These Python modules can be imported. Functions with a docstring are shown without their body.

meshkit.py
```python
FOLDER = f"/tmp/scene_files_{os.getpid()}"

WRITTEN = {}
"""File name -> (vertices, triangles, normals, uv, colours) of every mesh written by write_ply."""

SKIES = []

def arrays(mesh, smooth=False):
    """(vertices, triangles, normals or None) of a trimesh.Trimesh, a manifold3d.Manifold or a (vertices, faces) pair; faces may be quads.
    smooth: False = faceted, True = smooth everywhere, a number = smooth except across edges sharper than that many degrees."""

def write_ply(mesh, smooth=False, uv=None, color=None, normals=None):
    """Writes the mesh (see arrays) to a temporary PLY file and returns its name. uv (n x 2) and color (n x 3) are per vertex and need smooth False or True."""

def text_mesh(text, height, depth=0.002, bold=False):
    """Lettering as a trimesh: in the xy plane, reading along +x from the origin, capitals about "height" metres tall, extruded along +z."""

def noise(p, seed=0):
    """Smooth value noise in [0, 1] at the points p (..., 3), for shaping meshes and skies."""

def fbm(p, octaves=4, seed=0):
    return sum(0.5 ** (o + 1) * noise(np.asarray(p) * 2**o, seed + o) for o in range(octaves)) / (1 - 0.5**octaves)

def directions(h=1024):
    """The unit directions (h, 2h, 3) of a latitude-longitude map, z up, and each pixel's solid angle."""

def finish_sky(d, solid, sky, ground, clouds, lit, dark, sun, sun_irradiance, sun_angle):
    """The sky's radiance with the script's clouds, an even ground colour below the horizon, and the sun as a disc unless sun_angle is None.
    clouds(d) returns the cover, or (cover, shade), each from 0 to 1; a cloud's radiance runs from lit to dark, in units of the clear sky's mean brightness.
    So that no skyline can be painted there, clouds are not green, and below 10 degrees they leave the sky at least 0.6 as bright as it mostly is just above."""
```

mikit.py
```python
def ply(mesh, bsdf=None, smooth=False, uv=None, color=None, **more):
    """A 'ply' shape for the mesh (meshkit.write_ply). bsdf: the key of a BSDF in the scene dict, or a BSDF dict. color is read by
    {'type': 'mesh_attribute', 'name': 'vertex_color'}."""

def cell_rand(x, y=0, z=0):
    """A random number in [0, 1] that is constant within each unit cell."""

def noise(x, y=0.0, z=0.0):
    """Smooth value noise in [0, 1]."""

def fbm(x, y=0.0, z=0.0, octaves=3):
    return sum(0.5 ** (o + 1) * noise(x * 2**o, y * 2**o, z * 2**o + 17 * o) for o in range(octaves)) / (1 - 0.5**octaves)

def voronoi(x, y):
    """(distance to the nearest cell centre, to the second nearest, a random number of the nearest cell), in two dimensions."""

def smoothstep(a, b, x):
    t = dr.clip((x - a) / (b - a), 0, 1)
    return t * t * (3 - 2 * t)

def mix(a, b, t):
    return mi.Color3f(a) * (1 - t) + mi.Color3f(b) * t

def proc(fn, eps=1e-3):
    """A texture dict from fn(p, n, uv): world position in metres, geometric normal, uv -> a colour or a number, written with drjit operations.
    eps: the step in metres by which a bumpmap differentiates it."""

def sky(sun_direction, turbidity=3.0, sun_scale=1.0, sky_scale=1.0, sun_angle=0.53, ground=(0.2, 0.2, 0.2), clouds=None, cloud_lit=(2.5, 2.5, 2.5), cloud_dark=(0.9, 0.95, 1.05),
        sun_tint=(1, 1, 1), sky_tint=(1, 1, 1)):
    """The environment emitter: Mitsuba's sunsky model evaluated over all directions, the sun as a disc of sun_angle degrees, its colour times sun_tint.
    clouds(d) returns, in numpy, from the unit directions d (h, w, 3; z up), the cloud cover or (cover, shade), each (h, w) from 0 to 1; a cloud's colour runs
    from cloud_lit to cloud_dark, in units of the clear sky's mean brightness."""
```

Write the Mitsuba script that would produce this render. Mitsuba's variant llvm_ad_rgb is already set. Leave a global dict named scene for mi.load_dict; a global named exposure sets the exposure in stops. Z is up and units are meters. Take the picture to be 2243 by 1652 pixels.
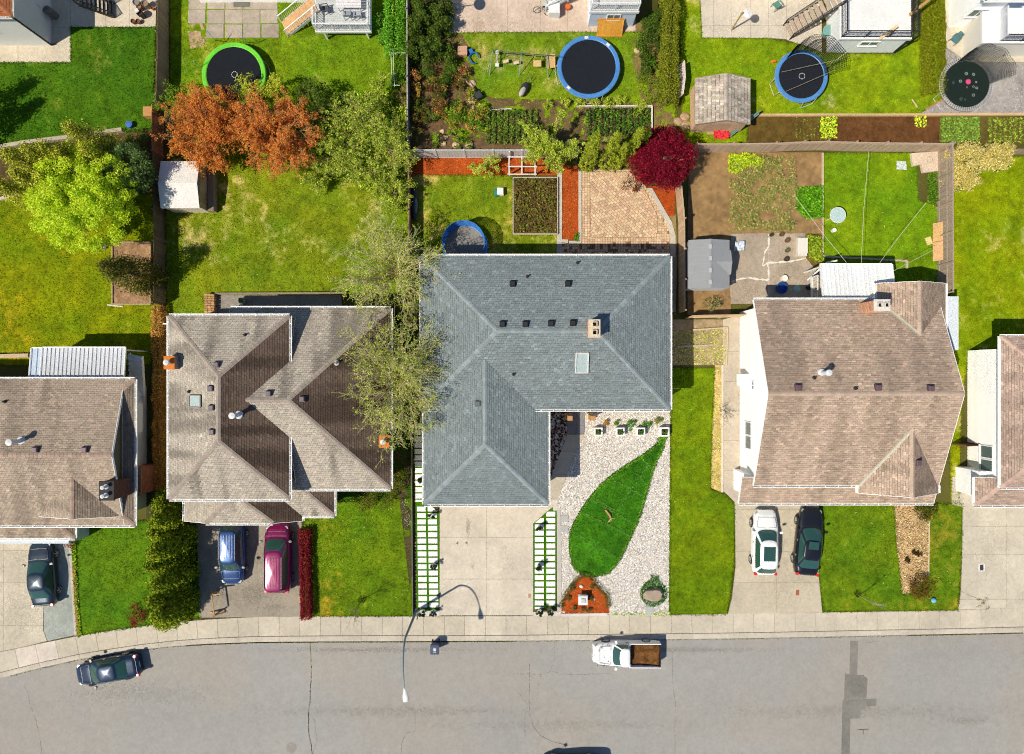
import math, random
import numpy as np, trimesh, mitsuba as mi, drjit as dr, mikit, meshkit, shapely
from shapely.geometry import Polygon, LineString, Point
from scipy.spatial import Delaunay

# ------------------------------------------------------------------ camera, sky, exposure
CH = 53.0                                   # flying height of the drone (m)
S = 28.04                                   # the survey sheet's units per metre on the ground
W2, H2 = 1121.5, 826.0                      # the sheet's centre: the point right below the drone
T4 = mi.ScalarTransform4f
scene = {'type': 'scene', 'camera': {'type': 'perspective', 'fov_axis': 'x', 'fov': 2 * math.degrees(math.atan(W2 / S / CH)), 'near_clip': 1.0, 'far_clip': 300.0,
                    'to_world': T4().look_at(origin=[0, 0, CH], target=[0, 0, 0], up=[0, 1, 0])}}
scene['sky'] = mikit.sky((-0.86, -0.51, 1.42), turbidity=3, sun_tint=(0.92, 1.03, 1.13), sky_scale=0.75)
exposure = 1.9
labels = {}
rng = np.random.default_rng(7)
R = random.Random(7)

# ------------------------------------------------------------------ helpers
def lin(c):
    c = np.asarray(c, float) / 255.0
    return np.where(c <= 0.04045, c / 12.92, ((c + 0.055) / 1.055) ** 2.4)
def C(r, g, b, k=0.74): return lin((r, g, b)) * k          # colour as it looks in full sun -> base colour
def P(x, y, h=0.0):                                        # survey sheet position of a point at height h -> metres
    k = (1 - h / CH) / S
    return np.array([(x - W2) * k, (H2 - y) * k, h])
def PX(x, h=0.0): return (x - W2) * (1 - h / CH) / S
def PY(y, h=0.0): return (H2 - y) * (1 - h / CH) / S
def poly(pts, h=0.0): return Polygon([P(x, y, h)[:2] for x, y in pts]).buffer(0)
used = {}
def numbered(full):
    n = used.get(full, -1) + 1
    used[full] = n
    return full if n == 0 else f'{full}_{n:03d}'
def thing(name, label, cat, group=None):
    k = numbered(name)
    labels[k] = {'label': label, 'category': cat}
    if group: labels[k]['group'] = group
    return k
def nkey(name, parent): return numbered(name if parent is None else parent + '__' + name)

def vcb(rough, spec=0.3, **kw):
    return {'type': 'twosided', 'b': {'type': 'principled', 'base_color': {'type': 'mesh_attribute', 'name': 'vertex_color'}, 'roughness': rough, 'specular': spec, **kw}}
scene['matte'] = vcb(0.95, 0.1)
scene['satin'] = vcb(0.5, 0.4)
scene['gloss'] = vcb(0.22, 0.5)
scene['leaf'] = {'type': 'principledthin', 'base_color': {'type': 'mesh_attribute', 'name': 'vertex_color'}, 'roughness': 0.6, 'spec_trans': 0.0, 'diff_trans': 0.9, 'eta': 1.3}
def grain_fn(p, n, uv):
    u, v = uv.x, uv.y
    fu, fv = dr.floor(u), dr.floor(v)
    col = mi.Color3f(fu * 0.001, u - fu, v - fv)
    a = mikit.fbm(p.x * 0.7, p.y * 0.7, p.z * 0.7, 3) - 0.5
    b = mikit.fbm(p.x * 6, p.y * 6, p.z * 6, 2) - 0.5
    c = mikit.noise(p.x * 31, p.y * 31, p.z * 31) - 0.5
    return col * dr.maximum(0.15, 1 + fv * 0.1 * (a * 1.0 + b * 0.8 + c * 0.7))
scene['grain'] = {'type': 'twosided', 'b': {'type': 'principled', 'base_color': mikit.proc(grain_fn), 'roughness': 0.9, 'specular': 0.2}}
scene['car_glass'] = {'type': 'principled', 'base_color': {'type': 'rgb', 'value': [0.018, 0.062, 0.05]}, 'roughness': 0.06, 'specular': 0.7, 'clearcoat': 1.0, 'clearcoat_gloss': 0.95}
scene['window_glass'] = {'type': 'principled', 'base_color': {'type': 'rgb', 'value': [0.09, 0.13, 0.13]}, 'roughness': 0.08, 'specular': 0.6}
scene['tyre'] = {'type': 'principled', 'base_color': {'type': 'rgb', 'value': [0.02, 0.02, 0.022]}, 'roughness': 0.85}
scene['rim_metal'] = {'type': 'principled', 'base_color': {'type': 'rgb', 'value': [0.6, 0.6, 0.62]}, 'roughness': 0.3, 'metallic': 0.7}
scene['lamp_red'] = {'type': 'principled', 'base_color': {'type': 'rgb', 'value': [0.55, 0.015, 0.015]}, 'roughness': 0.15, 'clearcoat': 1.0}
scene['lamp_clear'] = {'type': 'principled', 'base_color': {'type': 'rgb', 'value': [0.3, 0.32, 0.34]}, 'roughness': 0.12, 'metallic': 0.2, 'clearcoat': 1.0}

class MB:
    """collects pieces, each with a colour, into one mesh"""
    def __init__(s, strength=3): s.v, s.f, s.c, s.n, s.k = [], [], [], 0, strength
    def add(s, V, F, c):
        V, F, c = np.asarray(V, float), np.asarray(F, int), np.asarray(c, float)
        if F.shape[1] == 4: F = np.vstack([F[:, [0, 1, 2]], F[:, [0, 2, 3]]])
        if c.ndim == 1: c = np.broadcast_to(c, (len(V), 3))
        s.v.append(V); s.f.append(F + s.n); s.c.append(c); s.n += len(V)
        return s
    def tm(s, m, c): return s.add(m.vertices, m.faces, c)
    def quad(s, a, b, c, d, col): return s.add([a, b, c, d], [[0, 1, 2], [0, 2, 3]], col)
    def hexa(s, B, T, col):          # four bottom, four top corners, both counter-clockwise
        return s.add(np.vstack([B, T]), [[3, 2, 1, 0], [4, 5, 6, 7], [0, 1, 5, 4], [1, 2, 6, 5], [2, 3, 7, 6], [3, 0, 4, 7]], col)
    def box(s, c, size, col, rz=0.0, ch=0.0):
        hx, hy, hz = np.asarray(size, float) / 2
        q = np.array([[-hx, -hy], [hx, -hy], [hx, hy], [-hx, hy]])
        r = np.array([[math.cos(rz), math.sin(rz)], [-math.sin(rz), math.cos(rz)]])
        def ring(sc, z): return np.column_stack([(q * sc) @ r + np.asarray(c)[:2], np.full(4, c[2] + z)])
        if ch <= 0: return s.hexa(ring(1, -hz), ring(1, hz), col)
        sc = np.array([(hx - ch) / hx, (hy - ch) / hy])
        V = np.vstack([ring(1, -hz), ring(1, hz - ch), ring(sc, hz)])
        F = [[3, 2, 1, 0], [8, 9, 10, 11]] + [[4 * l + i, 4 * l + (i + 1) % 4, 4 * l + 4 + (i + 1) % 4, 4 * l + 4 + i] for l in (0, 1) for i in range(4)]
        return s.add(V, F, col)
    def beam(s, p, q, w, h, col, up=(0, 0, 1)):
        p, q, up = (np.asarray(a, float) for a in (p, q, up))
        d = q - p; L = np.linalg.norm(d)
        if L < 1e-6: return s
        d /= L; a = np.cross(up, d)
        if np.linalg.norm(a) < 1e-3: a = np.cross([1.0, 0, 0], d)
        a /= np.linalg.norm(a); b = np.cross(d, a)
        def ring(o): return np.array([o - a * w / 2 - b * h / 2, o + a * w / 2 - b * h / 2, o + a * w / 2 + b * h / 2, o - a * w / 2 + b * h / 2])
        return s.hexa(ring(p), ring(q), col)
    def tube(s, pts, rad, n, col, cap=True):
        pts = np.asarray(pts, float); m = len(pts)
        rad = np.broadcast_to(rad, m)
        t = np.gradient(pts, axis=0); t /= np.maximum(np.linalg.norm(t, axis=1, keepdims=True), 1e-9)
        ref = np.array([0.0, 0, 1]) if abs(t[:, 2]).mean() < 0.8 else np.array([1.0, 0, 0])
        a = np.cross(t, ref); a /= np.maximum(np.linalg.norm(a, axis=1, keepdims=True), 1e-9); b = np.cross(a, t)
        th = np.arange(n) / n * 2 * np.pi
        V = (pts[:, None] + rad[:, None, None] * (np.cos(th)[None, :, None] * a[:, None] + np.sin(th)[None, :, None] * b[:, None])).reshape(-1, 3)
        F = [[i * n + j, i * n + (j + 1) % n, (i + 1) * n + (j + 1) % n, (i + 1) * n + j] for i in range(m - 1) for j in range(n)]
        s.add(V, F, col)
        if cap:
            s.add(V[-n:], [[0, i, i + 1] for i in range(1, n - 1)], col if np.ndim(col) == 1 else col[0])
            s.add(V[:n], [[0, i + 1, i] for i in range(1, n - 1)], col if np.ndim(col) == 1 else col[0])
        return s
    def lathe(s, c, prof, n, col, rz=0):       # prof: (radius, z) from bottom to top
        th = np.arange(n) / n * 2 * np.pi + rz
        V = np.vstack([np.column_stack([c[0] + r * np.cos(th), c[1] + r * np.sin(th), np.full(n, c[2] + z)]) for r, z in prof])
        F = [[i * n + j, i * n + (j + 1) % n, (i + 1) * n + (j + 1) % n, (i + 1) * n + j] for i in range(len(prof) - 1) for j in range(n)]
        return s.add(V, F, col)
    def prism(s, pg, z0, z1, col):
        for g in getattr(pg, 'geoms', [pg]):
            if g.geom_type != 'Polygon' or g.area < 1e-4: continue
            m = trimesh.creation.extrude_polygon(g, z1 - z0, engine='earcut'); m.apply_translation([0, 0, z0]); s.tm(m, col)
        return s
    def build(s, name, mat='matte', parent=None, kind=None, label=None, smooth=False, cat=None, group=None):
        if not s.v: return None
        k = nkey(name, parent)
        V, F, c = np.vstack(s.v), np.vstack(s.f), np.vstack(s.c)
        if mat == 'grain':
            q = np.clip(c, 0.006, 0.985)
            uv = np.column_stack([np.floor(q[:, 0] * 1000) + q[:, 1], s.k + q[:, 2]])
            scene[k] = mikit.ply((V, F), mat, smooth=smooth, uv=uv)
        else:
            scene[k] = mikit.ply((V, F), mat, smooth=smooth, color=np.clip(c, 0, 1))
        if kind or label or cat or group:
            labels.setdefault(k, {}).update({a: b for a, b in (('kind', kind), ('label', label), ('category', cat), ('group', group)) if b})
        return k

def solid(name, mesh, mat, parent=None, smooth=30, label=None):
    k = nkey(name, parent); scene[k] = mikit.ply(mesh, mat, smooth=smooth)
    if label: labels[k] = {'label': label}
    return k
def jit(col, a=0.1, hue=0.03):
    col = np.asarray(col, float)
    return np.clip(col * (1 + R.uniform(-a, a)) * (1 + np.array([R.uniform(-hue, hue) for _ in range(3)])), 0, 0.95)
def fb(p, sc, oct=3, seed=0):
    p = np.asarray(p, float)
    q = np.column_stack([p[:, 0] * sc + 500, p[:, 1] * sc + 500, np.zeros(len(p))])
    return meshkit.fbm(q, oct, seed)

# ------------------------------------------------------------------ ground sheets and grass
def gridmesh(pg, cell):
    V, F, n = [], [], 0
    for g in getattr(pg, 'geoms', [pg]):
        if g.geom_type != 'Polygon' or g.area < 1e-3: continue
        g = g.simplify(0.005)
        pts = []
        for ring in [g.exterior, *g.interiors]:
            m = max(4, int(ring.length / cell)); pts += [ring.interpolate(t * ring.length / m).coords[0] for t in range(m)] + list(ring.coords[:-1])
        x0, y0, x1, y1 = g.bounds
        gx, gy = np.meshgrid(np.arange(x0, x1, cell), np.arange(y0, y1, cell))
        q = np.column_stack([gx.ravel(), gy.ravel()]); q = q + rng.uniform(-0.25, 0.25, q.shape) * cell
        inn = g.buffer(-cell * 0.4)
        if not inn.is_empty: q = q[shapely.contains_xy(inn, q[:, 0], q[:, 1])]
        else: q = q[:0]
        pts = np.unique(np.round(np.vstack([np.array(pts), q]), 4), axis=0)
        t = Delaunay(pts).simplices
        c = pts[t].mean(1)
        t = t[shapely.contains_xy(g, c[:, 0], c[:, 1])]
        a = pts[t]
        area = (a[:, 1, 0] - a[:, 0, 0]) * (a[:, 2, 1] - a[:, 0, 1]) - (a[:, 1, 1] - a[:, 0, 1]) * (a[:, 2, 0] - a[:, 0, 0])
        t = t[np.abs(area) > 1e-7]; area = area[np.abs(area) > 1e-7]
        t[area < 0] = t[area < 0][:, [0, 2, 1]]
        V.append(pts); F.append(t + n); n += len(pts)
    return np.vstack(V), np.vstack(F)
def sheet(name, pg, z, colfn, cell=0.15, amp=0.0, parent=None, kind='structure', label=None, mat='matte', smooth=True, seed=0):
    xy, F = gridmesh(pg, cell)
    h = z + (amp * (fb(xy, 2.2, 3, seed) - 0.5) * 2 if amp else 0) * np.ones(len(xy))
    k = nkey(name, parent)
    scene[k] = mikit.ply((np.column_stack([xy, h]), F), mat, smooth=smooth, color=np.clip(colfn(xy), 0, 1))
    labels[k] = {a: b for a, b in (('kind', kind), ('label', label)) if b}
    return k
def scatter(pg, n):
    out, tot = [], pg.area
    x0, y0, x1, y1 = pg.bounds
    m = int(n * (x1 - x0) * (y1 - y0) / max(tot, 1e-6)) + 4
    q = np.column_stack([rng.uniform(x0, x1, m), rng.uniform(y0, y1, m)])
    return q[shapely.contains_xy(pg, q[:, 0], q[:, 1])]
def soil_col(base, var=0.35, sc=1.5, seed=3):
    base = np.asarray(base)
    def f(xy):
        t = fb(xy, sc, 4, seed) - 0.5; u = fb(xy, sc * 9, 2, seed + 1) - 0.5
        return base[None] * (1 + var * 2 * t[:, None] + var * 2.2 * u[:, None])
    return f
def grass_col(green, dry, dryness, seed):
    green, dry = np.asarray(green), np.asarray(dry)
    def f(xy):
        a = fb(xy, 0.28, 4, seed); b = fb(xy, 1.3, 3, seed + 5); c = fb(xy, 5.0, 2, seed + 9)
        t = np.clip((a * 0.6 + b * 0.35 + c * 0.3 - 0.74 + dryness) * 4.6, 0, 1)[:, None]
        e = fb(xy, 0.5, 3, seed + 20)[:, None] - 0.5
        return (green * (1 - t) + dry * t) * (0.34 + 0.62 * b + 0.70 * c)[:, None] * (1 + e * np.array([0.7, 0.25, 0.0]))
    return f
def blades(mb, q, z, col, hgt, lean, wid):
    n = len(q)
    th, ph = rng.uniform(0, 2 * np.pi, n), rng.uniform(0, 2 * np.pi, n)
    hh, ll = hgt * rng.uniform(0.5, 1.3, n), lean * rng.uniform(0.3, 1.3, n)
    w = wid * rng.uniform(0.6, 1.3, n)
    base = np.column_stack([q, np.full(n, z)])
    d = np.column_stack([np.cos(ph), np.sin(ph), np.zeros(n)]); e = np.column_stack([-np.sin(ph), np.cos(ph), np.zeros(n)])
    tip = base + d * ll[:, None] + np.column_stack([np.zeros(n), np.zeros(n), hh])
    V = np.stack([base - e * w[:, None] / 2, base + e * w[:, None] / 2, tip], 1).reshape(-1, 3)
    mb.add(V, np.arange(3 * n).reshape(-1, 3), np.repeat(col, 3, 0))
def lawn(pg, green, dry, dryness, seed, label, dens=130, hgt=0.07, holes=None, flowers=0, z=0.012, strength=0.45, tone=None):
    f0 = grass_col(green, dry, dryness, seed)
    f = f0 if tone is None else (lambda xy: f0(xy) * tone(xy)[:, None])
    k = sheet('lawn', pg, z, f, 0.16, 0.012, seed=seed)
    g = pg if holes is None else pg.difference(holes)
    q = scatter(g, dens * g.area)
    col = f(q) * (1 + rng.uniform(-strength, strength, (len(q), 1))) * (1 + rng.uniform(-0.08, 0.08, (len(q), 3)))
    mb = MB(); blades(mb, q, z, col * 1.08, hgt, 0.06, 0.06)
    q = scatter(pg.boundary.buffer(0.10).intersection(pg.buffer(0.07)), 1.6 * dens * pg.boundary.buffer(0.10).area)
    if holes is not None and len(q): q = q[~shapely.contains_xy(holes, q[:, 0], q[:, 1])]
    blades(mb, q, z, f(q) * rng.uniform(0.55, 1.05, (len(q), 1)), 0.1, 0.08, 0.06)
    if flowers:
        q = scatter(g, flowers)
        blades(mb, q, z + 0.05, np.tile(C(235, 230, 140), (len(q), 1)), 0.02, 0.07, 0.07)
    mb.build('grass', 'matte', None, 'stuff', label, cat='grass')
    return k
def tufts(name, pg, n, hgt, wid, cols, label, z=0.02, cat='plants', lean=0.08, parent=None):
    q = scatter(pg, n); mb = MB()
    pal = np.array(cols)
    blades(mb, q, z, pal[rng.integers(0, len(pal), len(q))] * rng.uniform(0.7, 1.25, (len(q), 1)), hgt, lean, wid)
    return mb.build(name, 'matte', parent, 'stuff', label, cat=cat)
_oct = np.array([[1, 0, 0], [0, 1, 0], [-1, 0, 0], [0, -1, 0], [0, 0, 1.0]])
_octF = np.array([[0, 1, 4], [1, 2, 4], [2, 3, 4], [3, 0, 4]])
def stones(mb, q, z, size, cols, flat=0.6, var=0.45):
    n = len(q); pal = np.array(cols)
    th = rng.uniform(0, 2 * np.pi, n); s = size * rng.uniform(1 - var, 1 + var, n)
    V = _oct[None] * np.column_stack([s, s * rng.uniform(0.6, 1, n), s * flat])[:, None] + rng.uniform(-0.25, 0.25, (n, 5, 3)) * s[:, None, None] * 0.6
    V[:, :4, 2] = 0
    c, d = np.cos(th)[:, None], np.sin(th)[:, None]
    V = np.stack([V[..., 0] * c - V[..., 1] * d + q[:, :1], V[..., 0] * d + V[..., 1] * c + q[:, 1:2], V[..., 2] + z], -1)
    F = (_octF[None] + 5 * np.arange(n)[:, None, None]).reshape(-1, 3)
    col = pal[rng.integers(0, len(pal), n)] * rng.uniform(0.75, 1.2, (n, 1))
    mb.add(V.reshape(-1, 3), F, np.repeat(col, 5, 0))

# ------------------------------------------------------------------ foliage
def leaves(mb, pts, size, cols, up=1.5, asp=0.55, var=0.35, nrm=None):
    """one small folded leaf blade (two triangles) at each point"""
    n = len(pts); pal = np.array(cols)
    d = rng.normal(size=(n, 3)); d[:, 2] += up * np.sign(rng.uniform(-0.1, 1, n))
    if nrm is not None: d = d * 0.8 + nrm * 0.7
    d /= np.linalg.norm(d, axis=1, keepdims=True)
    a = np.cross(d, rng.normal(size=(n, 3))); a /= np.linalg.norm(a, axis=1, keepdims=True); b = np.cross(d, a)
    s = (size * rng.uniform(0.6, 1.4, n))[:, None]
    V = np.stack([pts - a * s, pts + b * s * asp - d * s * 0.15, pts + a * s, pts - b * s * asp - d * s * 0.15], 1).reshape(-1, 3)
    F = (np.array([[0, 1, 2], [0, 2, 3]])[None] + 4 * np.arange(n)[:, None, None]).reshape(-1, 3)
    col = pal[rng.integers(0, len(pal), n)] * (1 + rng.uniform(-var, var, (n, 1)))
    mb.add(V, F, np.repeat(col, 4, 0))
def clumps(center, rad, nc, per, cr, shell=0.55, flat=0.8, zmin=-0.5):
    """points of leaf clumps spread through an ellipsoid"""
    u = rng.normal(size=(nc * 3, 3)); u /= np.linalg.norm(u, axis=1, keepdims=True)
    u = u[u[:, 2] > zmin][:nc]
    r = (shell + (1 - shell) * rng.uniform(0, 1, (len(u), 1)) ** 0.7)
    c = np.asarray(center) + u * r * np.asarray(rad)
    s = cr * rng.uniform(0.6, 1.3, (len(c), 1, 1))
    d = rng.normal(size=(len(c), per, 3)); d /= np.linalg.norm(d, axis=2, keepdims=True)
    d *= rng.uniform(0.4, 1, (len(c), per, 1)); d[..., 2] *= flat
    return (c[:, None] + d * s).reshape(-1, 3), c
def limbs(mb, base, fork, targets, r0, col, tw=0.35):
    base, fork = np.asarray(base, float), np.asarray(fork, float)
    mb.tube([base, base * 0.5 + fork * 0.5 + np.array([R.uniform(-.05, .05), R.uniform(-.05, .05), 0]), fork], [r0, r0 * 0.8, r0 * 0.7], 7, col)
    for t in targets:
        m = fork * 0.45 + t * 0.55 + np.array([R.uniform(-1, 1), R.uniform(-1, 1), R.uniform(0, 1)]) * np.linalg.norm(t - fork) * 0.12
        mb.tube([fork, m, t], [r0 * 0.45, r0 * tw * 0.7, r0 * 0.08], 5, col)
def tree(name, label, cat, base, h, rad, cols, n=60, per=90, cr=0.45, size=0.075, bark=(0.16, 0.12, 0.09), group=None, off=(0, 0), shell=0.55, up=1.5, r0=0.12, nl=14, crown_h=None, flat=0.8, asp=0.55, zmin=-0.5, mat='leaf'):
    """base: sheet position of the foot of the trunk; rad: crown radii in metres; crown top at height h"""
    b = P(*base); k = thing(name, label, cat, group)
    cz = h - rad[2] if crown_h is None else crown_h
    ctr = b + np.array([off[0], off[1], cz])
    pts, cc = clumps(ctr, rad, n, per, cr, shell, flat, zmin)
    pts = pts[pts[:, 2] > 0.05]
    mb = MB(); limbs(mb, b, b + np.array([off[0] * 0.3, off[1] * 0.3, max(0.3, (cz - rad[2] * 0.7))]), cc[:nl], r0, np.array(bark)); mb.build('trunk', 'matte', k)
    mb = MB(); leaves(mb, pts, size, cols, up, asp); mb.build('crown', mat, k)
    return k
def shrub(name, label, x, y, r, h, cols, n=700, size=0.06, cat='shrub', group=None, stems=True):
    b = P(x, y); k = thing(name, label, cat, group)
    pts, cc = clumps(b + [0, 0, h * 0.5], (r, r, h * 0.5), max(6, n // 45), 45, 0.3 * r + 0.08, 0.45)
    pts = pts[pts[:, 2] > 0.03]
    if stems:
        mb = MB(); limbs(mb, b, b + [0, 0, h * 0.2], cc[:5], 0.035, np.array((0.13, 0.1, 0.07))); mb.build('stem', 'matte', k)
    mb = MB(); leaves(mb, pts, size, cols); mb.build('foliage', 'leaf', k)
    return k
def conifer(name, label, cat, base, h, r, cols, n=5000, size=0.08, group=None, power=0.8, lobes=7, spray=0.3, rough=1.0):
    """cone or column shaped evergreen made of drooping sprays; trunk inside"""
    b = P(*base); k = thing(name, label, cat, group)
    mb = MB(); mb.tube([b, b + [0, 0, h * 0.85]], [r * 0.14 + 0.03, 0.02], 6, (0.12, 0.08, 0.06)); mb.build('trunk', 'matte', k)
    m = n // 22
    z = rng.uniform(0.03, 1, m)
    prof = (1 - z) ** power * (0.75 + 0.25 * np.minimum(1, z * 8))
    th = rng.uniform(0, 2 * np.pi, m)
    lob = fb(np.column_stack([th * 1.1 + 7 * len(used), z * h * 1.3]), 1.0, 3, 5)
    rr = r * prof * (1 + rough * (1.05 * lob - 0.55)) * rng.uniform(1 - 0.3 * rough, 1.0 + 0.1 * rough, m)
    c = np.column_stack([rr * np.cos(th), rr * np.sin(th), z * h])
    d = np.column_stack([np.cos(th), np.sin(th), np.full(m, 0.35)])
    t = rng.uniform(-1, 0.5, (m, 22, 1))
    pts = c[:, None] + d[:, None] * t * spray + rng.normal(size=(m, 22, 3)) * 0.085 * (0.5 + r) * (0.3 + 0.7 * rough)
    mb = MB(); leaves(mb, (b + pts).reshape(-1, 3), size, cols, 1.3, 0.5, nrm=np.repeat(d, 22, 0) * 0.8); mb.build('foliage', 'leaf', k)
    return k
def hedge(name, label, pts, w, h, cols, per=260, size=0.06, cat='hedge', bump=0.18, twigs=None):
    """leafy band along a line on the ground"""
    k = thing(name, label, cat)
    pts = np.array([P(x, y)[:2] for x, y in pts]); ln = LineString(pts)
    n = int(per * ln.length)
    t = rng.uniform(0, ln.length, n)
    c = np.array([ln.interpolate(a).coords[0] for a in t]); e = np.array([ln.interpolate(min(a + 0.1, ln.length)).coords[0] for a in t]) - np.array([ln.interpolate(max(a - 0.1, 0)).coords[0] for a in t])
    e /= np.linalg.norm(e, axis=1, keepdims=True); nn = np.column_stack([-e[:, 1], e[:, 0]])
    ang = rng.uniform(-0.15, np.pi + 0.15, n)
    f = 1 + bump * 2 * (fb(np.column_stack([t, ang * 0.8]), 1.4, 3, len(used)) - 0.5)
    rr = f * rng.uniform(0.7, 1.05, n)
    cx = np.sign(np.cos(ang)) * np.abs(np.cos(ang)) ** 0.6 * w / 2 * rr
    cz = np.maximum(0.03, np.abs(np.sin(ang)) ** 0.6 * h * rr * np.sign(np.sin(ang) + 0.2))
    q = np.column_stack([c + nn * cx[:, None], cz]) + rng.normal(size=(n, 3)) * 0.04
    nr = np.column_stack([nn * np.cos(ang)[:, None], np.sin(ang)])
    mb = MB()
    for a in np.arange(0.3, ln.length, 0.6):
        o = np.array([*ln.interpolate(a).coords[0], 0]); mb.tube([o, o + [R.uniform(-.1, .1), R.uniform(-.1, .1), h * 0.75]], [0.03, 0.012], 5, (0.1, 0.075, 0.05))
    mb.build('stem', 'matte', k, 'stuff')
    mb = MB(); leaves(mb, q, size, cols, 1.2, nrm=nr * 0.8); mb.build('foliage', 'leaf', k)
    return k

# ------------------------------------------------------------------ roofs
def rroof(x0, x1, y0, y1, he, p, sides='NSEW', ph=None):
    """rectangular roof (metres, eave height he, pitch p): list of (polygon, plane); sides not named have no slope (gable or joined)"""
    pl = {}
    if 'N' in sides: pl['N'] = (0, -p, he + p * y1)
    if 'S' in sides: pl['S'] = (0, p, he - p * y0)
    if 'E' in sides: pl['E'] = (-(ph or p), 0, he + (ph or p) * x1)
    if 'W' in sides: pl['W'] = (ph or p, 0, he - (ph or p) * x0)
    out, big = [], 400
    for i, a in pl.items():
        g = shapely.box(x0, y0, x1, y1)
        for j, b in pl.items():
            if i != j: g = g.intersection(half(b[0] - a[0], b[1] - a[1], b[2] - a[2], big))
        if g.area > 0.05: out.append((g, a))
    return out
def rv(x0, x1, yt, yb, he, p, sides='NSEW', ph=None):       # the same from sheet positions of the eaves
    return rroof(PX(x0, he), PX(x1, he), PY(yb, he), PY(yt, he), he, p, sides, ph)
def half(a, b, c, big=400):                                  # the half plane a x + b y + c >= 0
    n = math.hypot(a, b)
    if n < 1e-9: return shapely.box(-big, -big, big, big) if c >= 0 else Polygon()
    nx, ny = a / n, b / n; o = np.array([-c / n * nx, -c / n * ny]); t = np.array([-ny, nx]) * big; m = np.array([nx, ny]) * big
    return Polygon([o - t, o + t, o + t + m, o - t + m])
def merge(*roofs):
    """upper envelope of several roofs"""
    faces = [(g, a, i) for i, r in enumerate(roofs) for g, a in r]
    out = []
    for g, a, i in faces:
        for h, b, j in faces:
            if j == i: continue
            d = (b[0] - a[0], b[1] - a[1], b[2] - a[2])
            if max(map(abs, d)) < 1e-9: cut = h if j > i else None
            else: cut = h.intersection(half(*d))
            if cut is not None and not cut.is_empty: g = g.difference(cut.buffer(1e-6))
        for q in getattr(g, 'geoms', [g]):
            if q.geom_type == 'Polygon' and q.area > 0.04: out.append((q.simplify(0.004), a))
    return out
def zat(pl, x, y): return pl[0] * x + pl[1] * y + pl[2]
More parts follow.
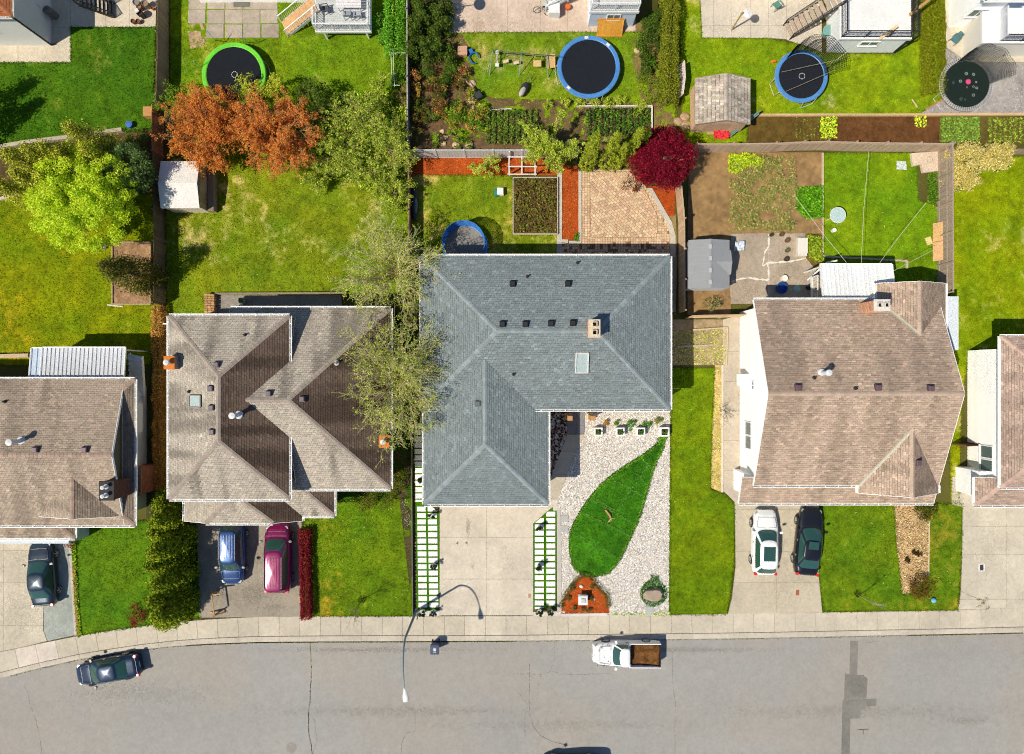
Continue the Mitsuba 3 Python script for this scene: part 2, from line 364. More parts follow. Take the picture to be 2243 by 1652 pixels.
def crossings(ring, v):
    a, b = ring[:-1], ring[1:]
    m = (a[:, 1] > v) != (b[:, 1] > v)
    a, b = a[m], b[m]
    return np.sort(a[:, 0] + (v - a[:, 1]) / (b[:, 1] - a[:, 1]) * (b[:, 0] - a[:, 0]))
def shingle(mb, pg, pl, colfn, expo=0.16, tab=0.30, th=0.02, band=(0.4, 0.75)):
    g = np.array(pl[:2]); s = np.linalg.norm(g); v = g / s; u = np.array([v[1], -v[0]])
    rings = [np.array(r.coords)[:, :2] for r in [pg.exterior, *pg.interiors]]
    rings = [np.column_stack([r @ u, r @ v]) for r in rings]
    v0, v1 = min(r[:, 1].min() for r in rings), max(r[:, 1].max() for r in rings)
    d = expo / math.hypot(1, s)
    cr = lambda t: np.sort(np.concatenate([crossings(r, t) for r in rings]))
    Q, M = [], []
    for k in range(int((v1 - v0) / d) + 1):
        a, b = v0 + k * d, min(v0 + (k + 1) * d, v1)
        if b - a < 0.01: continue
        xm = cr((a + b) / 2); xa, xb = cr(a + (b - a) * 0.03), cr(b - (b - a) * 0.03)
        if len(xa) != len(xm): xa = xm
        if len(xb) != len(xm): xb = xm
        off = (k * 0.37 + R.uniform(-0.06, 0.06)) % 1 * tab
        for i in range(0, len(xm) - 1, 2):
            lo, hi = min(xa[i], xb[i]), max(xa[i + 1], xb[i + 1])
            t = np.arange(math.floor((lo - off) / tab), math.ceil((hi - off) / tab) + 1) * tab + off
            for p, q in zip(t[:-1], t[1:]):
                e, f = min(max(p, xa[i]), xa[i + 1]), min(max(q, xa[i]), xa[i + 1])
                m, n = min(max(p, xb[i]), xb[i + 1]), min(max(q, xb[i]), xb[i + 1])
                if f - e < 0.012 and n - m < 0.012: continue
                Q.append((e + 0.006, f - 0.006, m + 0.006, n - 0.006, a - 0.004, b))
    Q = np.array(Q); n = len(Q)
    def pt(uu, vv, dz):
        xy = uu[:, None] * u + vv[:, None] * v
        return np.column_stack([xy, zat(pl, xy[:, 0], xy[:, 1]) + dz])
    lift = th * rng.uniform(0.75, 1.3, n)
    e, f, g0, h0, va, vb = Q.T
    m0, m1, vm = e + (g0 - e) * 0.76, f + (h0 - f) * 0.76, va + (vb - va) * 0.76
    V = np.stack([pt(e, va, lift), pt(f, va, lift), pt(m1, vm, lift * 0.3 + 0.003), pt(m0, vm, lift * 0.3 + 0.003), pt(m0, vm, lift * 0.3 + 0.003), pt(m1, vm, lift * 0.3 + 0.003), pt(h0, vb, 0.003), pt(g0, vb, 0.003), pt(e, va, -0.005), pt(f, va, -0.005)], 1)
    F = np.array([[0, 2, 1], [0, 3, 2], [4, 6, 5], [4, 7, 6], [8, 0, 1], [8, 1, 9], [0, 8, 3], [1, 2, 9]])
    col = colfn(V[:, :4].mean(1), np.array([v[0], v[1], s]))
    cc = np.repeat(col[:, None], 10, 1)
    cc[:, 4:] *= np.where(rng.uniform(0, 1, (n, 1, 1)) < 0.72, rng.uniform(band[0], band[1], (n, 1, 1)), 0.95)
    mb.add(V.reshape(-1, 3), (F[None] + 10 * np.arange(n)[:, None, None]).reshape(-1, 3), cc.reshape(-1, 3))
def gutter(mb, p, q, o, col):
    p, q, o = np.asarray(p), np.asarray(q), np.append(o, 0.0)
    z = np.array([0, 0, 1.0])
    mb.beam(p + o * 0.135 - z * 0.05, q + o * 0.135 - z * 0.05, 0.035, 0.12, col)
    mb.beam(p + o * 0.06 - z * 0.115, q + o * 0.06 - z * 0.115, 0.12, 0.02, np.array(col) * 0.35)  # channel floor coloured dark to stand for the shadow inside the gutter
    L = np.linalg.norm(q - p); n = max(1, int(L / 0.85))
    for i in range(n):
        c = p + (q - p) * (i + 0.5) / n
        mb.beam(c - z * 0.0, c + o * 0.15 - z * 0.0, 0.045, 0.015, col)
def roof(house, groups, colfn, cap, fascia=(0.7, 0.68, 0.65), expo=0.16, tab=0.30, gut=True, valley=None, soffit=(0.6, 0.58, 0.55), capvar=0.16, name='roof'):
    deck, sh, cp, gts, vas = MB(), MB(), MB(), [], []
    for faces in groups:
        for i, (g, pl) in enumerate(faces):
            vv, ff = trimesh.creation.triangulate_polygon(g, engine='earcut')
            n = len(vv); top = np.column_stack([vv, zat(pl, vv[:, 0], vv[:, 1]) - 0.012]); bot = top - [0, 0, 0.14]
            ff = np.array([f if np.linalg.det([vv[f[1]] - vv[f[0]], vv[f[2]] - vv[f[0]]]) > 0 else f[::-1] for f in ff])
            deck.add(top, ff, np.array(cap) * 0.4); deck.add(bot, ff[:, ::-1], soffit)
            shingle(sh, g, pl, colfn, expo, tab)
            cs = np.array(g.exterior.coords)[:, :2]
            if g.exterior.is_ccw: cs = cs[::-1]
            for a, b in zip(cs[:-1], cs[1:]):                   # clockwise: outside is on the left
                L = np.linalg.norm(b - a)
                if L < 0.05: continue
                t = (b - a) / L; o = np.array([-t[1], t[0]]); m = (a + b) / 2
                shared = any(j != i and Point(m + o * 0.02).within(h.buffer(0.01)) and abs(zat(p2, *m) - zat(pl, *m)) < 0.08 for j, (h, p2) in enumerate(faces))
                if shared: continue
                za, zb = zat(pl, *a), zat(pl, *b)
                A, B = np.array([*a, za]), np.array([*b, zb])
                level = abs(za - zb) < 0.03
                deck.beam(A + np.append(o * 0.012, -0.08), B + np.append(o * 0.012, -0.08), 0.024, 0.17 if level else 0.2, fascia)
                if level and gut and abs(zat(pl, *(m + o)) - za) > 0.02 and zat(pl, *(m + o)) < za:
                    gts.append(MB()); gutter(gts[-1], A, B, o, np.array(fascia) * 1.05)
            for j in range(i + 1, len(faces)):
                h, p2 = faces[j]
                s = g.buffer(0.012).intersection(h.buffer(0.012))
                if s.is_empty or s.area < 0.003: continue
                for q in getattr(s, 'geoms', [s]):
                    if q.geom_type != 'Polygon': continue
                    r = np.array(q.minimum_rotated_rectangle.exterior.coords)[:4, :2]
                    e = [np.linalg.norm(r[1] - r[0]), np.linalg.norm(r[2] - r[1])]
                    if max(e) < 0.3 or min(e) > 0.1: continue
                    if e[0] > e[1]: a, b = (r[0] + r[3]) / 2, (r[1] + r[2]) / 2
                    else: a, b = (r[0] + r[1]) / 2, (r[3] + r[2]) / 2
                    if abs(zat(pl, *a) - zat(p2, *a)) > 0.08 or abs(zat(pl, *b) - zat(p2, *b)) > 0.08: continue
                    L = np.linalg.norm(b - a); t = (b - a) / L; o = np.array([-t[1], t[0]])
                    if np.dot(o, np.array(g.centroid.coords[0]) - a) < 0: o = -o
                    m = (a + b) / 2 + o * 0.3
                    dz = zat(p2, *m) - zat(pl, *m)
                    if abs(dz) < 0.01: continue
                    convex = dz > 0
                    if not convex and valley is None: continue
                    n = max(1, int(L / (0.30 if convex else 1.2)))
                    if convex and zat(pl, *a) > zat(pl, *b): a, b = b, a
                    if not convex: vas.append(MB())
                    for k in range(n):
                        s0, s1 = a + (b - a) * (k / n), a + (b - a) * min(1, (k + 1.08) / n)
                        w = 0.16 if convex else 0.11
                        l0, l1 = (0.045, 0.028) if convex else (0.026, 0.026)
                        def pp(x, side, lift):
                            y = x + o * w * side
                            return np.array([*y, (zat(pl, *y) if side > 0 else zat(p2, *y)) + lift])
                        ctr0, ctr1 = np.array([*s0, zat(pl, *s0) + l0 + 0.01]), np.array([*s1, zat(pl, *s1) + l1 + 0.01])
                        col = jit(cap, capvar, 0.02) if convex else np.array(valley)
                        tgt = cp if convex else vas[-1]
                        e1, e2, f1, f2 = pp(s0, 1, l0), pp(s1, 1, l1), pp(s0, -1, l0), pp(s1, -1, l1)
                        tgt.add([e1, ctr0, f1, e2, ctr1, f2, e1 - [0, 0, .03], f1 - [0, 0, .03], ctr0 - [0, 0, .03]], [[0, 1, 4], [0, 4, 3], [1, 2, 5], [1, 5, 4], [6, 8, 1], [6, 1, 0], [8, 7, 2], [8, 2, 1]], col)
    rk = deck.build(name, 'satin', house)
    sh.build('shingle_courses', 'matte', rk, 'stuff')
    cp.build('ridge_caps', 'matte', rk, 'stuff')
    for va in vas: va.build('valley_flashing', 'satin', rk)
    for gt in gts: gt.build('gutter', 'satin', rk)
    return rk
def shingle_col(base, var=0.14, stain=0.0, pale=0.0, hue=0.02, seed=1, east_shade=1.0):
    base = np.asarray(base)
    def f(c, d):
        n = len(c)
        t = rng.uniform(-1, 1, (n, 1)); k = 1 + var * t * np.abs(t)
        k = k * (1 + 0.10 * (fb(c, 0.35, 3, seed)[:, None] - 0.5) * 2)
        # weather streaks that run down the slope
        w = np.column_stack([(c[:, 0] * d[1] - c[:, 1] * d[0]) * 1.1, (c[:, 0] * d[0] + c[:, 1] * d[1]) * 0.16])
        s = np.clip((fb(w, 1.0, 3, seed + 4) - 0.47) * 5, 0, 1)[:, None] * stain
        if d[0] < -0.5: k = k * east_shade                      # east slopes turned from the sun: shade put into the shingle colour
        col = base * k * (1 + rng.uniform(-hue, hue, (n, 3))) * (1 - s)
        if pale: 
            m = rng.uniform(0, 1, n) < pale
            col[m] *= 1.22
        return col
    return f
# ------------------------------------------------------------------ houses
WHITE, CREAM = C(252, 251, 249, 0.93), C(232, 222, 205)
def on_roof(groups, x, y):
    h, best = 5.0, None
    for _ in range(8):
        p = P(x, y, h); best = None
        for faces in groups:
            for g, pl in faces:
                if g.buffer(0.02).contains(Point(p[:2])):
                    z = zat(pl, *p[:2])
                    if best is None or z > best[0]: best = (z, pl)
        if best is None: return p, (0, 0, h)
        h = best[0]
    return np.array([*P(x, y, h)[:2], h]), best[1]
def box_vent(house, groups, x, y, col, s=0.36, h=0.16):
    p, pl = on_roof(groups, x, y); rz = math.atan2(pl[1], pl[0])
    mb = MB(); mb.box(p + [0, 0, 0.05], (s * 1.25, s * 1.25, 0.14), np.array(col) * 0.8, rz); mb.box(p + [0, 0, 0.08 + h / 2], (s, s, h), col, rz, 0.04)
    mb.build('roof_vent', 'satin', house)
def pipe_vent(house, groups, x, y, col=(0.03, 0.03, 0.035), r=0.055, h=0.32):
    p, pl = on_roof(groups, x, y)
    mb = MB(); mb.lathe(p, [(r * 2.4, -0.05), (r * 2.2, 0.05), (r, 0.12), (r, h), (r * 0.7, h), (r * 0.7, h - 0.05)], 10, col); mb.lathe(p, [(r * 0.7, h - 0.05), (0.001, h - 0.05)], 10, np.array(col) * 0.2)
    mb.build('vent_pipe', 'satin', house)
def flue(house, groups, x, y, h=0.9, r=0.13, p=None):
    if p is None: p, pl = on_roof(groups, x, y)
    mb = MB(); mb.lathe(p, [(r * 2.2, -0.06), (r * 2.0, 0.04), (r, 0.12), (r, h - 0.16), (r * 1.25, h - 0.15), (r * 1.3, h - 0.08), (r * 1.6, h - 0.06), (r * 1.55, h), (0.01, h + 0.05)], 14, C(225, 226, 228))
    mb.build('flue_pipe', 'satin', house)
def chimney(house, x0, x1, y0, y1, zb, zt, brick, mortar, crown, flues=2, along='y', top=0.0, parent_label=None):
    """brick stack in metres with single bricks as courses, a crown slab and flue tiles"""
    core = MB(); core.box(((x0 + x1) / 2, (y0 + y1) / 2, (zb + zt) / 2), (x1 - x0 - 0.02, y1 - y0 - 0.02, zt - zb), mortar); k = core.build('chimney', 'matte', house)
    mb = MB(); n = 0
    c = 0.085
    for i in range(int((zt - zb) / c)):
        z = zb + (i + 0.5) * c
        for (a, b, axis, side) in ((x0, x1, 0, y0), (x0, x1, 0, y1), (y0, y1, 1, x0), (y0, y1, 1, x1)):
            t = a - (0.12 if i % 2 else 0)
            while t < b - 0.03:
                s, e = max(a, t), min(b, t + 0.22)
                if e - s > 0.04:
                    m = (s + e) / 2
                    ctr = (m, side, z) if axis == 0 else (side, m, z)
                    mb.box(ctr, (e - s - 0.012, 0.03, c - 0.014) if axis == 0 else (0.03, e - s - 0.012, c - 0.014), jit(brick, 0.28, 0.08))
                t += 0.235
    mb.build('bricks', 'matte', k, 'stuff')
    mb = MB(); mb.box(((x0 + x1) / 2, (y0 + y1) / 2, zt + 0.05), (x1 - x0 + 0.14, y1 - y0 + 0.14, 0.1), crown, 0, 0.02); mb.build('crown_slab', 'matte', k)
    for i in range(flues):
        t = (i + 0.5) / flues
        cx, cy = ((x0 + x1) / 2, y0 + (y1 - y0) * t) if along == 'y' else (x0 + (x1 - x0) * t, (y0 + y1) / 2)
        mb = MB(); w = 0.3
        for dx, dy, sx, sy in ((-w / 2, 0, .05, w), (w / 2, 0, .05, w), (0, -w / 2, w, .05), (0, w / 2, w, .05)): mb.box((cx + dx, cy + dy, zt + 0.2), (sx + .001, sy, 0.2), crown)
        mb.box((cx, cy, zt + 0.115), (w - 0.06, w - 0.06, 0.03), (0.01, 0.01, 0.01)); mb.build('flue_tile', 'matte', k)
    return k
def skylight(house, groups, x0, x1, y0, y1, frame, glass='window_glass'):
    p, pl = on_roof(groups, (x0 + x1) / 2, (y0 + y1) / 2)
    w, l = (x1 - x0) / S * 0.88, (y1 - y0) / S * 0.88
    def q(dx, dy, dz): x, y = p[0] + dx, p[1] + dy; return np.array([x, y, zat(pl, x, y) + dz])
    mb = MB()
    for a, b in (((-1, -1), (1, -1)), ((1, -1), (1, 1)), ((1, 1), (-1, 1)), ((-1, 1), (-1, -1))):
        mb.beam(q(a[0] * w / 2, a[1] * l / 2, 0.07), q(b[0] * w / 2, b[1] * l / 2, 0.07), 0.08, 0.2, frame)
    k = mb.build('skylight', 'satin', house)
    v = [q(-w / 2, -l / 2, 0.1), q(w / 2, -l / 2, 0.1), q(w / 2, l / 2, 0.1), q(-w / 2, l / 2, 0.1)]
    solid('pane', (np.array(v), np.array([[0, 1, 2, 3]])), 'skylight_glass', k, False)
scene['skylight_glass'] = {'type': 'twosided', 'b': {'type': 'principled', 'base_color': {'type': 'rgb', 'value': [0.34, 0.41, 0.41]}, 'roughness': 0.12, 'specular': 0.6}}
def walls(house, pg, z1, col, mat='grain', z0=-0.1):
    mb = MB(1); mb.prism(pg, z0, z1, col); return mb.build('wall', mat, house)
def siding(house, a, b, z0, z1, col, out=0.03):
    """lap boards along a wall face from a to b (metres); outside on the right hand going a to b"""
    mb = MB(); a, b = np.array([*a, 0.0]), np.array([*b, 0.0]); d = (b - a) / np.linalg.norm(b - a); o = np.array([d[1], -d[0], 0])
    n = int((z1 - z0) / 0.19)
    for i in range(n):
        z = z0 + i * 0.19
        mb.quad(a + o * (out + .012) + [0, 0, z], b + o * (out + .012) + [0, 0, z], b + o * out + [0, 0, z + .185], a + o * out + [0, 0, z + .185], jit(col, 0.03, 0.005))
        mb.quad(a + o * out + [0, 0, z], b + o * out + [0, 0, z], b + o * (out + .012) + [0, 0, z], a + o * (out + .012) + [0, 0, z], col)
    mb.build('siding', 'satin', house)
def window(house, c, d, w, h, n=2, frame=(0.75, 0.75, 0.74)):
    """c: centre of the window on the wall face; d: unit vector along the wall, outside on its right hand"""
    c, d = np.asarray(c, float), np.array([*d, 0.0]); o = np.array([d[1], -d[0], 0]); z = np.array([0, 0, 1.0])
    mb = MB(); c = c + o * 0.045
    for s in (-1, 1):
        mb.beam(c + d * s * w / 2 - z * h / 2, c + d * s * w / 2 + z * h / 2, 0.07, 0.08, frame, o); mb.beam(c - d * w / 2 + z * s * h / 2, c + d * w / 2 + z * s * h / 2, 0.08, 0.07, frame)
    for i in range(1, n): mb.beam(c + d * (i / n - .5) * w - z * h / 2, c + d * (i / n - .5) * w + z * h / 2, 0.05, 0.07, frame, o)
    mb.beam(c - d * (w / 2 + .06) - z * (h / 2 + .05) + o * .03, c + d * (w / 2 + .06) - z * (h / 2 + .05) + o * .03, 0.14, 0.05, frame)
    k = mb.build('window', 'satin', house)
    for i in range(n):
        a, b = c + d * (i / n - .5) * w, c + d * ((i + 1) / n - .5) * w
        solid('pane', (np.array([a - z * h / 2, b - z * h / 2, b + z * h / 2, a + z * h / 2]), np.array([[0, 1, 2, 3]])), 'window_glass', k, False)
def gable_wall(house, x, y0, y1, zb, ridge, p, col, axis='x', t=0.1):
    """triangle under a gable; axis 'x': the wall stands at x and runs from y0 to y1"""
    m = (y0 + y1) / 2; zt = [ridge - p * (m - y0) - 0.14, ridge - 0.14, ridge - p * (m - y0) - 0.14]
    pts = [(y0, zb), (y1, zb), (y1, max(zb + .02, zt[2])), (m, zt[1]), (y0, max(zb + .02, zt[0]))]
    g = Polygon(pts).buffer(0); m3 = trimesh.creation.extrude_polygon(g, t, engine='earcut'); v = m3.vertices
    m3.vertices = np.column_stack([x - t / 2 + v[:, 2], v[:, 0], v[:, 1]]) if axis == 'x' else np.column_stack([v[:, 0], x - t / 2 + v[:, 2], v[:, 1]])
    m3.fix_normals(); mb = MB(1); mb.tm(m3, col); mb.build('gable_wall', 'grain', house)
def rect(x0, x1, yt, yb, he, ins=0.45): return shapely.box(PX(x0, he) + ins, PY(yb, he) + ins, PX(x1, he) - ins, PY(yt, he) - ins)

# ---- the house in the middle: grey-blue hip roof with a front wing
FH = thing('house', 'house with smooth blue grey hip roof in the middle', 'house')
fm, fw = rv(922.5, 1467.5, 561, 897, 4.6, 0.36), rroof(PX(929, 4.26), PX(1200.5, 4.26), PY(1105, 4.26), PY(740, 4.26), 4.26, 0.36, 'ESW')
FG = [merge(fm, fw)]
roof(FH, FG, shingle_col(C(136, 146, 148), 0.15, 0.0, 0.08, 0.022, 11), C(152, 162, 165), WHITE, 0.165, 0.30, valley=C(58, 66, 70), soffit=CREAM, capvar=0.14)
walls(FH, shapely.union_all([rect(922.5, 1467.5, 561, 897, 4.6, 0.5), rect(929, 1200.5, 800, 1105, 4.26, 0.5)]), 4.35, CREAM)
for x, y in ((1123, 622), (1244, 622), (1101, 710), (1151, 710), (1207, 709), (1255, 708)): box_vent(FH, FG, x, y, (0.012, 0.013, 0.016), 0.34, 0.2)
box_vent(FH, FG, 1047, 884, (0.1, 0.115, 0.12), 0.32, 0.1)
for x, y in ((1155, 606), (1265, 576), (1125, 820)): pipe_vent(FH, FG, x, y)
p, _ = on_roof(FG, 1299, 722)
chimney(FH, p[0] - 0.36, p[0] + 0.30, p[1] - 0.55, p[1] + 0.55, p[2] - 0.6, p[2] + 1.0, C(205, 130, 95), C(205, 190, 170), C(222, 206, 180), 2, 'y')
skylight(FH, FG, 1261, 1288, 774, 817, C(225, 222, 218))
for x in (1243, 1291):
    mb = MB(); mb.box((*P(x, 912)[:2], 1.3), (0.36, 0.36, 2.6), C(200, 150, 95), 0, 0.02); mb.box((*P(x, 912)[:2], 0.35), (0.5, 0.5, 0.7), C(228, 210, 180), 0, 0.03); mb.build('porch_post', 'satin', FH)
def big_door(house, name, x, y, w, h, n, col, rows=4):
    mb = MB(); d = 0.05
    mb.box((x, y - d / 2, h / 2), (w, d, h), np.asarray(col) * 0.8); k = mb.build(name, 'satin', house)
    for i in range(rows):
        for j in range(n): mb = MB(); mb.box((x + (j + .5 - n / 2) * w / n, y - d - .012, (i + .5) * h / rows), (w / n - .08, .03, h / rows - .06), col, 0, .01); mb.build('door_panel', 'satin', k)
big_door(FH, 'garage_door', (PX(929, 4.26) + PX(1200, 4.26)) / 2, PY(1105, 4.26) + 0.5, 5.4, 2.5, 6, C(236, 228, 214))
yf = PY(897, 4.6) + 0.5
big_door(FH, 'front_door', PX(1265), yf, 1.1, 2.2, 2, C(120, 70, 44), 3)
for x in (1345, 1420): window(FH, (PX(x), yf, 1.9), (1, 0), 2.0, 1.3, 2)
for x in (960, 1060, 1180, 1300, 1400): window(FH, (PX(x), PY(561, 4.6) - 0.5, 2.6), (-1, 0), 1.5, 1.1, 2)

# ---- the house left of it: stained grey-brown hips
DH = thing('house', 'house with weathered grey brown hip roofs above the blue and magenta vehicles', 'house')
dW, dE = rv(370, 634, 692, 1093.5, 5.4, 0.42), rroof(PX(505, 3.75), PX(856, 3.75), PY(1071.5, 3.75), PY(675, 3.75), 3.75, 0.42, 'NES')
dg = rroof(PX(404, 3.0), PX(662, 3.0), PY(1141.5, 3.0), PY(1040, 3.0), 3.0, 0.38, 'EW')
gx = (PX(404, 3.0) + PX(662, 3.0)) / 2; y0 = PY(1141.5, 3.0); zr = 3.0 + 0.38 * (gx - PX(404, 3.0))
clip = (0, 0.42, 3.72 - 0.42 * y0)                                 # the clipped gable at the front
dgc = [(g.intersection(half(clip[0] - a[0], clip[1] - a[1], clip[2] - a[2])), a) for g, a in dg]
front = shapely.box(gx - 10, y0, gx + 10, y0 + 6)
fc = shapely.union_all([g for g, _ in dg])
for g, a in dg: fc = fc.difference(half(clip[0] - a[0], clip[1] - a[1], clip[2] - a[2]).intersection(g.buffer(1e-6)))
dg = dgc + [(fc, clip)]
de = rroof(PX(560, 3.0), PX(732, 3.0), PY(1130.5, 3.0), PY(1000, 3.0), 3.0, 0.38, 'SE')
DG = [merge(dW, dE), merge(dg, de)]
moss = C(118, 102, 90)
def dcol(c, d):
    base = np.where(np.full((len(c), 1), d[0] < -0.5), C(116, 98, 86)[None], C(194, 182, 167)[None])     # east slopes: mossy black stain plus shade away from the sun, both painted
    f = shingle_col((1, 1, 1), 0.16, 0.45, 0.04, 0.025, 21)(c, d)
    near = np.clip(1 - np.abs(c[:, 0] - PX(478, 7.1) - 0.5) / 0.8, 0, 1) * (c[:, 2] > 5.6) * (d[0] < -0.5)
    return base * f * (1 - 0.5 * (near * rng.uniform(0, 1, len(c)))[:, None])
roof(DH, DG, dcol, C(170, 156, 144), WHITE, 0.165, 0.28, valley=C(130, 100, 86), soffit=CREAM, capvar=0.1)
walls(DH, rect(370, 634, 692, 1093.5, 5.4, 0.5), 5.2, CREAM); walls(DH, rect(500, 856, 675, 1071.5, 3.75, 0.5), 3.6, CREAM)
walls(DH, shapely.union_all([rect(404, 662, 1000, 1135, 3.0, 0.5), rect(560, 732, 1000, 1130, 3.0, 0.5)]), 2.85, CREAM)
for x, y in ((476, 799), (463, 851), (465, 893), (466, 946), (590, 862), (663, 874)): box_vent(DH, DG, x, y, C(112, 98, 104), 0.34, 0.2)
pipe_vent(DH, DG, 537, 734); pipe_vent(DH, DG, 415, 858); pipe_vent(DH, DG, 737, 795, C(205, 200, 190), 0.09, 0.4)
flue(DH, DG, 522, 909, 1.1, 0.14)
for x, y, w in ((384, 795, 0.62), (846, 965, 0.6)):
    p, _ = on_roof(DG, x, y)
    mb = MB(1); mb.box(p + [0, 0, 0.25], (w * 1.15, w * 1.4, 1.1), C(150, 138, 130)); k = mb.build('chimney', 'grain', DH)
    mb = MB(2); mb.box(p + [0, 0, 0.83], (w * 1.22, w * 1.48, 0.06), C(222, 132, 62), 0, 0.02); mb.build('rusty_cap', 'grain', k, label='rusty orange metal chimney cap')
    mb = MB(); mb.lathe(p + [0, 0, 0.86], [(0.11, 0), (0.11, 0.35), (0.2, 0.36), (0.19, 0.46), (0.02, 0.52)], 14, C(232, 232, 235)); mb.build('flue_pipe', 'satin', k)
skylight(DH, DG, 413, 443, 866, 892, C(150, 140, 128))
window(DH, (PX(790, 0), PY(1071.5, 3.75) + 0.5, 1.6), (1, 0), 1.8, 1.1, 2)
big_door(DH, 'garage_door', PX(545), PY(1135, 3.0) + 0.5, 4.8, 2.3, 6, C(232, 224, 210))
for x in (440, 560): window(DH, (PX(x), PY(692, 5.4) - 0.5, 3.6), (-1, 0), 1.6, 1.1, 2)

# ---- the house at the left edge: brown roof with a gablet end
EH = thing('house', 'brown roofed house at the left edge with white ribbed patio cover behind it', 'house')
he = 3.9; ex0 = -44.0
eh = rroof(ex0, PX(295, he), PY(1151.6, he), PY(830.5, he), he, 0.3, 'NSE')
xg = -28.05
eg = rroof(ex0, xg, PY(1151.6, he), PY(830.5, he), he, 0.3, 'NS')
ed = rroof(PX(85, 4.1), PX(265, 4.1), -10.05, -5.5, 4.1, 0.3, 'EW')
EG = [merge(eh, eg, ed), rroof(ex0, PX(164, 2.6), PY(1179, 2.6), -9.9, 2.6, 0.3, 'SE')]
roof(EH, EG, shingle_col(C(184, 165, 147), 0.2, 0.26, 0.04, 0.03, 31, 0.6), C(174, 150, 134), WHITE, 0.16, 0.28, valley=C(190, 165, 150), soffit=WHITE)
yN, yS = PY(830.5, he), PY(1151.6, he)
gable_wall(EH, xg - 0.22, yS + 0.75, yN - 0.75, he - 0.1, he + 0.3 * (yN - yS) / 2, 0.3, C(120, 115, 90), 'x')
gable_wall(EH, -10.05 + 0.2, PX(85, 4.1) + 0.1, PX(265, 4.1) - 0.1, 3.9, 4.1 + 0.3 * (PX(265, 4.1) - PX(85, 4.1)) / 2, 0.3, C(200, 180, 160), 'y')
wx = PX(322)
walls(EH, shapely.box(ex0 + 0.6, yS + 0.6, wx - 0.04, yN - 0.6), he - 0.15, C(225, 230, 236)); siding(EH, (wx - 0.04, yN - 0.6), (wx - 0.04, yS + 0.6), 0.1, he - 0.2, C(225, 230, 238), 0.02)
walls(EH, shapely.box(ex0 + 0.6, -12.4, PX(160, 2.6) - 0.4, -9.6), 2.5, C(225, 230, 236))
mb = MB(); mb.box((wx + 0.3, PY(912), 2.2), (0.6, 2.2, 1.0), C(235, 238, 242), 0, 0.04); mb.build('bay_box', 'satin', EH)
for x, y in ((80, 985), (188, 985)): box_vent(EH, EG, x, y, C(112, 92, 100), 0.36, 0.2)
pipe_vent(EH, EG, 12, 880, (0.03, 0.025, 0.02), 0.06, 0.3); flue(EH, EG, 46, 966, 1.2, 0.15)
ck = chimney(EH, PX(349) - 0.95, PX(349), PY(1071), PY(1016), 0.0, 2.6, C(176, 112, 84), C(150, 135, 125), C(170, 140, 120), 0)
ck = chimney(EH, PX(349) - 0.95, PX(349) - 0.02, PY(1064), PY(1030), 2.62, 6.0, C(120, 84, 70), C(120, 110, 105), C(74, 70, 68), 0)
for dy in (-0.3, 0.3): flue(EH, EG, 0, 0, 0.5, 0.09, np.array([PX(349) - 0.5, PY(1047) + dy, 6.1]))


# ---- the house right of the middle: brown gable roof
GH = thing('house', 'white sided house with light brown gable roof behind the white and black cars', 'house')
he = 4.2; gx0, gx1, gyN, gyS = PX(1651, he), PX(2056, he), PY(657, he), PY(1063.5, he)
gm = rroof(gx0, gx1, gyS, gyN, he, 0.42, 'NS')
gn = rroof(PX(1920, he), PX(2071, he), gyN - 4, PY(621, he), he, 0.45, 'EW')
gfx0, gfx1 = PX(1880, he), PX(2055, he)
gf = rroof(gfx0, gfx1, -8.35, -1.5, he, 0.62, 'EW')
GG = [merge(gm, gn, gf), rroof(PX(1618, 2.9), PX(2045, 2.9), PY(1102.5, 2.9), -7.3, 2.9, 0.38, 'S')]
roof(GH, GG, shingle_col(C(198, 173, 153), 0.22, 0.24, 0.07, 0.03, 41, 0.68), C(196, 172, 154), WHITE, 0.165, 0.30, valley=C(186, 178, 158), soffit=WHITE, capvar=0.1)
wl = gx0 + 0.4
walls(GH, shapely.box(wl, gyS + 0.5, gx1 - 0.4, gyN - 0.5), he - 0.15, WHITE)
gable_wall(GH, wl + 0.06, gyS + 0.5, gyN - 0.5, he - 0.2, he + 0.42 * (gyN - gyS) / 2 , 0.42, WHITE, 'x'); gable_wall(GH, gx1 - 0.46, gyS + 0.5, gyN - 0.5, he - 0.2, he + 0.42 * (gyN - gyS) / 2, 0.42, WHITE, 'x')
siding(GH, (wl, gyN - 0.5), (wl, gyS + 0.5), 0.1, he - 0.1, WHITE, 0.012) if False else siding(GH, (wl, gyN - 0.5), (wl, gyS + 0.5), 0.1, he - 0.1, WHITE, 0.012)
walls(GH, shapely.box(PX(1920, he) + .4, gyN - 2, PX(2071, he) - .4, PY(621, he) - .4), he - 0.1, WHITE)
gable_wall(GH, PY(621, he) - 0.45, PX(1920, he) + .4, PX(2071, he) - .4, he - 0.2, he + 0.45 * (PX(2071, he) - PX(1920, he)) / 2, 0.45, WHITE, 'y')
gable_wall(GH, -8.35 + 0.25, gfx0 + .5, gfx1 - .5, 3.4, he + 0.62 * (gfx1 - gfx0) / 2, 0.62, C(200, 170, 150), 'y')
walls(GH, shapely.box(PX(1635, 2.9), PY(1095, 2.9) + 0.3, PX(2030, 2.9), -7.2), 2.75, WHITE)
mb = MB(1); mb.box((915 / S, PY(708, 2.4), 1.2), (1.35, 4.0, 2.4), C(225, 232, 240)); mb.build('side_bay', 'grain', GH)
for y, n in ((937, 1), (966, 1)): window(GH, (wl - 0.02, PY(y) + 0.1, 2.1), (0, -1), 0.95, 1.3, 1)
window(GH, (wl - 0.02, PY(843), 3.1), (0, -1), 0.6, 0.5, 2)
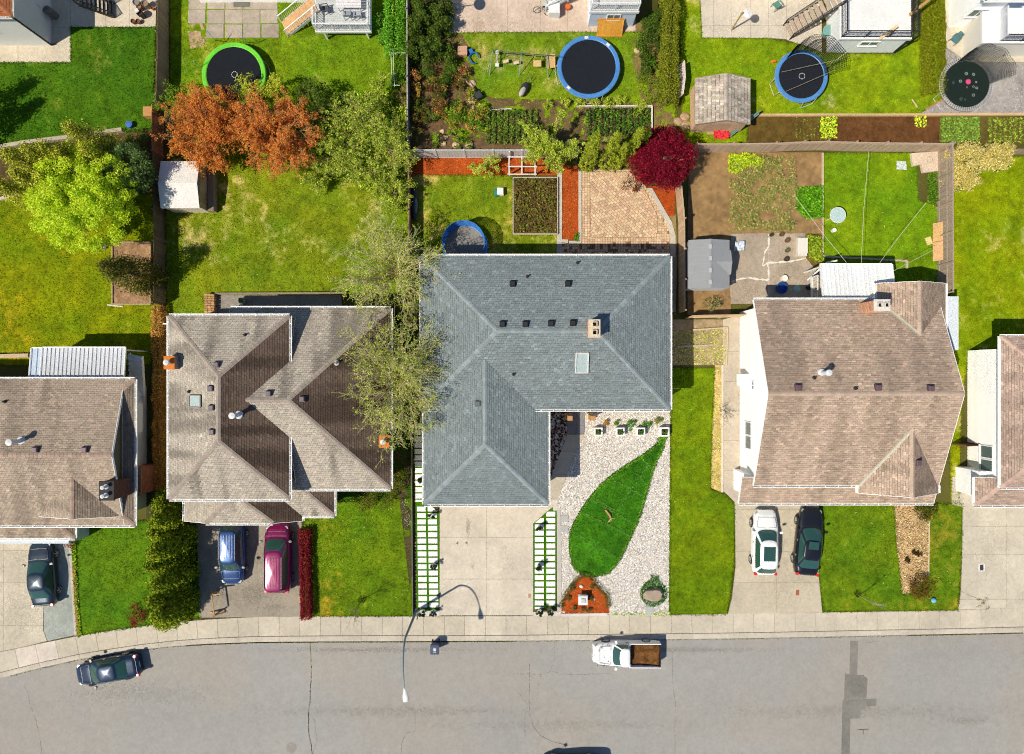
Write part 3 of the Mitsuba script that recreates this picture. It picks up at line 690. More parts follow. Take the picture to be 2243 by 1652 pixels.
mb = MB(); mb.box((wl - 0.35, PY(832), 1.9), (0.75, 0.9, 0.9), WHITE, 0, 0.04); mb.box((wl - 0.35, PY(832), 1.4), (0.8, 0.95, 0.06), C(180, 180, 180)); mb.build('bay_box', 'satin', GH)
for x, y in ((1747, 849), (1922, 849), (2037, 851)): box_vent(GH, GG, x, y, C(108, 84, 92), 0.36, 0.2)
box_vent(GH, GG, 2010, 1013, C(108, 84, 92), 0.36, 0.2)
for x, y in ((1783, 828), (2075, 812), (1873, 851)): pipe_vent(GH, GG, x, y, (0.03, 0.025, 0.02), 0.06, 0.3)
flue(GH, GG, 1800, 817, 1.1, 0.14)
p, _ = on_roof(GG, 1890, 683)
chimney(GH, PX(1883, 4.4), PX(1883, 4.4) + 0.98, PY(686, 4.4), PY(668, 4.4) + 0.1, 3.6, 6.4, C(214, 160, 125), C(225, 215, 205), C(230, 222, 214), 2, 'x')

for x in (1660, 1755): big_door(GH, 'garage_door', PX(x), PY(1095, 2.9) + 0.3, 2.6, 2.2, 3, C(240, 238, 234))
window(GH, (PX(1920), PY(1095, 2.9) + 0.3, 1.5), (1, 0), 2.0, 1.2, 3)
# ---- the house at the right edge
HH = thing('house', 'house at the right edge with white west wall and pinkish brown shingles', 'house')
he = 4.1
hm = rroof(PX(2192, he), 48.0, PY(1068.5, he), PY(736.5, he), he, 0.4, 'NSW')
HG = [hm, rroof(PX(2135.5, 2.9), 48.0, PY(1107.5, 2.9), -7.4, 2.9, 0.38, 'SW')]
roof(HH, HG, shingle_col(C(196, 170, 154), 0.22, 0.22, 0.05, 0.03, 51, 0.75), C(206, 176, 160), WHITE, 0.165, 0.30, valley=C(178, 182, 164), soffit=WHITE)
hw = PX(2119.5)
walls(HH, shapely.box(hw, PY(1068, he) + 0.6, 47, PY(736, he) - 0.9), he - 0.12, WHITE); siding(HH, (hw, PY(736, he) - 0.9), (hw, PY(1068, he) + 0.6), 0.05, he - 0.15, WHITE, 0.012)
walls(HH, shapely.box(PX(2140, 2.9) + .3, PY(1107.5, 2.9) + .6, 47, -7.0), 2.75, WHITE)
mb = MB(); mb.box((hw + 0.4, PY(1050), 1.25), (0.75, 2.4, 2.5), WHITE, 0, 0.03); mb.build('meter_cabinet', 'satin', HH)
for dy in (-1.2, 0.0, 1.0):
    pass
window(HH, (hw - 0.01, PY(983), 2.2), (0, -1), 0.9, 1.3, 1); window(HH, (hw - 0.01, PY(1012), 2.2), (0, -1), 0.9, 1.3, 1)

# ---- the house in the top left corner
AH = thing('house', 'white house in the top left corner with brown roof corner and black downpipe', 'house')
he = 4.75; ax1, ay0 = PX(113), PY(101)
AG = [rroof(-48, PX(26, he), PY(36, he), 38, he, 0.4, 'SE')]
roof(AH, AG, shingle_col(C(178, 110, 72), 0.2, 0.1, 0.03, 0.04, 61), C(170, 108, 76), C(240, 236, 230), 0.165, 0.30)
walls(AH, shapely.box(-47, ay0, ax1, 37), he - 0.15, C(238, 236, 232))
window(AH, (PX(-8), ay0 - 0.01, 2.9), (1, 0), 3.2, 1.0, 3)
mb = MB(); q = np.array([ax1 + 0.04, ay0 + 0.03, 0]); mb.beam(q + [0, 0, 0.1], q + [0, 0, he - 0.2], 0.09, 0.11, (0.02, 0.02, 0.02)); mb.beam(q + [0, 0, 0.1], q + [0.35, 0.1, 0.03], 0.09, 0.09, (0.02, 0.02, 0.02)); mb.build('downpipe', 'satin', AH)
mb = MB(); q = P(122, 36); mb.lathe(q, [(0.3, 0), (0.3, 1.0), (0.26, 1.05), (0.05, 1.1)], 12, C(120, 118, 112)); mb.box(q + [-0.5, 0.2, 1.4], (0.5, 0.4, 0.6), C(238, 236, 230), 0, 0.03); mb.build('meter_box', 'satin', AH)
# ------------------------------------------------------------------ the setting: road, kerb, pavement, drives, patios, lawns, beds
CONC = C(214, 204, 188)
kerb_pts = [(-420, 1600), (-150, 1530), (0, 1485.6), (85, 1464), (175, 1444), (250, 1432), (312, 1423), (380, 1415.5), (450, 1410.6), (561, 1406.5), (700, 1405.3), (1121, 1403.8), (1296, 1402), (1500, 1400), (1682, 1397.5), (1932, 1392), (2243, 1385.6), (2600, 1378)]
back_pts = [(-420, 1545), (-150, 1472), (0, 1428.5), (85, 1410), (170, 1393), (240, 1381), (312, 1371.5), (380, 1363), (445, 1357.6), (561, 1351), (700, 1350), (1121, 1349.3), (1296, 1347), (1500, 1346), (1682, 1342.5), (1932, 1339.5), (2082, 1337), (2243, 1330.6), (2600, 1322)]
kx, ky = np.array(kerb_pts).T; bx_, by_ = np.array(back_pts).T
def kerb_y(x): return np.interp(x, kx, ky)
def back_y(x): return np.interp(x, bx_, by_)
xs = np.linspace(-420, 2600, 160)
roadpg = Polygon([P(x, kerb_y(x))[:2] for x in xs] + [P(2600, 2100)[:2], P(-420, 2100)[:2]])
yardpg = Polygon([P(x, back_y(x) - 1)[:2] for x in xs] + [P(2600, -520)[:2], P(-420, -520)[:2]])
ZR = -0.14
def packed(name, pg, z, col, cell, strength, kind='structure', parent=None, label=None):
    xy, F = gridmesh(pg, cell)
    c = np.clip(col(xy) if callable(col) else np.tile(col, (len(xy), 1)), 0.006, 0.985)
    k = nkey(name, parent)
    if callable(col): scene[k] = mikit.ply((np.column_stack([xy, np.full(len(xy), z)]), F), 'matte', smooth=True, color=c)
    else: scene[k] = mikit.ply((np.column_stack([xy, np.full(len(xy), z)]), F), 'grain', smooth=False, uv=np.column_stack([np.floor(c[:, 0] * 1000) + c[:, 1], strength + c[:, 2]]))
    labels[k] = {a: b for a, b in (('kind', kind), ('label', label)) if b}
    return k
def road_col(xy):
    a = fb(xy, 0.12, 3, 5) - 0.5; b = fb(xy, 2.5, 3, 6) - 0.5; d = rng.uniform(-1, 1, len(xy))
    lane = 0.5 + 0.5 * np.sin(xy[:, 1] * 1.15 + 0.4)
    base = C(171, 166, 160)[None] * (1 + 0.12 * a + 0.12 * b + 0.07 * d - 0.03 * lane)[:, None]
    return base * (1 + np.array([0.05, 0, -0.05]) * (fb(xy, 0.22, 2, 9) - 0.5)[:, None] * 2)
near = roadpg.intersection(shapely.box(-44, -34, 44, 40))
sheet('road', near, ZR, road_col, 0.13, 0.004)
packed('road', roadpg.difference(near), ZR, C(178, 170, 163), 3.0, 3)
sheet('ground', yardpg, -0.03, soil_col(C(96, 92, 44), 0.3, 0.8, 2), 0.9)
def off(x, fr): return np.array([x, back_y(x) + (kerb_y(x) - back_y(x)) * fr])
pav, krb = numbered('pavement'), numbered('kerb')
labels[pav] = {'kind': 'structure'}; labels[krb] = {'kind': 'structure'}
x = -100.0
i = 0
while x < 2350:
    step = 45.2 + (0 if x > 420 else -1.0)
    d = step
    s0, s1 = x, x + d
    def pt(xx, fr):
        slope = (back_y(xx + 4) - back_y(xx - 4)) / 8
        yy = back_y(xx); w = kerb_y(xx) - yy
        return P(xx - slope * w * fr, yy + (kerb_y(xx - slope * w * fr) - yy) * fr)[:2]
    g = Polygon([pt(s0, 0), pt((s0 + s1) / 2, 0), pt(s1, 0), pt(s1, .77), pt((s0 + s1) / 2, .77), pt(s0, .77)]).buffer(-0.012)
    mb = MB(3); tone = 1 + R.uniform(-0.05, 0.05)
    base = C(222, 208, 194) if (x > -10 and x < 100) else C(209, 197, 178)
    mb.prism(g, -0.12, 0.02 + R.uniform(-.003, .003), base * tone); mb.build('slab', 'grain', pav)
    if i % 2 == 0:
        g = Polygon([pt(s0 + j * d / 2, .785) for j in range(5)] + [pt(s0 + j * d / 2, 1.0) for j in range(4, -1, -1)]).buffer(-0.008)
        mb = MB(3); mb.prism(g, -0.3, 0.015, C(208, 196, 180) * (1 + R.uniform(-.04, .04))); mb.build('kerb_stone', 'grain', krb)
    x += step; i += 1
joint = Polygon([P(x, back_y(x) - 1)[:2] for x in xs] + [P(x, kerb_y(x) - 1)[:2] for x in xs[::-1]])
packed('pavement_bed', joint, -0.02, C(88, 80, 66), 2.0, 3)
def ribbon(name, pts, w, z, col, parent=None, kind=None, wob=0.25, mat='matte'):
    """thin flat strip along a line on the ground"""
    p = np.array([P(a, b)[:2] for a, b in pts]); ln = LineString(p); n = max(2, int(ln.length / 0.18))
    q = np.array([ln.interpolate(t * ln.length / n).coords[0] for t in range(n + 1)])
    q[1:-1] += (rng.normal(size=(n - 1, 2)) * 0.012)
    t = np.gradient(q, axis=0); t /= np.linalg.norm(t, axis=1, keepdims=True); o = np.column_stack([-t[:, 1], t[:, 0]])
    ww = w / 2 * (1 + rng.uniform(-wob * 2, wob * 2, n + 1))[:, None]
    V = np.empty((2 * n + 2, 3)); V[::2, :2] = q + o * ww; V[1::2, :2] = q - o * ww; V[:, 2] = z
    F = [[2 * i + 1, 2 * i + 3, 2 * i + 2, 2 * i] for i in range(n)]
    mb = MB(); mb.add(V, F, col); return mb.build(name, mat, parent, kind)
t5 = lambda *a: [(x / 4, 1238.1 + y / 4) for x, y in a]
t6 = lambda *a: [(560.75 + x / 4, 1238.1 + y / 4) for x, y in a]
t7 = lambda *a: [(1121.5 + x / 4, 1238.1 + y / 4) for x, y in a]
t8 = lambda *a: [(1682.25 + x / 4, 1238.1 + y / 4) for x, y in a]
t1 = lambda *a: [(x / 4, y / 4) for x, y in a]
t2 = lambda *a: [(560.75 + x / 4, y / 4) for x, y in a]
t3 = lambda *a: [(1121.5 + x / 4, y / 4) for x, y in a]
t4 = lambda *a: [(1682.25 + x / 4, y / 4) for x, y in a]
m1 = lambda *a: [(x / 4, 412.7 + y / 4) for x, y in a]
m2 = lambda *a: [(560.75 + x / 4, 412.7 + y / 4) for x, y in a]
m3 = lambda *a: [(1121.5 + x / 4, 412.7 + y / 4) for x, y in a]
m4 = lambda *a: [(1682.25 + x / 4, 412.7 + y / 4) for x, y in a]
l1 = lambda *a: [(x / 4, 825.4 + y / 4) for x, y in a]
l2 = lambda *a: [(560.75 + x / 4, 825.4 + y / 4) for x, y in a]
l3 = lambda *a: [(1121.5 + x / 4, 825.4 + y / 4) for x, y in a]
l4 = lambda *a: [(1682.25 + x / 4, 825.4 + y / 4) for x, y in a]
dark, faint = C(78, 68, 62), C(128, 119, 112)
for pts, w, c in ((t6((468, 675), (475, 780), (480, 890)), .07, C(120, 120, 50)), (t6((480, 885), (478, 1000), (472, 1100), (472, 1180), (460, 1260), (455, 1330), (455, 1420), (460, 1500), (478, 1570), (492, 1700)), .055, dark),
                  (t6((470, 1310), (510, 1370), (515, 1450), (530, 1520), (500, 1640)), .025, faint), (t5((200, 1060), (235, 1120), (250, 1220), (300, 1350), (330, 1480), (345, 1560), (360, 1700)), .03, faint),
                  (t6((1400, 1280), (1392, 1450)), .018, faint), (t6((1390, 1460), (1310, 1480), (1280, 1550), (1270, 1600), (1282, 1700)), .03, C(110, 101, 95)),
                  (t7((155, 870), (155, 1000), (150, 1200), (160, 1330), (190, 1430), (250, 1500), (330, 1545), (460, 1580)), .03, C(112, 103, 97)), (t7((60, 1130), (135, 1230), (108, 1370), (115, 1520)), .025, faint),
                  (t7((0, 960), (150, 960), (280, 965), (340, 935), (385, 940), (400, 960), (520, 965), (620, 963), (880, 955)), .022, faint), (t7((250, 970), (235, 1080), (215, 1200)), .02, faint),
                  (t7((1410, 770), (1410, 1000), (1430, 1180), (1437, 1300), (1430, 1450), (1435, 1700)), .025, faint), (t7((370, 670), (375, 850), (330, 935)), .015, faint), (t8((770, 620), (770, 680)), .04, dark), (t8((770, 680), (900, 680), (985, 672)), .025, faint)):
    ribbon('crack', pts, w, ZR + 0.006, c, 'road', None, 0.35)
for pts, c in ((t8((727, 670), (798, 668), (795, 800), (790, 965), (720, 965), (725, 800)), C(140, 134, 128)), (t8((682, 950), (700, 962), (845, 970), (880, 1000), (870, 1175), (672, 1180)), C(136, 131, 125)), (t8((672, 1182), (870, 1178), (960, 1178), (955, 1240), (870, 1245), (860, 1270), (820, 1275), (815, 1350), (728, 1355), (722, 1800), (646, 1800), (660, 1200)), C(132, 129, 123))):
    packed('patch', poly(pts), ZR + 0.005 + R.uniform(0, .002), c, 1.2, 4, None, 'road')
mb = MB(2); q = P(*t6((305, 1605))[0]); mb.lathe(q + [0, 0, ZR], [(0.42, 0.0), (0.42, 0.012), (0.33, 0.014), (0.3, 0.008), (0.01, 0.008)], 22, C(160, 155, 148)); mb.build('manhole_cover', 'grain', 'road')
# moss in the gutter line
q = []
for x in np.arange(20, 2243, 1.0):
    n = 7 if 405 < x < 1130 or x > 1990 else (2 if R.random() < 0.6 else 0)
    for _ in range(n): q.append(P(x + R.uniform(0, 1), kerb_y(x) + R.uniform(-0.3, 3.6))[:2])
q = np.array(q); mb = MB(); blades(mb, q, ZR, np.array([C(96, 112, 28), C(74, 84, 24), C(120, 130, 40), C(64, 60, 34)])[rng.integers(0, 4, len(q))], 0.06, 0.05, 0.07); mb.build('moss', 'matte', None, 'stuff', 'strip of green moss and weeds along the foot of the kerb', cat='moss')

def slabs(name, pts, xcuts, ycuts, col, z=0.03, gap=0.02, tone=0.03, strength=3, joint_col=C(120, 108, 92), piece='slab', holes=None):
    """concrete surface poured in bays, the joints open"""
    pg = poly(pts)
    if holes is not None: pg = pg.difference(holes)
    k = packed(name, pg, z - 0.012, joint_col, 3.0, 3)
    X = [-900] + sorted(xcuts) + [3200]; Y = [-900] + sorted(ycuts) + [2400]
    for a, b in zip(X[:-1], X[1:]):
        for c, d in zip(Y[:-1], Y[1:]):
            g = pg.intersection(poly([(a, c), (b, c), (b, d), (a, d)])).buffer(-gap / 2)
            for q in getattr(g, 'geoms', [g]):
                if q.geom_type != 'Polygon' or q.area < 0.05: continue
                mb = MB(strength); mb.prism(q, z - 0.09, z + R.uniform(-.002, .003), col * (1 + R.uniform(-tone, tone))); mb.build(piece, 'grain', k)
    return k
slabs('driveway', [(963, 1070), (1221, 1070), (1221, 1110), (1209, 1112), (1168, 1147), (1168, 1348), (963, 1348)], [1066.5], [1177.3, 1268.3], C(219, 206, 188))
slabs('driveway', [(427, 1090), (661, 1090), (662, 1350), (437, 1353), (434, 1250)], [464, 565.5], [1171.5, 1239.5, 1306], C(164, 153, 138), strength=4, joint_col=C(190, 176, 150))
ed_ = [(-200, 1160), (118, 1160), (120, 1235), (97, 1300), (95, 1380), (104, 1404), (60, 1415), (0, 1428), (-200, 1480)]
slabs('driveway', ed_, [8], [1205, 1275.5, 1370], C(206, 194, 174), strength=4)
packed('asphalt_strip', poly([(118.5, 1160), (152, 1160), (164, 1391), (105, 1404), (96, 1380), (98, 1300), (121, 1235)]), 0.028, C(168, 172, 164), 1.0, 5)
mb = MB(3); mb.prism(LineString([P(153, 1165)[:2], P(157, 1240)[:2], P(167, 1391)[:2]]).buffer(0.11, cap_style='flat'), -0.05, 0.07, C(205, 195, 182)); k = mb.build('drive_edging', 'grain'); labels[k] = {'kind': 'structure'}
slabs('driveway', [(1607, 1080), (1795, 1080), (1792, 1180), (1793, 1260), (1801, 1341), (1594, 1345), (1603, 1310), (1611, 1240), (1609, 1105)], [1701], [1116.6, 1208, 1275.6], C(203, 190, 168))
slabs('driveway', [(2108, 1080), (2400, 1080), (2400, 1326), (2243, 1331), (2098, 1336), (2104, 1300), (2107, 1220)], [2204.7], [1153, 1214, 1314], C(212, 201, 182))
slabs('patio', [(-30, -60), (346, -60), (341, 60), (155, 60), (155, 137), (-30, 137)], [40, 155, 232, 285], [60], C(216, 202, 180))
slabs('patio', [(972, -40), (1392, -40), (1392, 70), (983, 72)], [1111, 1184, 1243], [-5], C(220, 196, 176), strength=4)
slabs('patio', [(1532, -40), (1800, -40), (1800, 116), (1765, 100), (1743, 95), (1720, 86), (1682, 84), (1538, 83)], [1563, 1603, 1644, 1683, 1722], [57], C(214, 202, 186), strength=3)
slabs('patio', [(2068, -40), (2400, -40), (2400, 138), (2120, 137), (2098, 122), (2072, 104)], [2110, 2180], [48], C(216, 204, 184))
slabs('patio', m3((1915, 400), (2243, 398)) + m4((325, 395), (330, 610), (455, 760), (460, 1010)) + m3((1915, 1010)), [1684], [], C(182, 165, 146), strength=5, gap=0.04, joint_col=C(225, 215, 200))
slabs('patio', [(474, 645), (748, 645), (752, 700), (474, 705)], [649], [], C(150, 142, 132), strength=5)
slabs('side_walk', [(1583, 700), (1622, 690), (1622, 1106), (1609, 1100), (1594, 1085), (1584, 1076)], [], [770, 835, 900, 965, 1030], C(200, 186, 168))
slabs('side_walk', [(2084, 1045), (2118, 1040), (2118, 1108), (2108, 1110), (2084, 1106)], [], [1079], C(208, 196, 178))
for pts in ([(0, 329), (50, 315), (120, 302), (110, 308), (50, 320), (0, 335)],): pass
white_crack = C(240, 232, 220)
for pts in ([(1602, 618), (1620, 611), (1640, 608.5), (1660, 612), (1680, 613.5), (1684, 610)], [(1684, 609), (1683, 592), (1680, 575), (1690, 576), (1735, 573), (1765, 565)], [(1684, 514), (1683, 540), (1675, 552), (1670, 585), (1680, 576)]): ribbon('filled_crack', pts, 0.11, 0.042, white_crack, 'patio_004', wob=0.4)

# ---- lawns
LM = C(128, 150, 18); LG = C(84, 130, 18); DRY = C(176, 165, 70)
LUSH, DEEP = C(84, 135, 22), C(62, 112, 16)
lawn(poly([(-60, 137), (155, 137), (155, 60), (341, 60), (334, 283), (272, 287), (160, 303), (50, 318), (-60, 335)]), C(76, 118, 18), C(138, 136, 56), -0.04, 1, 'lush dark green lawn in the top left corner')
lawn(poly([(372, -40), (893, -40), (893, 345), (372, 345)]), C(116, 146, 20), C(175, 160, 88), -0.05, 2, 'bright green lawn around the green rimmed trampoline', holes=poly([(415, 0), (610, 0), (610, 85), (415, 85)]))
lawn(poly([(363, 345), (893, 345), (903, 640), (750, 645), (474, 645), (474, 700), (364, 700)]), C(128, 146, 24), C(192, 176, 110), 0.05, 3, 'dry speckled lawn between the shed and the weathered brown roof', flowers=300)
lawn(poly([(-60, 440), (60, 425), (342, 425), (345, 690), (347, 800), (-60, 800)]), C(134, 146, 10), C(170, 150, 30), 0.04, 4, 'yellowish green lawn below the big pale green tree')
lawn(poly([(1000, 72), (1480, 70), (1480, 320), (1000, 300)]), C(120, 148, 24), C(176, 158, 100), -0.02, 5, 'lawn around the large blue trampoline and the swing set', flowers=260)
lawn(poly([(1488, -40), (1531, -40), (1537, 84), (1682, 85), (1743, 96), (1800, 117), (1958, 120), (2004, 60), (2010, -40), (2070, -40), (2066, 60), (2068, 212), (2010, 252), (1640, 252), (1635, 310), (1495, 330)]), C(132, 156, 16), C(186, 168, 110), -0.06, 6, 'yellow green lawn around the wooden shed and the netted blue trampoline', flowers=120)
lawn(poly([(903, 384), (1124, 384), (1124, 514), (1222, 514), (1222, 580), (930, 580), (903, 600)]), C(124, 144, 24), C(190, 174, 96), 0.07, 7, 'short dry lawn behind the blue grey roof')
gl = poly([(1801, 336), (2008, 336), (2010, 440), (2048, 450), (2062, 460), (2056, 690), (1980, 690), (1801, 565)])
lawn(gl, C(118, 152, 16), C(176, 160, 90), -0.08, 8, 'vivid green lawn crossed by washing lines', flowers=60)
lawn(poly([(2090, 345), (2400, 345), (2400, 740), (2120, 770), (2105, 900), (2100, 1100), (2082, 1100), (2080, 700)]), C(140, 156, 8), C(186, 166, 96), 0.0, 9, 'yellow green lawn along the right edge behind the last house')
lawn(poly([(1472, 806), (1566, 806), (1560, 940), (1557, 1072), (1584, 1080), (1594, 1090), (1609, 1106), (1607, 1250), (1592, 1346), (1466, 1347), (1467, 1100)]), C(112, 138, 12), C(164, 138, 30), 0.02, 10, 'long side lawn between pebble bed and the drive of the white car', flowers=40)
fbed = poly([(1958, 1107), (2004, 1104), (2034, 1140), (2032, 1262), (1990, 1301), (1976, 1300), (1964, 1200)])
lawn(poly([(1796, 1103), (2108, 1103), (2106, 1220), (2098, 1337), (1802, 1340), (1793, 1250)]).difference(fbed), C(104, 134, 18), C(158, 138, 44), 0.02, 11, 'front lawn on both sides of the tan flower bed', flowers=70)
lawn(poly([(166, 1150), (335, 1140), (430, 1150), (440, 1353), (312, 1372), (172, 1392)]), C(92, 130, 20), C(140, 136, 40), -0.03, 12, 'front lawn beside the tall green conifers')
lawn(poly([(664, 1100), (905, 1090), (905, 1349), (664, 1350)]), C(104, 134, 18), C(166, 144, 40), -0.01, 13, 'front lawn right of the dark red hedge', flowers=60)
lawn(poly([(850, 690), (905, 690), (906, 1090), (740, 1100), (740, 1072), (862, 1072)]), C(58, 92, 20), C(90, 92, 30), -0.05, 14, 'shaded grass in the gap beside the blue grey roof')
# ---- pebble bed with the leaf shaped turf
leafV = l3((1368, 505), (1345, 560), (1320, 640), (1290, 700), (1262, 760), (1240, 820), (1215, 905), (1190, 990), (1160, 1090), (1130, 1200), (1090, 1300), (1040, 1410), (1000, 1500), (945, 1600), (905, 1660), (850, 1720), (760, 1745), (640, 1745), (560, 1700), (525, 1640), (502, 1540), (497, 1430), (512, 1350), (545, 1270), (590, 1190), (640, 1110), (700, 1030), (760, 960), (830, 895), (900, 838), (1010, 765), (1130, 690), (1220, 625), (1290, 565), (1275, 545), (1310, 525))
leaf = poly(leafV)
pb = poly([(1203, 905), (1468, 897), (1467, 1100), (1465, 1348), (1222, 1348), (1222, 1100), (1206, 1060)])
entry = poly(l3((488, 290), (642, 290), (637, 500), (545, 690), (400, 1085), (300, 1085), (330, 905), (482, 505)))
mulchV = t7((620, 78), (660, 85), (705, 110), (760, 195), (835, 262), (850, 418), (700, 428), (600, 420), (432, 430), (440, 310), (520, 180), (570, 120))
mul = poly(mulchV); pb2 = pb.difference(leaf.union(entry).union(mul))
sheet('pebble_bed', pb.difference(entry), 0.0, soil_col(C(206, 198, 188), 0.15, 2, 4), 0.25)
mb = MB(); q = scatter(pb2, 260 * pb2.area); stones(mb, q, 0.005, 0.05, [C(232, 226, 220, .9), C(214, 205, 196, .9), C(194, 186, 178, .9), C(224, 210, 194, .9), C(150, 144, 140, .9), C(240, 238, 236, .9)], 0.4)
mb.build('pebbles', 'matte', None, 'stuff', 'pale grey and white pebbles covering the front bed', cat='pebbles')
shade_bed = poly(l3((325, 290), (482, 290), (480, 505), (330, 900)))
mb = MB(); q = scatter(shade_bed, 40 * shade_bed.area); stones(mb, q, 0.03, 0.09, [C(90, 70, 50), C(70, 50, 36), C(110, 84, 60)], 0.4); mb.build('bark_chips', 'matte', None, 'stuff', 'brown bark chips in the shaded corner by the entrance path', cat='bark chips')
k = slabs('entrance_path', l3((488, 290), (642, 290), (637, 500), (482, 502)), l3((565, 0))[0][:1], [l3((0, 430))[0][1]], C(140, 138, 142), piece='tile')
slabs('entrance_path', l3((482, 506), (637, 503), (545, 690), (400, 1085), (300, 1085), (330, 905)), [], [l3((0, 655))[0][1], l3((0, 860))[0][1]], C(205, 192, 172))
tg = C(66, 126, 22)
lax = P(*l3((1360, 520))[0])[:2] - P(*l3((600, 1720))[0])[:2]; lax /= np.linalg.norm(lax)
def sod(xy):                                       # the turf was laid in rolls across the leaf
    o = P(*l3((600, 1720))[0])[:2]; d = (xy - o) @ lax; e = (xy - o) @ np.array([lax[1], -lax[0]])
    i = np.floor(d / 1.35 + 0.06 * np.sin(e)); j = np.floor(e / 1.9 + 0.5 * (i % 2)); h = np.sin(i * 12.9898 + j * 78.233) * 43758.5; h -= np.floor(h)
    return 0.86 + 0.34 * h
lawn(leaf, tg, C(104, 150, 36), -0.03, 15, 'dark green leaf shaped turf in the pebble bed', dens=190, hgt=0.08, z=0.03, tone=sod)
ax = np.array([[l3((600, 1720))[0], l3((1360, 520))[0]]])[0]
mb = MB()
def strip_blades(a, b, w, n, col):
    a, b = P(*a)[:2], P(*b)[:2]; ln = LineString([a, b]).buffer(w).intersection(leaf)
    if ln.area > 1e-3:
        q = scatter(ln, n * ln.area); blades(mb, q, 0.035, np.tile(col, (len(q), 1)) * rng.uniform(0.8, 1.2, (len(q), 1)), 0.10, 0.06, 0.06)
seam = C(124, 186, 76)
for a, b in zip(leafV, leafV[1:] + leafV[:1]): strip_blades(a, b, 0.17, 480, C(150, 206, 70))
for a, b in (((540, 1360), (930, 1590)), ((620, 1185), (1040, 1400)), ((720, 1065), (890, 1165)), ((700, 1080), (1110, 1310)), ((860, 890), (1180, 1060)), ((925, 1170), (1040, 990)), ((1040, 990), (1200, 770)), ((520, 1560), (620, 1651)), ((1090, 850), (1170, 940)), ((1140, 720), (1235, 810)), ((680, 1560), (730, 1480))): strip_blades(l3(a)[0], l3(b)[0], 0.075, 480, seam)
mb.build('turf_seams', 'matte', None, 'stuff', 'lighter green border and seams between the rolls of leaf turf', cat='grass')
def mulch(pg, label, cols=(C(210, 98, 36), C(184, 80, 30), C(230, 132, 64), C(128, 62, 34), C(224, 158, 108), C(200, 94, 36)), base=C(180, 80, 30), z=0.015, dens=170):
    sheet('mulch_bed', pg, z, soil_col(base, 0.3, 2.5, 8), 0.2, 0.015)
    mb = MB(); q = scatter(pg, dens * pg.area); pal = np.array(cols); blades(mb, q, z, pal[rng.integers(0, len(pal), len(q))] * rng.uniform(0.7, 1.25, (len(q), 1)), 0.04, 0.07, 0.05)
    mb.build('mulch', 'matte', None, 'stuff', label, cat='bark mulch')
mulch(mul, 'orange bark mulch around the stone lantern by the pavement', z=0.04)
mulch(poly([(899, 347), (1222, 347), (1222, 384), (899, 384)]), 'rust red mulch strip below the white panel fence')
mulch(poly([(1231, 360), (1268, 366), (1268, 527), (1246, 527), (1246, 524), (1231, 524)]), 'narrow orange mulch bed left of the paved patio')
mulch(poly([(1418, 408), (1480, 408), (1477, 476), (1452, 470)]), 'red mulch corner under the red maple', cols=(C(190, 74, 30), C(150, 62, 36), C(170, 100, 60)))
# ---- paver strips beside the drive
def paver_strip(name, pts, cells, label):
    pg = poly(pts); holes = []
    k = sheet(name, pg, 0.008, grass_col(C(70, 128, 14), C(90, 140, 20), -0.1, 3), 0.2)
    for a, b, c, d in cells:
        g = pg.buffer(-0.02).intersection(poly([(a, c), (b, c), (b, d), (a, d)]))
        if g.is_empty or g.area < 0.05: continue
        holes.append(g); mb = MB(2); mb.prism(g, -0.04, 0.045 + R.uniform(-.003, .003), C(242, 238, 234, .85) * (1 + R.uniform(-.05, .03))); mb.build('paver', 'grain', k)
    g = pg.difference(shapely.union_all(holes)); q = scatter(g, 240 * g.area); mb = MB(); blades(mb, q, 0.012, np.array([C(92, 142, 24), C(74, 120, 18), C(116, 156, 40)])[rng.integers(0, 3, len(q))], 0.05, 0.03, 0.045); mb.build('grass', 'matte', None, 'stuff', label, cat='grass')
rows = [1110 + 14 * i for i in range(17)]
paver_strip('paver_strip', [(910, 1100), (932, 1100), (950, 1112), (962, 1124), (963, 1336), (913, 1336)], [(x0 + (y - 1110) * .016, x1 + (y - 1110) * .016, y - .2, y + 10.3) for y in rows for x0, x1 in ((913.5, 932.5), (937, 957))], 'grass joints between the white pavers left of the drive')
paver_strip('paver_strip', l3((185, 1290), (355, 1145), (392, 1175), (388, 1660), (386, 2010), (186, 2040)), [(x0, x1, y - .2, y + 10.3) for y in [1121 + 13.9 * i for i in range(16)] for x0, x1 in ((1171.5, 1191.5), (1196.5, 1216))], 'grass joints between the white pavers right of the drive')
paver_strip('paver_strip', [(907, 925), (931, 925), (931, 1100), (910, 1100)], [(908.5, 927.5, y, y + 11) for y in np.arange(928, 1095, 13.9)], 'grass joints of the single paver row beside the blue grey roof')
for pts in (l3((360, 1080), (400, 1080), (400, 1172), (360, 1172)), t7((186, 410), (400, 405), (430, 440), (186, 445)), [(913, 1337), (963, 1337), (963, 1349), (913, 1349)]):
    mb = MB(3); mb.prism(poly(pts), -0.05, 0.035, C(222, 212, 200)); k = mb.build('concrete_pad', 'grain'); labels[k] = {'kind': 'structure'}
mb = MB(3); mb.prism(poly(l3((393, 1175), (425, 1170), (432, 1660)) + t7((430, 400), (395, 400))), -0.05, 0.05, C(204, 196, 186)); k = mb.build('stone_edging', 'grain'); labels[k] = {'kind': 'structure'}
for pts in (l3((428, 1212), (490, 1212), (490, 1272), (428, 1272)), l3((428, 1306), (490, 1306), (490, 1362), (428, 1362)), t7((1168, 305), (1240, 305), (1240, 355), (1168, 355)), t7((1166, 362), (1242, 362), (1242, 436), (1166, 436))):
    mb = MB(2); mb.prism(poly(pts), -0.02, 0.07, C(190, 190, 186)); k = mb.build('stepping_stone', 'grain'); labels[k] = {'kind': 'structure'}
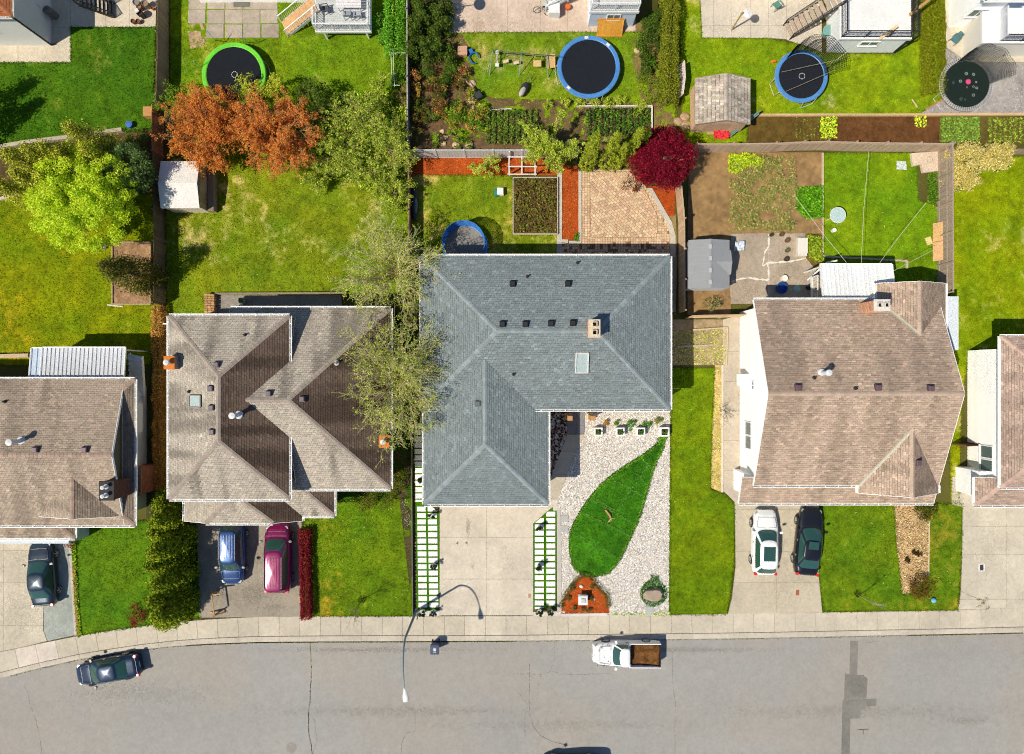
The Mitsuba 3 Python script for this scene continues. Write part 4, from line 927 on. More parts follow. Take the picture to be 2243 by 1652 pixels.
# ---- patio of small paving bricks behind the middle house: border rows and a diagonal field
pp = poly(m3((605, -165), (1040, -165), (1185, 0), (1370, 330), (1385, 400), (1385, 600), (390, 600), (390, 470), (500, 485), (605, 480)))
pk = packed('patio_base', pp, 0.004, C(140, 110, 84), 2.0, 3)
field = poly(m3((680, -150), (1050, -150), (1170, 20), (1280, 250), (1270, 430), (690, 430))).intersection(pp)
pieces, w = [], 0.215
inner = field.buffer(-0.02); cx, cy = pp.centroid.coords[0]
c45 = math.sqrt(.5)
for i in range(-40, 41):
    for j in range(-40, 41):
        o = (0.5 if i % 2 else 0) * w
        u, v = i * w, j * w * 1.25 + o
        p0 = np.array([cx + (u - v) * c45, cy + (u + v) * c45])
        if field.distance(Point(p0)) < 0.3:
            r = [np.array([p0[0] + (a * w - b * w * 1.25) * c45 / 1, p0[1] + (a * w + b * w * 1.25) * c45]) for a, b in ((0, 0), (1, 0), (1, 1), (0, 1))]
            pieces.append(Polygon(r).intersection(inner))
ring = pp.difference(field)
for i in range(-28, 28):
    for j in range(-30, 30):
        a = cx + i * 0.2; b = cy + j * 0.2
        if ring.distance(Point(a + .11, b + .11)) < 0.2: pieces.append(shapely.box(a, b, a + 0.2, b + 0.2).intersection(ring))
pieces = [q for g in pieces for q in getattr(g, 'geoms', [g]) if q.geom_type == 'Polygon' and q.area > 0.006]
pieces.sort(key=lambda g: -g.area)
pal = [C(232, 200, 164), C(224, 192, 156), C(238, 208, 174), C(216, 182, 148), C(208, 176, 146), C(230, 190, 156)]
rest = MB()
for i, g in enumerate(pieces):
    g = g.buffer(-0.009)
    if g.is_empty or g.geom_type != 'Polygon': continue
    far = Point(g.centroid).distance(Point(cx, cy - 2.9)) ; c = R.choice(pal)
    if g.centroid.y < cy - 1.9 and R.random() < 0.25: c = C(150, 110, 80)
    mb = MB() if i < 300 else rest
    ctr = np.array(g.centroid.coords[0]); z = 0.035 + R.uniform(-.005, .005); cs = np.array(g.exterior.coords)[:-1, :2]
    if not g.exterior.is_ccw: cs = cs[::-1]
    n = len(cs); tp = ctr + (cs - ctr) * 0.95
    V = np.vstack([np.column_stack([cs, np.full(n, 0.0)]), np.column_stack([cs, np.full(n, z - 0.008)]), np.column_stack([tp, np.full(n, z)]), [[*ctr, z]]])
    F = [[a * n + j, a * n + (j + 1) % n, (a + 1) * n + (j + 1) % n, (a + 1) * n + j] for a in (0, 1) for j in range(n)]
    F3 = [t for f in F for t in (f[:3], [f[0], f[2], f[3]])] + [[2 * n + j, 2 * n + (j + 1) % n, 3 * n] for j in range(n)]
    mb.add(V, F3, jit(c, 0.09, 0.03))
    if i < 300: mb.build('brick', 'matte', pk)
rest.build('brick_field', 'matte', pk, 'stuff')
for pts in (m3((582, -170), (605, -170), (605, 482), (500, 485), (500, 462), (582, 462)), m3((1185, 0), (1225, 0), (1400, 300), (1432, 420), (1432, 600), (1385, 600), (1385, 420), (1360, 320)), m3((395, -170), (438, -170), (438, 448), (492, 448), (492, 480), (392, 470)), m3((392, 470), (440, 478), (440, 600), (390, 600))):
    mb = MB(3); mb.prism(poly(pts), -0.03, 0.09, C(206, 198, 184)); k = mb.build('kerb_edging', 'grain'); labels[k] = {'kind': 'structure'}
# side passage paving right of the middle house
slabs('side_walk', [(1470, 545), (1480, 545), (1480, 684), (1470, 684)], [], [560, 575, 590, 605, 620, 635, 650, 665], C(176, 166, 150), piece='slab')
# ---- soil beds
def bed(pts, base, seed=5, cell=0.15, amp=0.04, z=0.018, var=0.35, name='garden_bed'): return sheet(name, pts if hasattr(pts, 'area') else poly(pts), z, soil_col(base, var, 1.8, seed), cell, amp, seed=seed)
bed([(1510, 334), (1800, 334), (1800, 512), (1601, 512), (1601, 690), (1506, 690), (1506, 480)], C(160, 128, 88), 5, 0.2)
bed([(1764, 512), (1800, 512), (1800, 600), (1764, 566)], C(120, 100, 50), 6)
bed([(1640, 257), (1828, 257), (1822, 312), (1640, 312)], C(106, 84, 40), 7); bed([(1828, 257), (2058, 257), (2056, 312), (1822, 312)], C(108, 72, 42), 8); bed([(2058, 257), (2400, 257), (2400, 318), (2056, 312)], C(104, 92, 44), 9)
bed([(896, -40), (1000, -40), (1010, 70), (1030, 110), (1045, 200), (1080, 215), (1400, 225), (1425, 235), (1425, 328), (896, 328)], C(116, 92, 66), 10)
bed([(1392, 50), (1440, 40), (1470, 40), (1478, 330), (1440, 335), (1400, 200), (1385, 130)], C(140, 118, 76), 11)
bed([(1475, 320), (1640, 310), (1640, 330), (1510, 335), (1480, 345)], C(128, 104, 74), 12)
bed(fbed, C(200, 170, 126), 13, 0.12, 0.04)
bed([(1472, 700), (1594, 700), (1594, 800), (1472, 800)], C(176, 154, 122), 14)
bed([(1566, 800), (1581, 800), (1581, 1080), (1557, 1068), (1560, 940)], C(214, 184, 126), 15)
bed([(-40, 338), (272, 288), (334, 288), (342, 425), (60, 425), (-40, 440)], C(96, 78, 50), 16)
bed([(864, 1000), (905, 900), (908, 1345), (904, 1345)], C(90, 76, 54), 17)
bed([(340, 690), (372, 690), (372, 1075), (340, 1075)], C(150, 112, 66), 18)
bed([(330, 700), (345, 690), (345, 1110), (320, 1140)], C(76, 80, 50), 19)
bed([(610, 130), (700, 120), (893, 200), (893, 345), (640, 345)], C(110, 100, 52), 20, z=0.02) if False else None
bed([(1440, 480), (1480, 470), (1484, 560), (1480, 690), (1478, 690), (1478, 548)], C(150, 130, 90), 21) 
packed('gravel_pad', poly([(2070, 105), (2098, 123), (2120, 138), (2400, 139), (2400, 250), (2012, 252), (2068, 213)]), 0.02, C(172, 164, 160), 1.0, 7)
mb = MB(); gp = poly([(2070, 108), (2098, 125), (2120, 140), (2260, 141), (2260, 249), (2015, 251), (2069, 214)]); q = scatter(gp, 60 * gp.area); stones(mb, q, 0.018, 0.05, [C(190, 184, 180), C(150, 146, 146), C(210, 200, 190)], 0.4); mb.build('gravel', 'matte', None, 'stuff', 'grey gravel under the black trampoline', cat='gravel')
k = numbered('paved_yard'); labels[k] = {'kind': 'structure'}
for i in range(5):
    for j in range(3):
        x0, y0 = 414 + i * 39.5 + R.uniform(-2, 2), -8 + j * 31 + R.uniform(-1, 1)
        if (i == 0 and j == 2): continue
        mb = MB(5); mb.prism(poly([(x0, y0), (x0 + 37.5, y0 + R.uniform(-1, 1)), (x0 + 37.5, y0 + 29.5), (x0, y0 + 29)]), -0.02, 0.04 + R.uniform(-.008, .008), C(178, 164, 150) * (1 + R.uniform(-.1, .08))); mb.build('slab', 'grain', k)
bed([(408, 50), (440, 45), (455, 80), (445, 100), (418, 108)], C(190, 160, 125), 22)

def stain(parent, x, y, rx, ry, n, col, z, rot=0.0):
    """soft dirt: a scatter of small flat specks"""
    a = rng.normal(size=(n, 2)) * [rx / 2, ry / 2]; c, d = math.cos(rot), math.sin(rot); q = np.column_stack([x + a[:, 0] * c - a[:, 1] * d, y + a[:, 0] * d + a[:, 1] * c])
    p = np.column_stack([(q[:, 0] - W2) / S, (H2 - q[:, 1]) / S, np.full(n, z)]); s = rng.uniform(.012, .035, (n, 1)); th = rng.uniform(0, 6.28, n); e = np.column_stack([np.cos(th), np.sin(th), np.zeros(n)]) * s; f = np.column_stack([-np.sin(th), np.cos(th), np.zeros(n)]) * s * .7
    mb = MB(); mb.add(np.stack([p - e, p - f, p + e, p + f], 1).reshape(-1, 3), (np.array([[0, 3, 2], [0, 2, 1]])[None] + 4 * np.arange(n)[:, None, None]).reshape(-1, 3), np.repeat(np.asarray(col)[None] * rng.uniform(.85, 1.15, (n, 1)), 4, 0)); mb.build('stain', 'matte', parent, 'stuff')
for par, x, y, rx, ry, n, c, z in (('driveway', 1025, 1155, 5, 22, 420, C(176, 162, 146), .036), ('driveway', 1002, 1190, 2.5, 3, 60, C(140, 126, 112), .036), ('driveway', 1022, 1189, 2.5, 3, 60, C(140, 126, 112), .036), ('driveway', 1036, 1240, 3, 8, 90, C(186, 172, 156), .036), ('driveway', 1120, 1220, 30, 60, 700, C(206, 192, 174), .036), ('driveway_001', 560, 1300, 40, 24, 900, C(146, 134, 120), .036), ('driveway_001', 600, 1330, 30, 10, 500, C(150, 138, 122), .036), ('driveway_002', 60, 1340, 50, 60, 1400, C(190, 178, 160), .036), ('driveway_002', 70, 1210, 30, 30, 700, C(192, 180, 160), .036),
                              ('driveway_003', 1700, 1300, 60, 40, 1200, C(190, 176, 156), .036), ('driveway_003', 1665, 1220, 16, 50, 700, C(188, 174, 154), .036), ('driveway_004', 2180, 1200, 50, 60, 1400, C(200, 188, 168), .036), ('patio_002', 1049, 56, 12, 10, 360, C(190, 164, 140), .036), ('patio_004', 1640, 640, 30, 30, 800, C(166, 150, 128), .036), ('patio_004', 1720, 580, 30, 40, 800, C(170, 154, 134), .036),
                              ('road', 300, 1520, 160, 30, 2600, C(161, 157, 152), ZR + .012), ('road', 1250, 1590, 300, 14, 3600, C(174, 167, 159), ZR + .012), ('road', 900, 1560, 300, 12, 3200, C(161, 153, 144), ZR + .012), ('road', 1900, 1560, 320, 16, 3600, C(161, 154, 146), ZR + .012), ('road', 1480, 1425, 200, 6, 1600, C(150, 141, 133), ZR + .012), ('road', 820, 1425, 220, 6, 1600, C(152, 144, 136), ZR + .012), ('road', 2120, 1580, 60, 12, 700, C(154, 146, 139), ZR + .012)): stain(par, x, y, rx, ry, n, c, z)
# ------------------------------------------------------------------ fences
WOOD, GREYWOOD, FRESH = C(196, 160, 116), C(172, 152, 134), C(226, 176, 108)
def fence(label, pts, h, col, board=0.15, post=2.4, side=1, rails=True, name='fence', gap=0.012, var=0.14, cap=None, lattice=0.0, sag=0.0, posth=0.12):
    """board fence along sheet positions of its foot; side: on which hand the rails and posts are"""
    k = thing(name, label, 'fence')
    bd, rl = MB(), []
    p = np.array([P(a, b)[:2] for a, b in pts])
    for a, b in zip(p[:-1], p[1:]):
        L = np.linalg.norm(b - a); t = (b - a) / L; o = np.array([-t[1], t[0]]) * side; rz = math.atan2(t[1], t[0])
        n = int(L / (board + gap))
        for i in range(n):
            c = a + t * (i + 0.5) * L / n; hh = (h - lattice) + R.uniform(-0.02, 0.02)
            bd.box((*c, hh / 2), (L / n - gap, 0.022, hh), jit(col, var, 0.03), rz + R.uniform(-.02, .02), 0.004)
        if rails:
            for z in (0.3, h - lattice - 0.25) + ((h - 0.03,) if lattice or cap is not None else ()):
                mb = MB(); w = 0.1 if z > h - 0.1 else 0.06
                mb.beam((*(a + o * 0.035 * (z < h - .1)), z), (*(b + o * 0.035 * (z < h - .1)), z), w, 0.08 if w < .1 else 0.05, jit(cap if cap is not None and w == .1 else col, 0.08)); rl.append(mb)
        if lattice:
            lt = MB(); m = int(L / 0.1)
            for i in range(m):
                for s in (-1, 1):
                    q0 = a + t * (i * L / m); q1 = q0 + t * lattice * s
                    if 0 <= np.dot(q1 - a, t) <= L: lt.beam((*q0, h - lattice), (*q1, h - 0.05), 0.012, 0.03, jit(col, 0.1), (*o, 0))
            lt.build('lattice', 'matte', k, 'stuff')
        m = max(1, round(L / post))
        for i in range(m + 1):
            c = a + t * (i * L / m) + o * 0.07
            mb = MB(); mb.box((*c, (h + posth) / 2), (0.1, 0.1, h + posth), jit(col, 0.12), rz, 0.012); mb.build('post', 'matte', k)
    bd.build('boards', 'matte', k, 'stuff')
    for mb in rl: mb.build('rail', 'matte', k)
    return k
fence('grey brown board fence between the top left lawn and the slab patio', [(369, -30), (369, 155), (366, 242)], 1.7, C(150, 132, 112), side=-1)
fence('short brown fence end beside the rust orange trees', [(357, 262), (358, 345)], 1.7, C(190, 130, 96), side=1)
fence('dark weathered fence between the yellowish lawn and the pale shed', [(360, 346), (361, 470), (363, 668)], 1.75, C(132, 112, 92), side=-1)
fence('long grey capped fence left of the flower thicket', [(897, -30), (899, 330)], 1.5, C(150, 140, 128), side=-1, cap=C(190, 180, 168))
fence('brown fence along the left side of the blue grey roof', [(901, 345), (902, 720)], 1.5, C(136, 104, 76), side=-1, cap=C(170, 140, 108))
fence('light brown fence right of the paved patio with sloping boards', [(1479, 412), (1486, 490), (1487, 684)], 1.85, C(196, 166, 138), side=1, cap=C(200, 172, 144))
fence('low lattice topped fence above the small gravel beds', [(1502, 696), (1645, 693)], 1.6, C(196, 170, 138), side=-1, lattice=0.4)
fence('leaning silver grey fence with slanted posts behind the vegetable garden', [(1512, 334), (1590, 334), (1680, 333), (1740, 330), (1790, 329), (1850, 331), (1915, 332), (2055, 334)], 1.95, C(188, 164, 142), side=1, lattice=0.35)
fence('tall lattice topped fence right of the lawn with the washing lines', [(2052, 330), (2053, 646)], 1.95, C(176, 158, 140), side=-1, lattice=0.45)
fence('low fence behind the cream flowering bush', [(2062, 340), (2260, 338)], 1.3, C(170, 150, 128), side=1)
fence('dark gate boards between the right hand houses', [(2085, 974), (2119, 972)], 1.5, C(140, 100, 70), side=1)
k = thing('panel_fence', 'white panel fence between the mulch strip and the flower thicket', 'fence')
for i in range(6):
    a, b = P(897 + i * 61.5, 346), P(897 + (i + 1) * 61.5 - 1, 346)
    mb = MB(); c = jit(C(214, 212, 214), 0.05, 0.01); m = (a + b) / 2; L = b[0] - a[0]
    for j in range(9): mb.box((a[0] + (j + .5) * L / 9, m[1], 0.93), (L / 9 - 0.012, 0.03, 1.7), c * (1 + R.uniform(-.05, .05)))
    mb.beam(a + [0, 0, 1.82], b + [0, 0, 1.82], 0.07, 0.09, c); mb.beam(a + [0, 0, .1], b + [0, 0, .1], 0.06, 0.1, c); mb.build('panel', 'satin', k)
    mb = MB(); mb.box(a + [0, 0, 0.97], (0.11, 0.11, 1.94), C(222, 220, 220), 0, 0.02); mb.build('post', 'satin', k)
def beam_thing(name, label, cat, pts, w, h, col, z=0.0, mat='grain', group=None, strength=3):
    mb = MB(strength)
    for a, b in zip(pts[:-1], pts[1:]): mb.beam(P(*a) + [0, 0, z + h / 2], P(*b) + [0, 0, z + h / 2], w, h, jit(col, 0.06))
    return mb.build(name, mat, None, label=label, cat=cat, group=group)
beam_thing('timber_edging', 'long pale timber edging between yellow green lawn and the soil strip', 'edging', [(1640, 254), (1780, 253.5), (1915, 253.5), (2050, 253), (2260, 252)], 0.16, 0.24, C(216, 182, 138))
beam_thing('retaining_wall', 'low pale concrete wall below the top left lawn', 'wall', [(-20, 329), (60, 315), (150, 304), (272, 287)], 0.28, 0.4, C(196, 180, 158))
beam_thing('retaining_wall', 'short pale concrete edge left of the pale green tree', 'wall', [(-20, 442), (20, 433), (46, 428)], 0.25, 0.25, C(206, 190, 170))
beam_thing('garden_edging', 'pale edging board left of the vivid green lawn', 'edging', [(1801, 336), (1801, 562), (1985, 572), (1985, 590)], 0.14, 0.15, C(200, 182, 158))
beam_thing('garden_edging', 'white painted boards round the dark bed behind the large blue trampoline', 'edging', [(1262, 235), (1427, 235), (1427, 290)], 0.07, 0.3, C(240, 232, 225))
beam_thing('garden_edging', 'thin white edging beside the dark crop rows', 'edging', [(1060, 241), (1090, 242), (1121, 240)], 0.06, 0.2, C(235, 228, 220))
beam_thing('garden_edging', 'brown board edging above the small gravel beds', 'edging', [(1516, 723), (1592, 718), (1590, 800)], 0.1, 0.2, C(214, 192, 158))
beam_thing('garden_edging', 'pair of weathered planks across the small gravel beds', 'edging', [(1482, 760), (1560, 756)], 0.14, 0.14, C(186, 170, 148))
beam_thing('garden_edging', 'pale kerb along the narrow straw bed by the white gabled wall', 'edging', [(1582, 800), (1581, 1078)], 0.16, 0.12, C(226, 212, 190))
beam_thing('garden_edging', 'thin timber edge right of the tan flower bed', 'edging', [(2034, 1140), (2032, 1262)], 0.1, 0.12, C(218, 200, 160))
beam_thing('garden_edging', 'brick edge along the front lawn by the dark sedan drive', 'edging', [(162, 1240), (172, 1392)], 0.2, 0.08, C(176, 120, 84))
beam_thing('garden_edging', 'white stone edging of the orange mulch along the pavement', 'edging', [(1230, 1347), (1330, 1345)], 0.22, 0.1, C(226, 214, 206))
beam_thing('timber_wall', 'low brick edge left of the ribbed patio cover', 'wall', [(-20, 781), (68, 779)], 0.3, 0.35, C(206, 176, 148))
beam_thing('kerb_wall', 'low mossy wall beside the wood pile patio', 'wall', [(474, 644), (700, 643), (760, 642)], 0.14, 0.3, C(150, 138, 110))
beam_thing('garden_edging', 'thin wire edge between front lawn and paver strip', 'edging', [(902, 925), (905, 1348)], 0.05, 0.35, C(120, 128, 112))
q = []
for y in np.arange(930, 1345, 7): q.append(P(908.0 + (y - 930) * .008 + R.uniform(-1, 1), y)[:2])
mb = MB(); stones(mb, np.array(q), 0.0, 0.1, [C(226, 205, 170), C(190, 160, 120), C(150, 120, 80)], 0.7); mb.build('border_stones', 'matte', None, 'stuff', 'row of small tan border stones beside the paver strip', cat='stones')
def planter_box(label, x0, x1, y0, y1, h, col, soil, t=0.06, cat='raised bed', name='raised_bed', solid_top=None):
    k = thing(name, label, cat)
    for a, b in (((x0, y0), (x1, y0)), ((x1, y0), (x1, y1)), ((x1, y1), (x0, y1)), ((x0, y1), (x0, y0))):
        mb = MB(3); mb.beam(P(*a) + [0, 0, h / 2], P(*b) + [0, 0, h / 2], t, h, jit(col, 0.06)); mb.build('board', 'grain', k)
    pg = poly([(x0, y0), (x1, y0), (x1, y1), (x0, y1)]).buffer(-t / 2)
    xy, F = gridmesh(pg, 0.1)
    sk = nkey('soil', k); scene[sk] = mikit.ply((np.column_stack([xy, h * 0.7 + 0.1 * (fb(xy, 1.6, 3, len(used)) - 0.5)]), F), 'matte', smooth=True, color=np.clip(soil_col(soil, 0.4, 2.2, len(used))(xy), 0, 1))
    return k
planter_box('timber raised bed of brown soil under the leaning conifer', 251, 334, 532, 667, 0.35, C(206, 180, 150), C(168, 132, 100))
planter_box('timber framed bed of dead weeds left of the narrow mulch bed', 1124, 1221, 391, 514, 0.3, C(208, 196, 176), C(106, 84, 52))
beam_thing('loose_board', 'pale board lying at the foot of the raised bed', 'board', [(235, 668), (270, 672)], 0.1, 0.06, C(226, 214, 196))

# ------------------------------------------------------------------ decks, stairs, patio covers
def railing(house, pts, h, col, bal=0.12, w=0.05, bw=0.03, name='railing', post=1.6):
    mb, bm = MB(), MB()
    for a, b in zip(pts[:-1], pts[1:]):
        a, b = np.asarray(a, float), np.asarray(b, float); L = np.linalg.norm(b - a); z = np.array([0, 0, 1.0])
        mb.beam(a + z * h, b + z * h, w * 1.5, w, col); mb.beam(a + z * 0.1, b + z * 0.1, w, w, col)
        n = max(1, round(L / post))
        for i in range(n + 1): c = a + (b - a) * i / n; mb.beam(c, c + z * (h + 0.04), w * 1.4, w * 1.4, col)
        m = int(L / bal)
        for i in range(1, m): c = a + (b - a) * i / m; bm.beam(c + z * 0.1, c + z * h, bw, bw, col)
    k = mb.build(name, 'satin', house); bm.build('balusters', 'satin', k, 'stuff')
def stairs(house, a, b, width, n, col, side_col, rail=None):
    """a: foot (on the ground), b: head; treads every 1/n"""
    a, b = np.asarray(a, float), np.asarray(b, float); d = b - a; t = np.array([d[0], d[1], 0]); run = np.linalg.norm(t); t /= run; o = np.array([-t[1], t[0], 0])
    for i in range(n):
        c = a + d * (i + 0.5) / n; c[2] = a[2] + d[2] * (i + 1) / n
        mb = MB(3); mb.beam(c - o * width / 2, c + o * width / 2, run / n * 0.96, 0.05, jit(col, 0.08)); mb.build('tread', 'grain', house)
        mb = MB(3)
    for s in (-1, 1):
        mb = MB(); mb.beam(a + o * s * width / 2 - [0, 0, .02], b + o * s * width / 2 - [0, 0, .1], 0.05, 0.26, side_col); mb.build('stringer', 'satin', house)
        if rail is not None: railing(house, [a + o * s * width / 2, b + o * s * width / 2], 0.95, rail[0], rail[1], 0.045, 0.022, 'stair_railing', 3)
WH = C(246, 246, 246)
# deck of the house behind the green rimmed trampoline
DK = thing('deck', 'white railed deck with grey boards and tan stairs at the top edge', 'deck')
h = 1.3
x0, x1, y0 = PX(691, h), PX(812, h), PY(68, h)
for i in range(22):
    a = y0 + i * 0.155
    mb = MB(2); mb.box(((x0 + x1) / 2, a + 0.07, h - 0.02), (x1 - x0, 0.145, 0.035), jit(C(206, 208, 208), 0.04, 0.01)); mb.build('deck_board', 'grain', DK)
mb = MB(); mb.box(((x0 + x1) / 2, y0 - 0.02, h - 0.14), (x1 - x0 + .06, 0.05, 0.24), WH); mb.box((x0 - .02, y0 + 1.7, h - 0.14), (0.05, 3.4, 0.24), WH); mb.box((x1 + .02, y0 + 1.7, h - 0.14), (0.05, 3.4, 0.24), WH); mb.build('rim_board', 'satin', DK)
for x, y in ((718, 86), (808, 84), (718, 20), (806, 20)):
    mb = MB(); q = P(x, y); mb.box((q[0], q[1], h / 2 - .1), (0.13, 0.13, h - .1), WH); mb.build('post', 'satin', DK)
railing(DK, [(x0 + .05, y0 + 3.4, h), (x0 + .05, y0 + 2.6, h)], 1.0, WH); railing(DK, [(x0 + .05, y0 + 1.3, h), (x0 + .05, y0 + .05, h), (x1 - .05, y0 + .05, h), (x1 - .05, y0 + 3.4, h)], 1.0, WH)
stairs(DK, (x0 - 2.75, y0 + 0.75, 0.05), (x0, y0 + 2.0, h), 1.2, 9, C(222, 178, 128), WH, (WH, 0.16))
def table(label, c, sx, sy, h, top, leg, group=None, z=0.0, slats=0):
    k = thing('table', label, 'table', group)
    if slats:
        for i in range(slats): mb = MB(2); mb.box((c[0], c[1] - sy / 2 + (i + .5) * sy / slats, z + h), (sx, sy / slats * 0.86, 0.03), jit(top, 0.06)); mb.build('slat', 'grain', k)
    else: mb = MB(2); mb.box((c[0], c[1], z + h), (sx, sy, 0.035), top, 0, 0.01); mb.build('tabletop', 'grain', k)
    for a in (-1, 1):
        for b in (-1, 1): mb = MB(); mb.box((c[0] + a * sx * .42, c[1] + b * sy * .4, z + h / 2), (0.05, 0.05, h), leg); mb.build('leg', 'satin', k)
def chair(label, c, rz, col, z=0.0, group=None, sc=1.0):
    k = thing('garden_chair', label, 'chair', group); co, si = math.cos(rz), math.sin(rz)
    def w(x, y, zz): return np.array([c[0] + (x * co - y * si) * sc, c[1] + (x * si + y * co) * sc, z + zz * sc])
    mb = MB(); mb.beam(w(-.24, 0, .43), w(.24, 0, .43), 0.46 * sc, 0.03, col); mb.build('seat', 'satin', k)
    mb = MB()
    for i in range(5): mb.beam(w(-.2 + i * .1, -.23, .45), w(-.17 + i * .085, -.34, .9), 0.07 * sc, 0.02, col, (0, 0, 1))
    mb.beam(w(-.2, -.34, .9), w(.2, -.34, .9), 0.04, 0.06, col); mb.build('backrest', 'satin', k)
    for s in (-1, 1):
        mb = MB(); mb.beam(w(s * .27, -.26, .64), w(s * .27, .22, .62), 0.06, 0.03, col); mb.beam(w(s * .27, .2, .62), w(s * .26, .22, 0), 0.04, 0.04, col); mb.beam(w(s * .27, -.25, .64), w(s * .26, -.28, 0), 0.04, 0.04, col); mb.build('arm_and_legs', 'satin', k)
table('striped white slat table on the white railed deck', P(768, 14, h), 1.9, 1.0, 0.7, C(236, 230, 232), C(200, 200, 200), None, h, 5)
chair('dark chair at the left end of the striped slat table', P(716, 26, h), -1.4, C(90, 92, 98), h); chair('grey chair with yellow cushion colour below the striped slat table', P(764, 37, h), 0.0, C(150, 158, 166), h); chair('grey metal chair right of the other chair on the white railed deck', P(786, 38, h), 0.1, C(170, 176, 184), h)
BH = thing('house', 'white walled house behind the slab patio at the top edge', 'house')
walls(BH, shapely.box(PX(440), PY(6), PX(700), 36), 4.0, WHITE); walls(BH, shapely.box(PX(700), PY(-30), PX(840), 36), 4.0, WHITE)
def far_roof(house, x0, x1, y0, y1, he, col): roof(house, [rroof(x0 - .4, x1 + .4, y0 - .4, y1 + .4, he, .35)], shingle_col(col, .2, .2, .05, .03, 81), np.array(col) * 1.05, WHITE, .4, .8)
far_roof(BH, PX(440), PX(840), PY(-30), 36, 4.0, C(160, 140, 124))
# deck on the white store room, house behind the large blue trampoline
def deck_room(label, x0, x1, yb, h, rail, floor, hb=0.0, stair=None, wall=C(226, 234, 244)):
    k = thing('deck', label, 'deck')
    X0, X1, Y0, Y1 = PX(x0), PX(x1), PY(yb), 34.0
    mb = MB(1); mb.prism(shapely.box(X0 + .12, Y0 + .12, X1 - .12, Y1), 0, h - 0.25, wall); mb.build('wall', 'grain', k)
    mb = MB(); mb.box(((X0 + X1) / 2, (Y0 + Y1) / 2, h - .12), (X1 - X0, Y1 - Y0, 0.24), WH); mb.build('rim_board', 'satin', k)
    mb = MB(2); mb.box(((X0 + X1) / 2, (Y0 + Y1) / 2, h + .012), (X1 - X0 - .05, Y1 - Y0 - .05, 0.02), floor); mb.build('deck_floor', 'grain', k)
    return k, X0, X1, Y0
k, X0, X1, Y0 = deck_room('pale blue store room carrying a white railed deck', 1284, 1388, 62, 2.35, WH, C(210, 208, 205), wall=C(205, 216, 236))
railing(k, [(X0 + .1, Y0 + 3, 2.37), (X0 + .1, Y0 + .1, 2.37), (X1 - .1, Y0 + .1, 2.37), (X1 - .1, Y0 + 3, 2.37)], 1.0, WH, 0.13)
window(k, (PX(1338), Y0 + 0.13, 1.55), (1, 0), 1.0, 0.6, 2)
stairs(k, (PX(1190), PY(14), 0.05), (X0, PY(-16), 2.35), 1.1, 11, C(210, 210, 205), WH, (WH, 0.14))
g = thing('wooden_gate', 'fresh orange wooden panel leaning on the pale blue store room', 'wooden panel')
gx0, gx1 = PX(1306), PX(1362); n = 11
for i in range(n): mb = MB(4); a = gx0 + (i + .5) * (gx1 - gx0) / n; mb.beam((a, Y0 - .62, .05), (a, Y0 + .06, 1.25), (gx1 - gx0) / n * .95, 0.025, jit(C(236, 168, 70), 0.12), (0, -1, 0.5)); mb.build('plank', 'grain', g)
mb = MB(3)
for z in (0.06, 1.26): mb.beam((gx0 - .04, Y0 - .68 + .57 * z, z), (gx1 + .04, Y0 - .68 + .57 * z, z), 0.08, 0.07, C(222, 150, 62))
mb.build('frame_rail', 'grain', g)
T4D, X0, X1, Y0 = deck_room('white store room with black railed white deck on top', 1807, 1958, 119, 2.4, WH, C(246, 244, 242), wall=C(240, 242, 244))
BK = (0.015, 0.015, 0.018)
railing(T4D, [(X0 + .1, PY(50) , 2.42), (X0 + .1, Y0 + .12, 2.42), (X1 - .12, Y0 + .12, 2.42), (X1 - .12, Y0 + 7, 2.42)], 0.95, BK, 0.1, 0.04, 0.018)
railing(T4D, [(X0 + .1, PY(14), 2.42), (X0 + .1, PY(-30), 2.42)], 0.95, BK, 0.1, 0.04, 0.018)
stairs(T4D, (PX(1722), PY(72), 0.05), (X0, PY(32), 2.4), 1.2, 11, C(196, 178, 158), C(60, 55, 50), (BK, 0.14))
window(T4D, (PX(1882), Y0 + .13, 1.5), (1, 0), 1.35, 0.6, 2)
mb = MB(3); q = np.array([X0 + 2.9, Y0 - 0.04, 2.5]); mb.beam(q, q + [1.1, 0.75, 0.5], 0.2, 0.04, C(226, 196, 150)); mb.build('plank', 'grain', None, label='pale plank lying across the black deck railing', cat='plank')
mb = MB(3); q = np.array([X1 - .3, Y0 + 1.7, 2.6]); mb.beam(q, q + [2.0, 1.5, 0.3], 0.2, 0.05, C(190, 150, 100)); mb.build('plank', 'grain', None, label='brown plank sticking out over the right end of the black railing', cat='plank')
mb = MB(); mb.beam((X1 + .05, Y0 + .1, 0), (X1 + .05, Y0 + .1, 2.3), 0.09, 0.09, BK); mb.beam((X1 + .05, Y0 + .1, 2.3), (X1 + .4, Y0 + .2, 2.4), 0.09, 0.09, BK); mb.build('downpipe', 'satin', T4D)
# lower black rail right of that deck
k = thing('railing', 'black metal railing frame standing in the grass right of the white store room', 'railing')
railing(k, [(X1 + .95, Y0 + .6, 0.9), (X1 + .95, Y0 + 7, 0.9)], 0.9, BK, 0.14, 0.05, 0.02, 'rail_frame')
for y in (Y0 + .6, Y0 + 3, Y0 + 6): mb = MB(); mb.beam((X1 + .95, y, 0), (X1 + .95, y, 1.0), 0.06, 0.06, BK); mb.build('post', 'satin', k)
CH4 = thing('house', 'white house wall at the top edge left of the black stairs', 'house')
walls(CH4, shapely.box(PX(1568), PY(-2), PX(1806) , 36), 4.5, WHITE); far_roof(CH4, PX(1568), PX(1806), PY(-2), 36, 4.5, C(150, 130, 118))
T5D, X0, X1, Y0 = deck_room('white deck with white and black railing in the top right corner', 2104, 2420, 128, 2.45, WH, C(248, 248, 248), wall=C(238, 232, 220))
